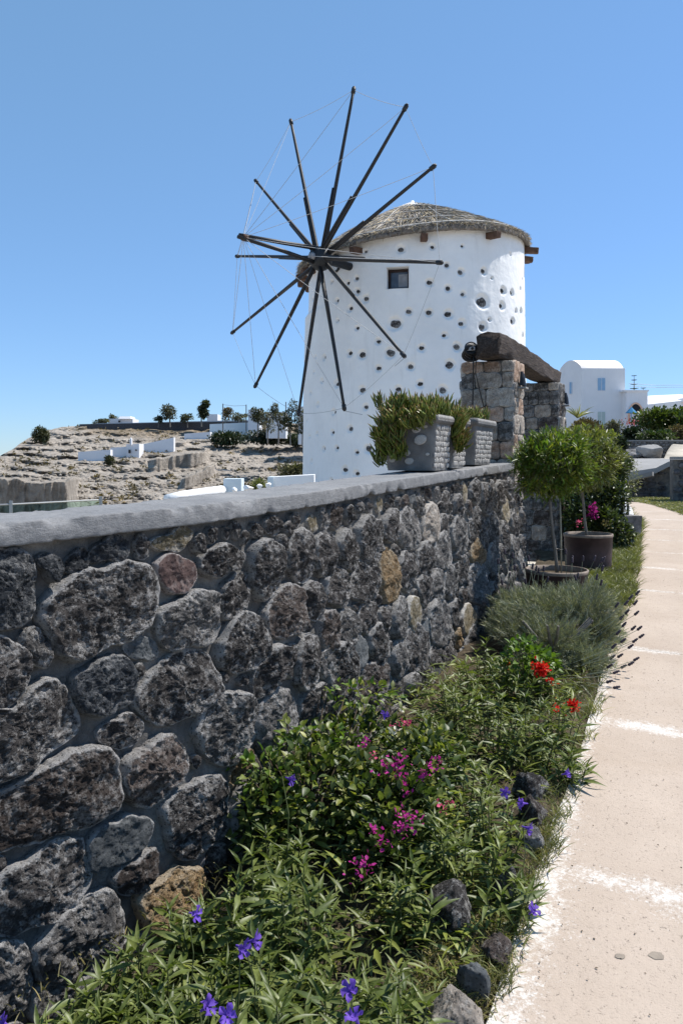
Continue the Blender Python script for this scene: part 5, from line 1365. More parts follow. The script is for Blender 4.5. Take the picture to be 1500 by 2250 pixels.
# magenta creeper
def leafy_mass(label, name, cat, base, cells, n, L, mts, group=None, kind='oval', nmax=300, outward=1.0, up=.35, shell=.55, twigs=10):
    root = thing(name, label, cat, base, group); P, D = [], []
    wts = np.array([c[1][0] * c[1][1] * c[1][2] for c in cells]) ** .66; wts /= wts.sum()
    for (c, r), w_ in zip(cells, wts):
        m = int(n * w_); v = rng.standard_normal((m, 3)); v /= np.linalg.norm(v, axis=1)[:, None]
        rad = rng.uniform(shell, 1.05, m)[:, None] * (1 + .12 * vnoise(v * 2.5 + c[0] * 7)[:, None]); P.append(np.array(c) + v * rad * np.array(r)); D.append(v * outward + rng.normal(0, .55, (m, 3)) + np.array((0, 0, up)))
        for _ in range(twigs if len(cells) < 4 else max(2, twigs // len(cells))):
            q = rng.standard_normal(3); q /= np.linalg.norm(q); e = np.array(c) + q * np.array(r) * .95; o0 = np.array((base[0] + rng.normal(0, .03), base[1] + rng.normal(0, .03), base[2] - .02))
            MB().tube([o0 - base, (o0 * .5 + e * .5) - base + np.array((0, 0, .03)), e - base], (.005, .0035, .0015), 4, False).build('branch', M['twig'], root)
    P, D = np.vstack(P), np.vstack(D)
    scatter(root, 'leaf', kind, frames(P, D, L * rng.uniform(.7, 1.25, len(P))), mts, base, nmax)
    return root
b_ = bedpt(.45, 3.35)
creeper = leafy_mass('dark green creeper with magenta bracts in the middle of the bed against the wall', 'creeper', 'shrub', b_,
    [((-.10, 3.15, .38), (.27, .24, .20)), ((.20, 3.05, .35), (.26, .24, .18)), ((.05, 3.55, .41), (.34, .22, .15)), ((-.27, 3.0, .32), (.16, .16, .17)), ((.35, 3.35, .40), (.22, .2, .17)), ((.18, 2.85, .28), (.18, .14, .15))],
    4600, .042, [M['creeper_leaf'], M['creeper_leaf'], M['olive_leaf']], nmax=300)
def bract_cluster(root, px, py, y, n, r, mt, L=.016, lb=None):
    n = int(n * 1.7)
    c = at(px, py, y); b_ = np.array(root.location); P = c + rng.normal(0, r * .8, (n, 3)); D = rng.standard_normal((n, 3)) + np.array((0, -.8, .5))
    Ms = frames(P - b_ * 1.0, D, rng.uniform(.8, 1.25, n) * L)
    mb = MB(); V0, F0, _ = leaf_arrays('bract', 0)
    for m in Ms: mb.add(V0 @ m[:3, :3].T + m[:3, 3], F0)
    o = tag(mb.build('bloom', mt, root, True, origin=None), kind='stuff')
    if lb: o['label'] = lb
for px, py, y, n, r in ((852, 1686, 2.98, 16, .022), (880, 1676, 2.98, 20, .025), (873, 1695, 2.97, 14, .022), (885, 1712, 2.95, 8, .015), (893, 1745, 2.90, 9, .013), (930, 1702, 2.92, 9, .012), (948, 1690, 2.95, 12, .018), (963, 1672, 3.0, 6, .012),
        (800, 1632, 3.15, 9, .014), (905, 1800, 2.75, 12, .02), (885, 1815, 2.73, 16, .024), (845, 1852, 2.70, 10, .015), (795, 1905, 2.62, 22, .028), (822, 1828, 2.75, 8, .013), (877, 1785, 2.8, 8, .012)):
    bract_cluster(creeper, px, py, y, n, r, M['magenta'])
for px, py, y, n, r, mt in ((872, 1590, 3.25, 9, .014, 'pink'), (895, 1586, 3.28, 8, .012, 'pink'), (873, 1604, 3.22, 5, .01, 'cream'), (880, 1560, 3.3, 4, .01, 'cream'), (970, 1772, 2.85, 7, .012, 'pink'), (820, 1662, 3.05, 5, .01, 'pink'), (990, 1762, 2.85, 5, .01, 'pink')):
    bract_cluster(creeper, px, py, y, n, r, M[mt])
# yellow-green runners of the creeper towards the wall
b2 = bedpt(.25, 3.1)
leafy_mass('yellow-green runner climbing the wall at the left of the magenta creeper', 'creeper', 'shrub', b2, [((-.30, 3.05, .50), (.14, .10, .08)), ((-.12, 3.25, .56), (.20, .10, .06)), ((.08, 3.65, .62), (.24, .12, .06))], 420, .036, [M['lime_leaf'], M['olive_leaf']], nmax=300)

# geranium
b_ = at(1150, 1560, 4.55); b_[2] = float(path_z(b_[1])) + .02
ger = leafy_mass('bright green geranium with red flower heads in front of the lavender', 'geranium', 'plant', b_, [((b_[0], b_[1], b_[2] + .20), (.14, .12, .14)), ((b_[0] + .12, b_[1] + .05, b_[2] + .16), (.10, .10, .10))], 520, .045, [M['lime_leaf']], nmax=300)
for px, py, y, n, r in ((1187, 1470, 4.15, 110, .021), (1258, 1552, 3.9, 60, .015), (1222, 1556, 4.0, 14, .018), (1212, 1497, 4.25, 8, .012), (1118, 1463, 4.5, 8, .012), (1205, 1492, 4.4, 5, .01)):
    bract_cluster(ger, px, py, y, n, r, M['red'], .018, 'red geranium flower head' if n > 20 else None)
    c = at(px, py, y) - b_; MB().tube([c, c * .6 + np.array((0, 0, .02)), c * .15], .003, 5, False).build('stem', M['stem'], ger)

# lavender
b_ = at(1215, 1560, 5.15); b_[2] = float(path_z(b_[1])) + .02
lav = thing('lavender_bush', 'big grey-green lavender bush leaning over the path edge, dark spikes on its right side', 'bush', b_)
for k in range(7):
    a = rng.uniform(0, 2 * np.pi); MB().tube([(0, 0, -.03), (.08 * math.cos(a), .08 * math.sin(a), .12), (.25 * math.cos(a), .25 * math.sin(a), .30)], (.02, .014, .007), 6).build('woody_stem', M['bark'], lav)
n = 72000
CL = [((1205, 1420, 5.15), (.30, .28, .26)), ((1290, 1330, 5.7), (.26, .28, .19)), ((1160, 1480, 4.95), (.20, .2, .16)), ((1310, 1400, 5.3), (.18, .2, .2)), ((1130, 1335, 5.9), (.2, .24, .15)), ((1250, 1540, 4.9), (.2, .18, .12)), ((1200, 1350, 5.55), (.36, .33, .24)), ((1280, 1360, 5.45), (.27, .30, .25)), ((1150, 1405, 5.3), (.22, .26, .20)), ((1275, 1460, 5.1), (.24, .25, .22)), ((1190, 1335, 5.8), (.30, .25, .14)), ((1110, 1380, 5.6), (.15, .2, .15)), ((1240, 1325, 6.0), (.3, .3, .14))]
P, D = [], []
for (px, py, y), r in CL:
    m = n // len(CL); c = at(px, py, y); v = rng.standard_normal((m, 3)); v[:, 2] = np.abs(v[:, 2]) * rng.choice([1, 1, 1, -.6], m); v /= np.linalg.norm(v, axis=1)[:, None]
    # stems fan out of the clump centre: group the needles in sprays
    ns_ = m // 22; s = rng.standard_normal((ns_, 3)); s[:, 2] = np.abs(s[:, 2]) * 1.1 - .25; s /= np.linalg.norm(s, axis=1)[:, None]; rad = rng.uniform(.35, 1.0, ns_)[:, None]
    idx = rng.integers(0, ns_, m); t_ = rng.uniform(-.30, .08, m)[:, None]
    q = c + (s * rad)[idx] * np.array(r) + s[idx] * t_ * np.array(r) * .9; P.append(q + rng.normal(0, .005, (m, 3))); D.append(s[idx] * .9 + rng.normal(0, .42, (m, 3)) + np.array((0, 0, .45)))
P, D = np.vstack(P), np.vstack(D)
kp = P[:, 2] > path_z(P[:, 1]) + .01; P, D = P[kp], D[kp]
blade_obj('foliage', P, D, rng.uniform(.03, .06, len(P)), rng.uniform(.0012, .0024, len(P)), M['lavender_leaf'], lav, b_, 2, .1)
spk = [(1380, 1318), (1390, 1330), (1372, 1350), (1392, 1352), (1365, 1378), (1385, 1385), (1402, 1402), (1388, 1412), (1378, 1425), (1352, 1395), (1390, 1452), (1378, 1462), (1362, 1468), (1345, 1480), (1332, 1468), (1345, 1512), (1335, 1525), (1325, 1545), (1360, 1362), (1395, 1308), (1350, 1335), (1342, 1425), (1338, 1448), (1330, 1500), (1355, 1445), (1370, 1330), (1398, 1385), (1362, 1412), (1318, 1562), (1350, 1540), (1330, 1590), (1345, 1600)]
spk += [(int(px), int(py)) for px, py in zip(rng.uniform(1090, 1330, 26), rng.uniform(1215, 1290, 26))]
spm = raw_mesh('flower_spike', np.vstack([[(0, 0, 0)]] + [[(.22 * r * math.cos(a), .22 * r * math.sin(a), z) for a in np.linspace(0, 2 * np.pi, 6, endpoint=False)] for z, r in ((.08, .8), (.3, 1), (.42, .7), (.6, 1), (.75, .6), (.9, .8))] + [[(0, 0, 1.05)]]),
    [(0, 1 + (j + 1) % 6, 1 + j) for j in range(6)] + [(1 + i * 6 + j, 1 + i * 6 + (j + 1) % 6, 7 + i * 6 + (j + 1) % 6, 7 + i * 6 + j) for i in range(5) for j in range(6)] + [(31 + j, 31 + (j + 1) % 6, 37) for j in range(6)], M['lavender_spike'], True)
for px, py in spk:
    y = 5.2 - (py - 1300) / 300 * .7 + rng.uniform(-.15, .15) if px > 1300 else rng.uniform(5.5, 5.9)
    p = at(px, py, y); r0 = at(1265 + rng.uniform(-25, 25), 1400 + (py - 1300) * .5, y + .05) if px > 1300 else at(px + rng.uniform(-25, 25), 1340, y)
    d = p - r0; d /= np.linalg.norm(d); dd = Vector(d + np.array((0, 0, .35))); dd.normalize()
    link('flower_spike', spm, lav, M=Matrix.Translation(p - b_) @ dd.to_track_quat('Z', 'Y').to_matrix().to_4x4() @ Matrix.Diagonal((.045, .045, .045, 1)))
    MB().tube([r0 - b_, (r0 * .4 + p * .6) - b_ + np.array((0, 0, -.01)), p - b_], .0016, 4, False).build('stalk', M['lavender_leaf'], lav)

# border rocks
def rock(label, px, py, wpx, hpx, mt, sd, y=None, sink=.25, group='rocks edging the flower bed'):
    p = gp(px, py) if y is None else at(px, py, y); W = wpx / F * p[1]; H = hpx / F * p[1]
    nu, nv = 56, 34; U, Vv = np.meshgrid(np.linspace(0, 2 * np.pi, nu, endpoint=False), np.linspace(0.04, np.pi - .04, nv), indexing='ij')
    S = np.stack((np.sin(Vv) * np.cos(U), np.sin(Vv) * np.sin(U), np.cos(Vv)), -1)
    rg = np.random.default_rng(sd); s = np.ones(U.shape)
    for _ in range(15):
        nn = rg.standard_normal(3); nn /= np.linalg.norm(nn); k = S @ nn; s = np.where(k > .15, np.minimum(s, rg.uniform(.55, .9) / np.maximum(k, .15)), s)
    s = s * 1.15 * (1 + .10 * fbm(S * 2.2 + sd, 4, sd) + .08 * fbm(S * 7, 4, sd + 1, .65))
    V = (S * s[..., None] * np.array((W / 2, W / 2 * rg.uniform(.7, 1.0), H / 2))).reshape(-1, 3)
    caps = [np.array([np.arange(nu) * nv]), np.array([(np.arange(nu) * nv + nv - 1)[::-1]])]
    me = raw_mesh('border_rock', V, [grid_faces(nu, nv, True)[:, ::-1]] + caps, mt, True, {'edge': np.zeros(len(V))})
    o = link('border_rock', me, None, loc=(p[0], p[1], p[2] + H * (.5 - sink))); o.rotation_euler = (0, 0, rg.uniform(0, 3))
    return tag(o, label, 'rock', group)
RK = [('dark basalt border boulder under the petunias at the path edge, uppermost of the visible rocks', 1168, 1758, 84, 92, 'basalt'),
 ('brown-grey border rock below the dark boulder, a violet flower in front', 1172, 1815, 74, 84, 'basalt_brown'),
 ('grey rounded rock half hidden by grass below the brown-grey one', 1158, 1868, 60, 70, 'basalt_grey'),
 ('black lava rock half buried under the yellow-green petunias', 985, 2040, 130, 120, 'basalt'),
 ('narrow upright grey slab of rock beside the path border', 1112, 1990, 54, 110, 'basalt_grey'),
 ('dark flat rock in the dry grass above the smooth grey stone', 1085, 2105, 96, 66, 'basalt_brown'),
 ('smooth blue-grey curved stone beside the white path edge', 1035, 2185, 76, 104, 'slate_stone'),
 ('pale rough lava rock at the bottom edge of the view', 1000, 2290, 120, 150, 'pumice'),
 ('small pale stone between the pale rock and the leaves', 925, 2262, 60, 60, 'basalt_grey'),
 ('reddish rock at the bottom below the pale lava rock', 1010, 2400, 110, 100, 'basalt_brown')]
for k, (lb, px, py, a, b, mt) in enumerate(RK): rock(lb, px, py, a, b, M[mt], 300 + k)
# ground cover: grass and litter
def grass_patch(name, n, region, hgt, mt, wd=.0022):
    """region(n) -> x, y arrays"""
    x, y = region(n); z = path_z(y) + .005
    P = np.stack((x, y, z), -1); D = rdir(n, .55, 1.0)
    tag(blade_obj(name, P, D, hgt * rng.uniform(.5, 1.2, n), wd * rng.uniform(.7, 1.4, n), mt, None, (0, 0, 0), 3, .35), kind='stuff')
def along(y0, y1, o0, o1, clump=None):
    def f(n):
        if clump:
            k = max(1, n // clump); yy = np.repeat(rng.uniform(y0, y1, k), clump)[:n]; oo = np.repeat(rng.uniform(0, 1, k), clump)[:n]
            yy = np.r_[yy, rng.uniform(y0, y1, n - len(yy))]; oo = np.r_[oo, rng.uniform(0, 1, n - len(oo))]
            yy = yy + rng.normal(0, .035, n); oo = oo + rng.normal(0, .10, n)
        else: yy = rng.uniform(y0, y1, n); oo = rng.uniform(0, 1, n)
        oo = o0 + (o1 - o0) * np.clip(oo, 0, 1.08)
        return pl(yy) + oo, yy
    return f
grass_patch('edge_grass', 26000, along(6.6, 11.6, -.55, .03, 30), .17, M['grass_blade'], .003)
grass_patch('edge_grass', 9000, along(11.0, 14.5, -.5, -.05, 30), .17, M['grass_blade'], .003)
grass_patch('bed_grass', 5200, along(3.0, 6.8, -.22, .04, 26), .085, M['grass_blade'], .0018)
grass_patch('bed_grass', 4200, along(1.7, 3.2, -.24, .0, 26), .06, M['dry_blade'], .0015)
grass_patch('bed_grass', 4200, along(1.7, 3.2, -.26, .02, 26), .075, M['grass_blade'], .0016)
grass_patch('bed_litter', 5200, lambda n: ((lambda y: (wallx(y) + (pl(y) - wallx(y)) * rng.uniform(.1, .98, n), y))(rng.uniform(1.4, 5.2, n))), .05, M['dry_blade'], .0018)
# low filler leaves under the plants so that the soil is in leaf shade
yy = rng.uniform(1.5, 5.0, 3400); ff = np.where(yy < 2.8, rng.uniform(.38, .93, 3400), rng.uniform(.15, .93, 3400)); xx = wallx(yy) + (pl(yy) - wallx(yy)) * ff
P = np.stack((xx, yy, path_z(yy) + .02 + rng.uniform(0, .10, 3400) * np.clip(1.35 - ff, 0, 1)), -1)
joined('undergrowth', 'lance', frames(P, rdir(3400, .9, .35), rng.uniform(.05, .10, 3400)), M['petunia_leaf'])
# fallen bits and cracks of grit on the path
n = 420; yy = rng.uniform(1.7, 9, n); xx = pl(yy) + np.abs(rng.normal(0, .45, n)) + .02
P = np.stack((xx, yy, path_z(yy) + .011), -1); 
joined('fallen_leaf_litter', 'chip', frames(P, np.c_[rng.standard_normal((n, 2)), np.zeros(n)], rng.uniform(.004, .013, n)), M['twig'])

# ------------------------------------------------------------------ potted trees
def pot(root, c_rim, r, H, thick=.014):
    pr_ = [(r * .90, -H), (r * .915, -H + .02), (r * .955, -H * .5), (r * .985, -.03), (r, -.028), (r + .004, -.012), (r, 0), (r - thick, .001), (r - thick, -.05)]
    b = MB().lathe([(0, -H)] + pr_[:5], (0, 0, 0), 48); o = b.build('pot', M['pot'], root, True); o.location = c_rim
    rm = MB().lathe(pr_[4:], (0, 0, 0), 48).build('rim', M['pot_rim'], o, True)
    MB().lathe([(0, -.045), (r - thick, -.05)], (0, 0, 0), 32).build('potting_soil', M['soil'], o, True)
def std_tree(label, c_rim, r, H, trunk_top, crown_c, crown_r, n, mts, L, sd, stake=True, group='potted standard trees'):
    base = np.array(c_rim) - np.array((0, 0, H)); root = thing('potted_tree', label, 'potted tree', base, group)
    pot(root, (0, 0, H), r, H)
    t0 = np.array((0, 0, H - .05)); t1 = np.array(trunk_top) - base; cc = np.array(crown_c) - base
    tt = np.linspace(0, 1, 8)[:, None]; pts = t0 * (1 - tt) + t1 * tt + np.c_[.008 * np.sin(tt * 5 + sd), .008 * np.cos(tt * 4), tt * 0]
    tr_ = MB().tube(pts, np.linspace(.015, .012, 8), 9).build('trunk', M['pale_bark'], root, True)
    for k in range(9):
        q = rng.standard_normal(3); q[2] = abs(q[2]); q /= np.linalg.norm(q); e = cc + q * np.array(crown_r) * .75
        MB().tube([t1 - (0, 0, .03), t1 * .5 + e * .5, e], (.012, .007, .003), 5).build('branch', M['pale_bark'], tr_)
    if stake:
        MB().tube([(.035, -.02, H - .1), (.03, -.025, H + .3), (.02, -.02, float(t1[2]) + .05)], .007, 6).build('stake', M['stake'], root, True)
        MB().tube([(.02 + .03 * math.cos(a), -.01 + .03 * math.sin(a), H + .17) for a in np.linspace(0, 6.2, 12)], .003, 4).build('tie', M['black_plastic'], root)
    # foliage in sprays
    ns_ = n // 9; v = rng.standard_normal((ns_, 3)); v[:, 2] += .12; v /= np.linalg.norm(v, axis=1)[:, None]; rad = rng.uniform(.45, 1.0, ns_)[:, None] ** .7
    rad = rad * (1 + .16 * vnoise(v * 2.6 + sd)[:, None]); C_ = cc + v * rad * np.array(crown_r); idx = np.repeat(np.arange(ns_), 9); t_ = np.tile(np.linspace(-.04, .07, 9), ns_)[:, None]
    dirv = v + rng.normal(0, .35, v.shape) + np.array((0, 0, .25)); dirv /= np.linalg.norm(dirv, axis=1)[:, None]
    P = C_[idx] + dirv[idx] * t_; D = dirv[idx] * .8 + rng.normal(0, .55, (len(idx), 3))
    tn = np.clip(.5 + .5 * vnoise(C_ * 9)[idx] + rng.normal(0, .2, len(idx)), 0, 1)
    Ms = frames(P, D, L * rng.uniform(.7, 1.3, len(P)))
    cr = None
    for q, m_ in enumerate(mts): 
        o = joined('crown', 'thin', Ms[q::len(mts)], m_, root, tn[q::len(mts)])
    return root
c1 = at(1222, 1250, 6.6)
std_tree('potted standard tree with a thin staked trunk in a wide low pot behind the lavender', c1, .262, .34, at(1207, 1085, 6.6), at(1214, 1022, 6.6), (.31, .29, .25), 8000, [M['olive_leaf'], M['olive_leaf'], M['lime_leaf']], .060, 1)
c2 = at(1291, 1172, 8.1)
std_tree('potted standard tree in the tall rusty brown pot, right of the one with the stake', c2, .250, .42, at(1272, 1060, 8.1), at(1283, 1012, 8.1), (.35, .33, .31), 8000, [M['olive_pale'], M['olive_leaf']], .062, 4, False)
# slim trunk leans: a few ornamental grass heads around the crowns
P = np.array([at(px, 1000, y) for px, y in zip(rng.uniform(1235, 1345, 260), rng.uniform(8.2, 9.2, 260))]); P[:, 2] = E - .25 + rng.normal(0, .1, 260)
g_ = thing('feather_grass', 'pale feathery grass arching above the potted tree crowns', 'grass tuft', (P[:, 0].mean(), P[:, 1].mean(), .6))
b_ = np.array(g_.location); cpt = P.mean(0)
blade_obj('blades', P * .4 + cpt * .6, rdir(260, .5, 1.2), rng.uniform(.25, .55, 260), np.full(260, .003), M['dry_blade'], g_, b_, 5, .5)
# climbing shrub behind the pots, with its flower
b_ = at(1315, 1150, 9.6); b_[2] = float(path_z(9.6))
bg_ = leafy_mass('dark bougainvillea bush behind the tall brown pot, one magenta bloom', 'bougainvillea', 'shrub', b_,
    [((at(1300, 1085, 9.6)), (.32, .3, .32)), ((at(1330, 1040, 9.8)), (.28, .25, .28)), ((at(1345, 1100, 9.6)), (.2, .2, .3)), ((at(1285, 1140, 9.3)), (.26, .2, .2)), ((at(1350, 1020, 10.)), (.2, .2, .2)), ((at(1335, 1155, 9.2)), (.16, .16, .2)), ((at(1365, 1175, 9.2)), (.14, .16, .16)), ((at(1265, 1095, 10.3)), (.28, .25, .35)), ((at(1262, 1150, 10.0)), (.26, .25, .25)), ((at(1300, 1110, 10.6)), (.35, .2, .5))], 13000, .055, [M['dark_leaf'], M['dark_leaf'], M['creeper_leaf']], nmax=200)
bract_cluster(bg_, 1302, 1118, 9.1, 30, .035, M['magenta'], .035); bract_cluster(bg_, 1300, 1132, 9.1, 22, .03, M['magenta'], .035); bract_cluster(bg_, 1270, 1150, 8.9, 10, .03, M['pink'], .025); bract_cluster(bg_, 1330, 1150, 8.9, 10, .03, M['brown_scrub'], .03)
# white rounded buttress wall at the bend
wb = MB(); c = at(1358, 1100, 10.9); zg = float(path_z(10.9))
pr_ = [(0.21, -.1), (0.22, .16), (.18, .30), (.105, .40), (.095, .9), (.095, 1.02), (.085, 1.045), (0, 1.05)]
wb.lathe(pr_, (0, 0, 0), 28, 1, .8); o = wb.build('white_post', M['plaster'], None, True); o.location = (c[0], c[1], zg); tag(o, 'white plastered post with a swollen foot at the bend of the path', 'post')
# small tree in a square planter at the bend
c = at(1377, 1165, 10.2); zg = float(path_z(10.2)); root = thing('potted_tree', 'small thin-crowned tree in a dark square planter beside the white post', 'potted tree', (c[0], c[1], zg), 'potted standard trees')
MB().box((0, 0, .15), (.24, .24, .30), .2, 1.12).build('pot', M['rubble'], root)
MB().tube([(0, 0, .26), (.012, 0, .40), (-.01, 0, .55), (0.01, 0, .75)], (.02, .018, .014, .008), 7).build('trunk', M['bark'], root, True)
v = rng.standard_normal((900, 3)); v /= np.linalg.norm(v, axis=1)[:, None]; P = np.array((0, 0, .82)) + v * rng.uniform(.3, 1, (900, 1)) * np.array((.19, .17, .30)); joined('crown', 'thin', frames(P, v + rng.normal(0, .5, (900, 3)), rng.uniform(.03, .05, 900)), M['olive_pale'], root)

# ------------------------------------------------------------------ right-hand terrace, rubble walls, garden
def rubble_wall(label, pts, zb, zt, thick, mt, cell=.16, sd=0, coping=None, name='rubble_wall'):
    """wall seen from afar: irregular stones joined into one part, core, optional coping"""
    pts = [np.array(p, float) for p in pts]; base = pts[0]; root = thing(name, label, 'wall', (base[0], base[1], zb)); b_ = np.array((base[0], base[1], zb))
    rg = np.random.default_rng(sd); core = MB(); st = MB()
    for p, q, za, zc in zip(pts[:-1], pts[1:], zt[:-1], zt[1:]):
        d = q - p; L = np.linalg.norm(d); d /= L; nn = np.array((d[1], -d[0]))
        if nn[1] > 0: nn = -nn
        V = []
        for o_ in (0, -thick):
            for pt, z1 in ((p, za), (q, zc)):
                for z in (zb - .3, z1): V.append((pt[0] + nn[0] * o_ - b_[0], pt[1] + nn[1] * o_ - b_[1], z - b_[2]))
        core.add(V, [(0, 2, 3, 1), (4, 5, 7, 6), (1, 3, 7, 5), (0, 1, 5, 4), (2, 6, 7, 3)])
        z = zb - .05
        while z < max(za, zc):
            h = cell * rg.uniform(.6, 1.0); s = rg.uniform(0, .1)
            while s < L:
                w_ = cell * rg.uniform(.8, 1.8); zl = za + (zc - za) * (s / L)
                if z + h * .6 < zl and s + w_ < L + cell * .3:
                    hh = min(h, zl - z) * .9; c = p + d * (s + w_ / 2); ww = w_ * .46; k = 8; o_ = rg.uniform(.01, .05)
                    a = np.linspace(0, 2 * np.pi, k, endpoint=False) + rg.normal(0, .15, k); r = 1 + rg.normal(0, .10, k)
                    V = []
                    for f, oo in ((1, -.02), (.8, o_), (0, o_ * 1.2)):
                        for ca, sa, r_1 in zip(np.cos(a), np.sin(a), r):
                            u = np.sign(ca) * abs(ca) ** .6 * ww * r_1 * f; v = np.sign(sa) * abs(sa) ** .6 * hh * .5 * r_1 * f
                            V.append((c[0] + d[0] * u + nn[0] * oo - b_[0], c[1] + d[1] * u + nn[1] * oo - b_[1], z + hh / 2 + v - b_[2]))
                            if f == 0: break
                    st.add(V, [(j, (j + 1) % k, k + (j + 1) % k, k + j) for j in range(k)] + [(k + j, k + (j + 1) % k, 2 * k) for j in range(k)])
                s += w_
            z += h
    core.build('core', M['mortar'], root); tag(st.build('stones', mt, root), kind='stuff')
    if coping:
        cp = MB()
        for p, q, za, zc in zip(pts[:-1], pts[1:], zt[:-1], zt[1:]):
            d = q - p; L = np.linalg.norm(d); d /= L; nn = np.array((d[1], -d[0])); nn = -nn if nn[1] > 0 else nn; V = []
            for o_ in (.06, -thick - .06):
                for pt, z1 in ((p, za), (q, zc)):
                    for z in (z1 + .003, z1 + coping): V.append((pt[0] + nn[0] * o_ - b_[0], pt[1] + nn[1] * o_ - b_[1], z - b_[2]))
            cp.add(V, [(0, 2, 3, 1), (4, 5, 7, 6), (1, 3, 7, 5), (0, 1, 5, 4), (2, 6, 7, 3), (0, 4, 6, 2)])
        cp.build('coping', M['slab'], root)
    return root
P_ = lambda px, y: ((px - 750) / F * y, y)
zf = lambda py, y: E + (HZ - py) / F * y
rubble_wall('dark volcanic rubble wall with a sloping pale ledge, beyond the bend of the path', [P_(1372, 17.6), P_(1440, 17.5), P_(1468, 17.4), P_(1600, 17.0), P_(1800, 16.5)], .80, [zf(1050, 17.5), zf(1031, 17.5), zf(1018, 17.4), zf(1018, 17.2), zf(1018, 17)], .5, M['rubble_dark'], .15, 5)
sl_ = MB(); q = [at(1362, 1040, 17.4), at(1440, 1028, 17.3), at(1468, 1014, 17.2), at(1640, 1012, 16.9), at(1640, 1006, 25.4), at(1360, 1007, 25.6)]
V = [tuple(p) for p in q] + [tuple(p - np.array((0, 0, .12))) for p in q]; n = 6
sl_.add(V, [tuple(range(n))] + [(i, n + i, n + (i + 1) % n, (i + 1) % n) for i in range(n)])
tag(sl_.build('terrace_slab', M['slab']), kind='structure')
l2 = MB(); q = [at(1375, 1049, 16.9), at(1432, 1036, 16.9), at(1436, 1038, 17.35), at(1372, 1052, 17.35)]; V = [tuple(p) for p in q] + [tuple(p - np.array((0, 0, .09))) for p in q]
l2.add(V, [(0, 1, 2, 3)] + [(i, 4 + i, 4 + (i + 1) % 4, (i + 1) % 4) for i in range(4)]); tag(l2.build('terrace_ledge', M['slab']), kind='structure')
rubble_wall('long grey rubble wall with a flat coping in front of the garden and the white house', [P_(1225, 26.5), P_(1340, 26.2), P_(1560, 26.0), P_(2000, 25)], zf(1016, 26), [zf(970, 26)] * 4, .45, M['rubble'], .13, 6, .05)
rubble_wall('dark rubble return wall at the right edge, casting shade beside the terrace', [P_(1478, 15.6), P_(1560, 15.4)], .80, [zf(1010, 15.5)] * 2, .6, M['rubble_dark'], .15, 8, .06)
rock('smooth rounded grey boulder on the terrace in front of the long rubble wall', 1425, 1008, 66, 34, M['slab'], 401, 24.8, .1, None)
rock('jagged grey outcrop left of the smooth boulder on the terrace', 1390, 1008, 60, 22, M['rubble'], 402, 25.0, .1, None)
# grass on the far side of the path
n = 16000; y = rng.uniform(12.3, 17.2, n); x = pr(y) + rng.uniform(-.03, 2.6, n) ** 1.0; P = np.stack((x, y, ground_z(x, y) + .01), -1)
blade_obj('verge_grass', P, rdir(n, .6, .8), rng.uniform(.04, .12, n), rng.uniform(.004, .007, n), M['grass_blade'], None, (0, 0, 0), 2, .4)
n = 6000; y = rng.uniform(12.3, 17.2, n); x = pr(y) + rng.uniform(0, 2.6, n); P = np.stack((x, y, ground_z(x, y) + .01), -1)
blade_obj('verge_grass', P, rdir(n, .6, .8), rng.uniform(.04, .10, n), rng.uniform(.004, .007, n), M['dry_blade'], None, (0, 0, 0), 2, .4)

def bush(label, name, px, py_top, py_bot, wpx, y, mt, n=900, L=.12, lobes=5, group=None, kind='chip', seed=0, cat='bush', dense=1.0):
    W = wpx / F * y; H = (py_bot - py_top) / F * y; b_ = at(px, py_bot, y); root = thing(name, label, cat, b_, group)
    rg = np.random.default_rng(seed + 17); P, D = [], []; 
    for k in range(lobes):
        ox = rg.uniform(-.30, .30) * W if lobes > 1 else 0; rr = np.array((W * rg.uniform(.26, .36), W * rg.uniform(.24, .34), H * rg.uniform(.32, .46))) if lobes > 1 else np.array((W / 2, W / 2 * .8, H * .95))
        cz_ = H * rg.uniform(.35, .58) if lobes > 1 else 0
        m = n // lobes; v = rng.standard_normal((m, 3)); 
        if lobes == 1: v[:, 2] = np.abs(v[:, 2])
        v /= np.linalg.norm(v, axis=1)[:, None]; q = np.array((ox, rg.uniform(-.2, .2) * W, cz_)) + v * rr * rng.uniform(.55, 1.05, (m, 1)) * (1 + .15 * vnoise(v * 3 + k)[:, None]); P.append(q); D.append(v + rng.normal(0, .6, (m, 3)))
    P, D = np.vstack(P), np.vstack(D); joined('foliage', kind, frames(P, D, L * rng.uniform(.6, 1.3, len(P))), mt, root)
    for k in range(4): MB().tube([(0, 0, -.1), (rg.uniform(-.15, .15) * W, 0, H * .3), (rg.uniform(-.3, .3) * W, 0, H * .6)], (.03 * W, .02 * W, .006 * W), 5).build('stem', M['twig'], root)
    return root
bush('low dome-shaped olive-brown bush in front of the white house', 'dome_bush', 1290, 918, 962, 84, 40, M['brown_scrub'], 3600, .16, 1)
bush('loose grey leafless-looking shrub right of the dome-shaped bush', 'grey_shrub', 1348, 922, 968, 40, 38, M['grey_leaf'], 1200, .14, 5, seed=3)
bush('yellow-green shrub below the dome-shaped bush', 'shrub', 1290, 942, 985, 120, 30, M['olive_leaf'], 2600, .12, 6, seed=4)
bush('dark shrub under the blue parasol arch', 'shrub', 1388, 936, 972, 60, 30, M['dark_leaf'], 1800, .12, 6, seed=5)
bush('dark low shrub right of the arch along the rubble wall', 'shrub', 1440, 944, 972, 70, 29, M['creeper_leaf'], 1600, .12, 6, seed=6)
bush('tall clipped dark green hedge at the right edge of the view', 'hedge', 1462, 892, 950, 118, 34, M['creeper_leaf'], 5200, .16, 8, seed=7)
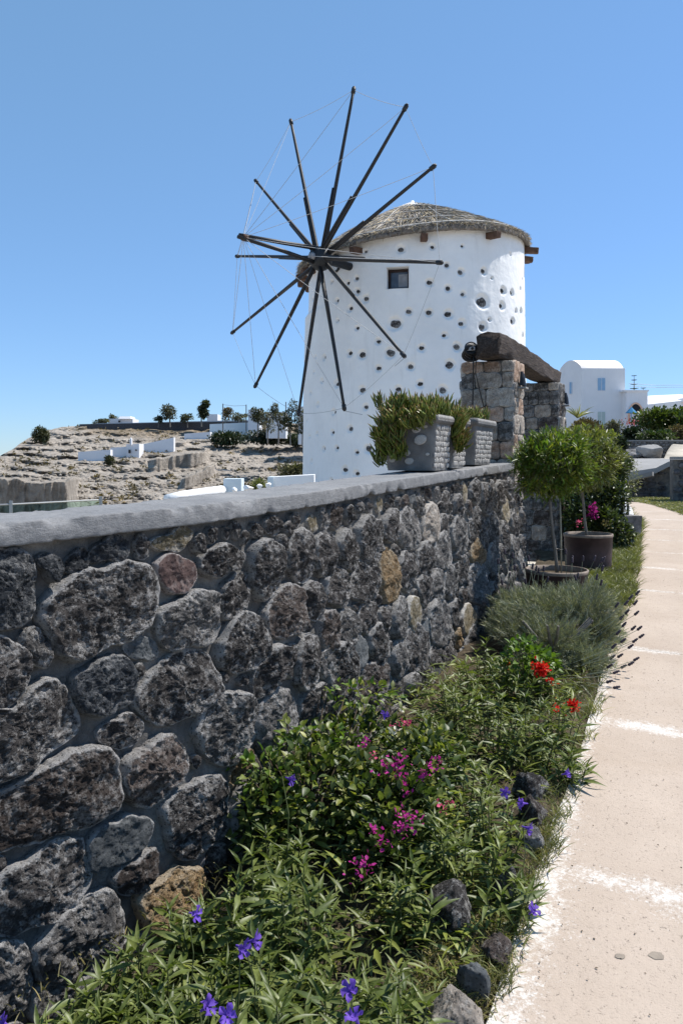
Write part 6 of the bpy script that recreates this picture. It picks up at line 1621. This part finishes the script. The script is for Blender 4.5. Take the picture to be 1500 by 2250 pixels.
bush('second lump of hedge cut by the right edge', 'hedge', 1515, 895, 960, 80, 33, M['creeper_leaf'], 2600, .16, 6, seed=8)
bush('brownish low shrub at the right edge behind the rubble wall', 'shrub', 1490, 935, 972, 60, 30, M['brown_scrub'], 1200, .12, 5, seed=9)
bush('sparse dark shrub hanging over the left end of the long rubble wall', 'shrub', 1350, 962, 990, 50, 25.5, M['dark_leaf'], 1100, .11, 5, seed=10)
# agave-like spiky tuft near the pillar
b_ = at(1268, 918, 36); tg = thing('spiky_tuft', 'spiky pale tuft above the dome-shaped bush', 'plant', b_)
blade_obj('blades', np.tile(b_, (40, 1)), rdir(40, .8, .9), rng.uniform(.5, 1.1, 40), np.full(40, .03), M['olive_pale'], tg, b_, 3, .2)

# ------------------------------------------------------------------ white vaulted house
HY = 70.0; s_ = HY / F
hb0 = at(1320, 948, HY)
house = thing('house', 'white two-storey house with a barrel-vaulted roof and pale blue shutters, up the slope', 'house', hb0)
def hx(px): return (px - 750) * s_ - hb0[0]
def hz(py): return (948 - py) * s_
def blk(name, px0, px1, py0, py1, y0, y1, mt, parent=None, shift=0.0):
    o = MB().add([(hx(px0), y0, hz(py1)), (hx(px1), y0, hz(py1)), (hx(px1) + shift, y1, hz(py1)), (hx(px0) + shift, y1, hz(py1)), (hx(px0), y0, hz(py0)), (hx(px1), y0, hz(py0)), (hx(px1) + shift, y1, hz(py0)), (hx(px0) + shift, y1, hz(py0))], [(0, 3, 2, 1), (4, 5, 6, 7), (0, 1, 5, 4), (1, 2, 6, 5), (2, 3, 7, 6), (3, 0, 4, 7)]).build(name, mt, parent or house); return o
blk('wall', 1277, 1372, 809, 990, 0, 5, M['far_white'], shift=0)
# obliquely seen end face with the vault, and the left wing
ew = MB(); xl, xr = hx(1243), hx(1277); V = []
yl, yr = 2.3, 0.0
prof_ = [(0, hz(990))] + [(0, hz(813))] + [(f, hz(813) + (hz(789) - hz(813)) * math.sin(math.pi * f) ** .75) for f in np.linspace(.06, .94, 12)] + [(1, hz(809)), (1, hz(990))]
F0 = [(xl + (xr - xl) * f, yl + (yr - yl) * f, z) for f, z in prof_]; n = len(F0)
ew.add(F0 + [(x + .0 , y + 4.9 + 0.0, z) for x, y, z in F0], [tuple(range(n))[::-1] if False else tuple(range(n))]); ew.build('end_wall', M['far_white'], house)
vt = MB(); m = 16; ff = np.linspace(0, 1, m); V = []
for xo, yo in ((0, 0), (hx(1370) - hx(1277), .1)):
    for f in ff: V.append((xl + (xr - xl) * f + xo + (.4 * (1 - f) if xo else 0), yl * (1 - f) + yo + (0 if xo == 0 else 0), hz(811) + (hz(789) - hz(811)) * math.sin(math.pi * min(max(f, .0), 1)) ** .75 + .02))
vt.add(V, [(j, j + 1, m + j + 1, m + j) for j in range(m - 1)] + [tuple(range(m, 2 * m))]); vt.build('vault_roof', M['roof_pink'], house, True)
blk('wall', 1222, 1250, 815, 990, 2.35, 6, M['far_white'])
blk('wall', 1366, 1412, 861, 990, -1.0, 4, M['far_white'])
blk('parapet', 1360, 1414, 859, 862.5, -1.1, 4.1, M['far_white'])
def hwin(px0, px1, py0, py1, y, mt=M['blue_shutter'], nm='window'):
    f = blk(nm, px0 - 1.2, px1 + 1.2, py0 - 1.2, py1 + 1.5, y - .03, y + .05, M['far_white']); f2_ = blk('shutter', px0, px1, py0, py1, y - .055, y + .03, mt, f); 
    blk('mullion', (px0 + px1) / 2 - .35, (px0 + px1) / 2 + .35, py0, py1, y - .085, y - .05, M['far_white'], f); return f
hwin(1312, 1328, 831, 858, 0.0); hwin(1312, 1328, 905, 935, 0.0, M['green_shutter'], 'door'); hwin(1257, 1266.5, 838, 863, 1.0); hwin(1235, 1244, 841, 865, 2.35)
# arch with peach rim, dark inside, parasol and flowers
ar = MB(); acx, ahw = 1386, 14.5
def archpts(hw, top, k=14): return [(hx(acx - hw), hz(930))] + [(hx(acx + hw * math.cos(a)), hz(912) + (hz(top) - hz(912)) * math.sin(a)) for a in np.linspace(math.pi, 0, k)] + [(hx(acx + hw), hz(930))]
o_, i_ = archpts(16.5, 886), archpts(13.2, 889.5); n = len(o_)
ar.add([(x, -1.08, z) for x, z in o_] + [(x, -1.08, z) for x, z in i_] + [(x, -.9, z) for x, z in o_] + [(x, -.9, z) for x, z in i_], [(j, j + 1, n + j + 1, n + j) for j in range(n - 1)] + [(j, j + 1, 2 * n + j + 1, 2 * n + j) for j in range(n - 1)])
af = ar.build('arch_surround', M['arch_rim'], house)
up_ = archpts(13.2, 889.5); 
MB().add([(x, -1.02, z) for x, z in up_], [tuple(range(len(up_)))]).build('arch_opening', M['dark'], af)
MB().add([(hx(1374), -1.03, hz(929)), (hx(1398), -1.03, hz(929)), (hx(1398), -1.03, hz(910)), (hx(1374), -1.03, hz(910))], [(0, 1, 2, 3)]).build('back_wall', M['far_white'], af)
pc = at(1386, 930, HY - 2.2); pa = thing('parasol', 'blue parasol open under the arch of the white house', 'parasol', pc)
ps = (HY - 2.2) / F
MB().tube([(0, 0, 0), (0, 0, 36 * ps)], .045, 6).build('pole', M['blue_shutter'], pa); MB().lathe([(13.5 * ps, 22.5 * ps), (7 * ps, 29 * ps), (0, 36 * ps)], n=8).build('canopy', M['parasol'], pa)
fb = at(1392, 932, HY - 1.9); fr_ = thing('flower_box', 'row of red flowers below the blue parasol', 'flowers', fb); v = rng.normal(0, 1, (160, 3)) * np.array((.45, .12, .13)) + (0, 0, .15)
joined('blooms', 'chip', frames(v, rng.standard_normal((160, 3)), np.full(160, .16)), M['red'], fr_)
fb = at(1414, 938, HY - 3); fr_ = thing('flower_box', 'small clump of red flowers at the right corner of the white house', 'flowers', fb); v = rng.normal(0, 1, (90, 3)) * np.array((.16, .12, .3)) + (0, 0, .35)
joined('blooms', 'chip', frames(v, rng.standard_normal((90, 3)), np.full(90, .16)), M['pink'], fr_)
# long white building at the right edge
wy_ = 90; c = at(1460, 950, wy_); k_ = wy_ / F
lw = thing('building', 'long low white building with a gently sloping roof line at the right edge', 'building', c)
MB().add([((1409 - 1460) * k_, 0, -1), ((1560 - 1460) * k_, 0, -1), ((1560 - 1460) * k_, 0, 72 * k_), ((1490 - 1460) * k_, 0, 69 * k_), ((1409 - 1460) * k_, 0, 60 * k_), ((1409 - 1460) * k_, 8, -1), ((1560 - 1460) * k_, 8, -1), ((1560 - 1460) * k_, 8, 72 * k_ + 1.3), ((1490 - 1460) * k_, 8, 69 * k_ + 1.3), ((1409 - 1460) * k_, 8, 60 * k_ + 1.3)],
    [(0, 1, 2, 3, 4), (4, 3, 8, 9), (3, 2, 7, 8), (0, 4, 9, 5), (1, 6, 7, 2), (5, 9, 8, 7, 6)]).build('body', M['far_white'], lw)
MB().add([((1495 - 1460) * k_, -.3, 66 * k_), ((1510 - 1460) * k_, -.3, 66 * k_), ((1510 - 1460) * k_, 2, 66 * k_), ((1495 - 1460) * k_, 2, 66 * k_), ((1502 - 1460) * k_, -.3, 76 * k_), ((1502 - 1460) * k_, 2, 76 * k_)], [(0, 1, 4), (2, 3, 5), (0, 4, 5, 3), (1, 2, 5, 4)]).build('roof_gable', M['roof_pink'], lw)
# norfolk pine
def fir(label, px, py0, py1, wpx, y, tiers, sd):
    b_ = at(px, py1, y); k_ = y / F; H = (py1 - py0) * k_; root = thing('norfolk_pine', label, 'tree', b_, 'tiered pines by the house')
    MB().tube([(0, 0, -1), (0, 0, H * .5), (0, 0, H)], (.12, .07, .02), 6).build('trunk', M['bark'], root)
    P, D, L = [], [], []
    for t_ in range(tiers):
        z = H * (.15 + .82 * t_ / (tiers - 1)); r = wpx * k_ / 2 * (1 - .86 * t_ / (tiers - 1)) 
        for a in np.linspace(0, 2 * np.pi, 8, endpoint=False) + t_ * .5:
            for q in np.linspace(.08, 1, 12):
                for s in (-1, 1): P.append((r * q * math.cos(a), r * q * math.sin(a), z + .16 * r * q * q)); D.append((math.cos(a + s * .9), math.sin(a + s * .9), .25)); L.append(.11 + .12 * (1 - q))
    joined('crown', 'thin', frames(np.array(P), np.array(D), np.array(L) * 1.7), M['fir'], root, nvar=2)
fir('tiered norfolk pine rising behind the white house', 1392, 824, 905, 32, 95, 8, 1)
fir('lower tiered pine behind the right corner of the white house', 1412, 852, 905, 22, 92, 7, 2)
# distant ridge and wires on the right
n = 40; xs = np.linspace(1405, 1900, n); V = []
for px in xs: V += [tuple(at(px, 905, 400)), tuple(at(px, 879 + 2.5 * math.sin(px * .07) + 1.2 * math.sin(px * .31), 400)), tuple(at(px, 884, 620))]
tag(MB().add(V, [(3 * i + j, 3 * i + 3 + j, 3 * i + 4 + j, 3 * i + 1 + j) for i in range(n - 1) for j in (0, 1)]).build('distant_ridge', M['brown_scrub'], None, True), kind='structure')
for k, (z0, z1) in enumerate(((845, 848), (850, 851))):
    o = MB().tube([at(1380, z0 - 2, 80), at(1440, z0 + 1.5, 80), at(1620, z1 - 3, 80)], .018, 4, False).build('power_line', M['black_plastic']); tag(o, ('upper' if k == 0 else 'lower') + ' thin power line crossing the sky right of the pine', 'wire', 'power lines')

# ------------------------------------------------------------------ things on the far slope
def fbox(name, label, cat, px0, px1, py0, py1, y, dep, mt, slope=0.0, group=None, dy=0):
    """plain wall block; py0 may slope, dy turns it in plan"""
    k = y / F; b_ = at((px0 + px1) / 2, py1, y); hx0, hx1 = (px0 - (px0 + px1) / 2) * k, (px1 - (px0 + px1) / 2) * k; h = (py1 - py0) * k
    root = thing(name, label, cat, b_, group)
    MB().add([(hx0, -dy, -2), (hx1, dy, -2), (hx1, dy + dep, -2), (hx0, dep - dy, -2), (hx0, -dy, h), (hx1, dy, h + slope * k), (hx1, dy + dep, h + slope * k), (hx0, dep - dy, h)], [(0, 3, 2, 1), (4, 5, 6, 7), (0, 1, 5, 4), (1, 2, 6, 5), (2, 3, 7, 6), (3, 0, 4, 7)]).build('body', mt, root)
    return root, k
YH = 118
fbox('terrace_wall', 'low white terrace wall, lower left end of the white line on the cliff', 'wall', 172, 243, 993, 1008, hill_y(205, 1006) - 3, 1.2, M['far_white'], 5)
r_1, k = fbox('terrace_wall', 'white stepped wall in the middle of the white line on the cliff, left of the belfry', 'wall', 243, 283, 984, 998, hill_y(262, 998) - 3, 1.2, M['far_white'], 3)
r_1, k = fbox('chapel', 'small white chapel with a thin belfry on the cliff terraces', 'chapel', 278, 306, 976, 997, hill_y(290, 995) - 4, 3, M['far_white'], 1)
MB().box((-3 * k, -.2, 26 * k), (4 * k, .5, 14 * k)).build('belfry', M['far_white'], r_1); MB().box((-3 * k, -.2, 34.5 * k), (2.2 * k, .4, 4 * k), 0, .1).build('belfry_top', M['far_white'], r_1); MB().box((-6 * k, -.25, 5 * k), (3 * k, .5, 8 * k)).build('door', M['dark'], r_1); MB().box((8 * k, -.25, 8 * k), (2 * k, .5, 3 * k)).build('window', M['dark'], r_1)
fbox('terrace_wall', 'long white wall rising to the right of the chapel on the cliff', 'wall', 306, 382, 978, 990, hill_y(345, 985) - 3, 1.2, M['far_white'], 17)
fbox('terrace_wall', 'bright white wall just left of the pale blue house on the slope', 'wall', 405, 462, 953, 960, hill_y(430, 958) - 4, 2, M['far_white'], 4)
fbox('dwelling', 'pale blue-white low house below the trees on the far slope', 'house', 461, 552, 932, 954, hill_y(505, 952) - 5, 6, M['bluish_white'], 4)
r_1, k = fbox('dwelling', 'small white house on the crest of the far slope', 'house', 238, 292, 920, 931, 168, 5, M['far_white'], 0)
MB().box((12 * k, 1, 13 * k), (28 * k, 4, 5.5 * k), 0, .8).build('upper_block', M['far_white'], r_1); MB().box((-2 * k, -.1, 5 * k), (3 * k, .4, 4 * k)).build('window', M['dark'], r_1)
fbox('crest_wall', 'dark stone terrace wall running along the crest of the far slope', 'wall', 175, 560, 932, 940, 162, 2, M['rubble_dark'], 7)
fbox('crest_coping', 'pale capping line along the dark crest wall', 'wall', 210, 560, 930.8, 932, 163, 2, M['far_white'], 8.5)
r_1, k = fbox('dwelling', 'white house half hidden among the trees at the right of the far crest', 'house', 545, 570, 900, 928, 150, 5, M['far_white'], 0)
fbox('dwelling', 'tall narrow white house end beside the windmill', 'house', 655, 690, 893, 950, 128, 5, M['far_white'], 0)
fbox('dwelling', 'white house glimpsed behind the grey trees', 'house', 585, 628, 905, 938, 135, 5, M['far_white'], 0)
r_1, k = fbox('dwelling', 'tiny white hut on the crest between the two round trees', 'house', 455, 478, 910, 922, 175, 5, M['far_white'], 0)
def tree(label, px, py0, py1, wpx, y, mts, n, sd, trunkh=.35, L=.35, group='trees on the far crest', lobes=7, airy=.4):
    trunkh = min(trunkh, .24); rg = np.random.default_rng(sd); k_ = y / F; H = (py1 - py0) * k_; W = wpx * k_; b_ = at(px, py1, y); root = thing('crest_tree', label, 'tree', b_, group)
    top = np.array((rg.uniform(-.05, .05) * W, 0, H * trunkh)); t_ = MB().tube([(0, 0, -1.2), top * .5, top], (.05 * W, .04 * W, .03 * W), 6).build('trunk', M['bark'], root)
    P, D = [], []
    for q in range(lobes):
        a = rg.uniform(0, 2 * np.pi); c = np.array((math.cos(a) * W * .30 * rg.uniform(.5, 1.1), math.sin(a) * W * .25, H * rg.uniform(trunkh + .02, .86))); rr = np.array((W * .24, W * .22, H * .18)) * rg.uniform(.7, 1.15)
        MB().tube([top, top * .4 + c * .6, c], (.02 * W, .012 * W, .004 * W), 5).build('limb', M['bark'], root)
        m = n // lobes; v = rng.standard_normal((m, 3)); v /= np.linalg.norm(v, axis=1)[:, None]; P.append(c + v * rr * rng.uniform(airy, 1.08, (m, 1))); D.append(v + rng.normal(0, .7, (m, 3)))
    P, D = np.vstack(P), np.vstack(D); tn = np.clip(.5 + .6 * vnoise(P * 2.2 / W * 2) + .25 * (P[:, 2] / H - .5), 0, 1)
    joined('crown', 'chip', frames(P, D, L * rng.uniform(.6, 1.3, len(P))), mts, root, tn)
tree('round grey-green tree standing alone on the far crest', 374, 888, 926, 38, 160, M['grey_leaf'], 1100, 11, .4, .45)
tree('bushy dark green tree on the crest with a heart-shaped crown', 443, 878, 925, 36, 158, M['scrub_leaf'], 1700, 12, .25, .5)
tree('small round bush-like tree left of the grey-green one', 348, 912, 927, 20, 160, M['scrub_leaf'], 500, 13, .1, .4)
tree('wide low green tree between the two round trees', 412, 909, 927, 30, 161, M['scrub_leaf'], 700, 14, .1, .4)
tree('brownish sparse tree right of the heart-shaped crown', 495, 897, 926, 34, 158, M['brown_scrub'], 800, 15, .25, .4, airy=.6)
tree('low green tree beside the utility pole', 525, 909, 926, 40, 158, M['scrub_leaf'], 800, 16, .1, .4)
tree('tall green tree standing over the white house by the windmill', 566, 884, 940, 34, 118, M['scrub_leaf'], 1000, 17, .3, .34)
tree('feathery grey tree with several trunks, left of the group by the windmill', 588, 893, 955, 36, 112, M['grey_leaf'], 1000, 18, .35, .3, airy=.6)
tree('feathery grey-brown tree in the middle of the group by the windmill', 612, 885, 957, 38, 110, M['grey_leaf'], 1200, 19, .35, .3, airy=.6)
tree('feathery grey-green tree partly behind a sail spoke by the windmill', 638, 880, 960, 38, 108, M['scrub_leaf'], 1300, 20, .35, .3, airy=.6)
tree('last feathery grey tree touching the windmill outline', 664, 888, 962, 34, 108, M['grey_leaf'], 1000, 21, .35, .3, airy=.6)
tree('low clump of shrubs left of the white house on the crest', 222, 920, 934, 40, 165, M['scrub_leaf'], 700, 22, .05, .4)
tree('small palm-like tuft behind the white house on the crest', 250, 911, 925, 20, 172, M['grey_leaf'], 300, 23, .3, .45)
bush('grey-green bush on the edge of the cliff at the left', 'cliff_bush', 92, 936, 972, 36, hill_y(95, 968) - 3, M['scrub_leaf'], 1500, .45, 6, seed=21)
bush('small bush below the white walls in the middle of the cliff', 'cliff_bush', 242, 1000, 1022, 22, hill_y(242, 1018) - 3, M['scrub_leaf'], 400, .4, 4, seed=22)
bush('dark thicket below the pale blue house', 'thicket', 500, 945, 978, 90, hill_y(500, 975) - 6, M['dark_leaf'], 2400, .5, 8, seed=23)
bush('dark thicket under the left feathery trees', 'thicket', 575, 948, 974, 100, hill_y(575, 972) - 7, M['dark_leaf'], 2400, .5, 8, seed=24)
bush('dark thicket under the right feathery trees, ending at the windmill', 'thicket', 645, 950, 978, 90, hill_y(640, 974) - 7, M['dark_leaf'], 2400, .5, 8, seed=25)
# scrub dotted over the slope
C_ = []
for k in range(520):
    px = rng.uniform(0, 690); t0_ = np.interp(px, SIL[:, 0], SIL[:, 1]); py = t0_ + (1130 - t0_) * rng.random() ** (1.2 if px < 450 else .8)
    if hill_cut(px, py): continue
    if fbm(np.array([[px / 60, py / 20, 0]]), 3, 99)[0] < -.05: continue
    y = hill_y(px, py); p = at(px, py, y); C_.append(np.r_[p, rng.uniform(.15, .5)])
C_ = np.array(C_); m = 22; P = np.repeat(C_[:, :3], m, 0); v = rng.standard_normal((len(P), 3)); v[:, 2] = np.abs(v[:, 2]) * .7; P = P + v * np.repeat(C_[:, 3], m)[:, None] * .55
joined('hill_scrub', 'chip', frames(P, v, rng.uniform(.2, .5, len(P))), M['brown_scrub'], None, np.repeat(rng.random(len(C_)), m))
# boulders dotted over the slope
mb = MB(); rg = np.random.default_rng(5)
for k in range(700):
    px = rg.uniform(0, 690); t0_ = np.interp(px, SIL[:, 0], SIL[:, 1]) + 25; py = t0_ + (1130 - t0_) * rg.random() ** .6
    if hill_cut(px, py): continue
    y = hill_y(px, py); p = at(px, py, y - .3); s = rg.uniform(.12, .45); n_ = 7; a = np.linspace(0, 2 * np.pi, n_, endpoint=False)
    V = [(p[0] + s * r0 * math.cos(t_) * rg.uniform(.7, 1.2), p[1] + s * r0 * math.sin(t_), p[2] + s * z * rg.uniform(.7, 1.2)) for z, r0 in ((-.4, .9), (.25, 1.), (.6, .6)) for t_ in a]
    mb.add(V, [(i * n_ + j, i * n_ + (j + 1) % n_, (i + 1) * n_ + (j + 1) % n_, (i + 1) * n_ + j) for i in (0, 1) for j in range(n_)] + [tuple(2 * n_ + j for j in range(n_))])
o = mb.build('hill_boulders', M['hill']); tag(o, kind='stuff'); 
for px, h0 in ((490, 38), (541, 36), (628, 42)):
    p = at(px, 925, 150); k_ = 150 / F; o = MB().tube([(0, 0, -2), (0, 0, h0 * k_)], .10, 6).build('utility_pole', M['pole']); o.location = p
    tag(o, {490: 'thin utility pole by the brownish tree on the far crest', 541: 'thin utility pole left of the trees by the windmill', 628: 'utility pole rising among the feathery trees'}[px], 'pole', 'utility poles on the far crest')
o = MB().tube([at(490, 889, 150), at(515, 892, 150), at(541, 891, 150)], .03, 4, False).build('power_line', M['pole']); tag(o, 'thin wire strung between two poles on the far crest', 'wire', 'power lines')

# ------------------------------------------------------------------ white terraces just beyond the wall
def white_block(name, label, px0, px1, py0, py1, y, dep, mt, slope=0, cat='wall', side=None, rnd=0):
    r_, k = fbox(name, label, cat, px0, px1, py0, py1, y, dep, mt, slope); return r_, k
white_block('parapet_wall', 'white parapet running up to the foot of the windmill', 600, 690, 1048, 1110, 13.0, .5, M['plaster'], 5)
white_block('parapet_end', 'grey-blue end face of the white parapet beyond the wall', 588, 600.5, 1048, 1110, 12.95, .5, M['bluish_white'], 0)  # shaded side of the white parapet, shade put into the plaster colour
white_block('parapet_block', 'pale blue-grey block standing beyond the wall', 491, 530, 1052, 1110, 12.0, .35, M['bluish_white'], 0)  # white block; the bluish shade on it is in its colour
rr_ = thing('parapet_wall', 'low white rounded parapet left of the pale blue-grey block', 'wall', at(430, 1095, 11.5)); b_ = at(430, 1095, 11.5)
MB().tube([at(366, 1098, 11.0) - b_, at(400, 1090, 11.2) - b_, at(440, 1084, 11.6) - b_, at(489, 1077, 12.0) - b_], .075, 12).build('rounded_top', M['plaster'], rr_, True)
MB().add([tuple(at(px, py, y) - b_) for px, py, y in ((366, 1100, 11.05), (489, 1080, 12.05), (489, 1150, 12.05), (366, 1160, 11.05))], [(0, 3, 2, 1)]).build('body', M['plaster'], rr_)
for px in (474, 480, 486): MB().tube([at(px, 1072, 11.9) - b_, at(px, 1095, 11.9) - b_], .02, 6).build('baluster', M['plaster'], rr_)
for k, (px, py, wpx, lb) in enumerate(((515, 1082, 16, 'white-washed stone on the coping line, left of the pale block'), (545, 1077, 22, 'white-washed stone between the pale block and the parapet'), (570, 1073, 14, 'small white-washed stone by the parapet end'), (590, 1071, 12, 'smallest white-washed stone below the parapet end'))):
    rock(lb, px, py, wpx, 12, M['plaster'], 500 + k, 9.5, .1, 'white-washed stones beyond the wall')
bush('green shrub between the pale block and the white parapet', 'shrub', 568, 1048, 1100, 52, 13.6, M['grass_blade'], 1500, .07, 5, kind='thin', seed=31)
bush('small dark fir-green shrub behind the block', 'shrub', 650, 1018, 1052, 70, 30, M['scrub_leaf'], 1600, .14, 6, seed=32)
# glass railing at the left
gr_ = thing('glass_railing', 'low greenish glass railing with thin posts at the left beyond the wall', 'railing', at(110, 1140, 9.0)); b_ = at(110, 1140, 9.0)
q = [at(-160, 1115, 8.2), at(25, 1108, 8.6), at(222, 1098, 9.2)]
for i in range(2):
    a0, a1 = q[i] - b_, q[i + 1] - b_; MB().add([a0, a1, a1 - (0, 0, .5), a0 - (0, 0, .5), a0 + (0, .012, 0), a1 + (0, .012, 0), a1 - (0, -.012, .5), a0 - (0, -.012, .5)], [(0, 1, 2, 3), (7, 6, 5, 4), (0, 4, 5, 1)]).build('glass_panel', M['rail_glass'], gr_)
for p in q[:]: MB().box(tuple(p - b_ - np.array((0, 0, .24))), (.03, .03, .56)).build('post', M['steel'], gr_)
MB().tube([p - b_ for p in q], .010, 6).build('top_rail', M['steel'], gr_)
print('objects', len(bpy.data.objects), 'tris', sum(sum(len(p.vertices) - 2 for p in m.polygons) for m in bpy.data.meshes))
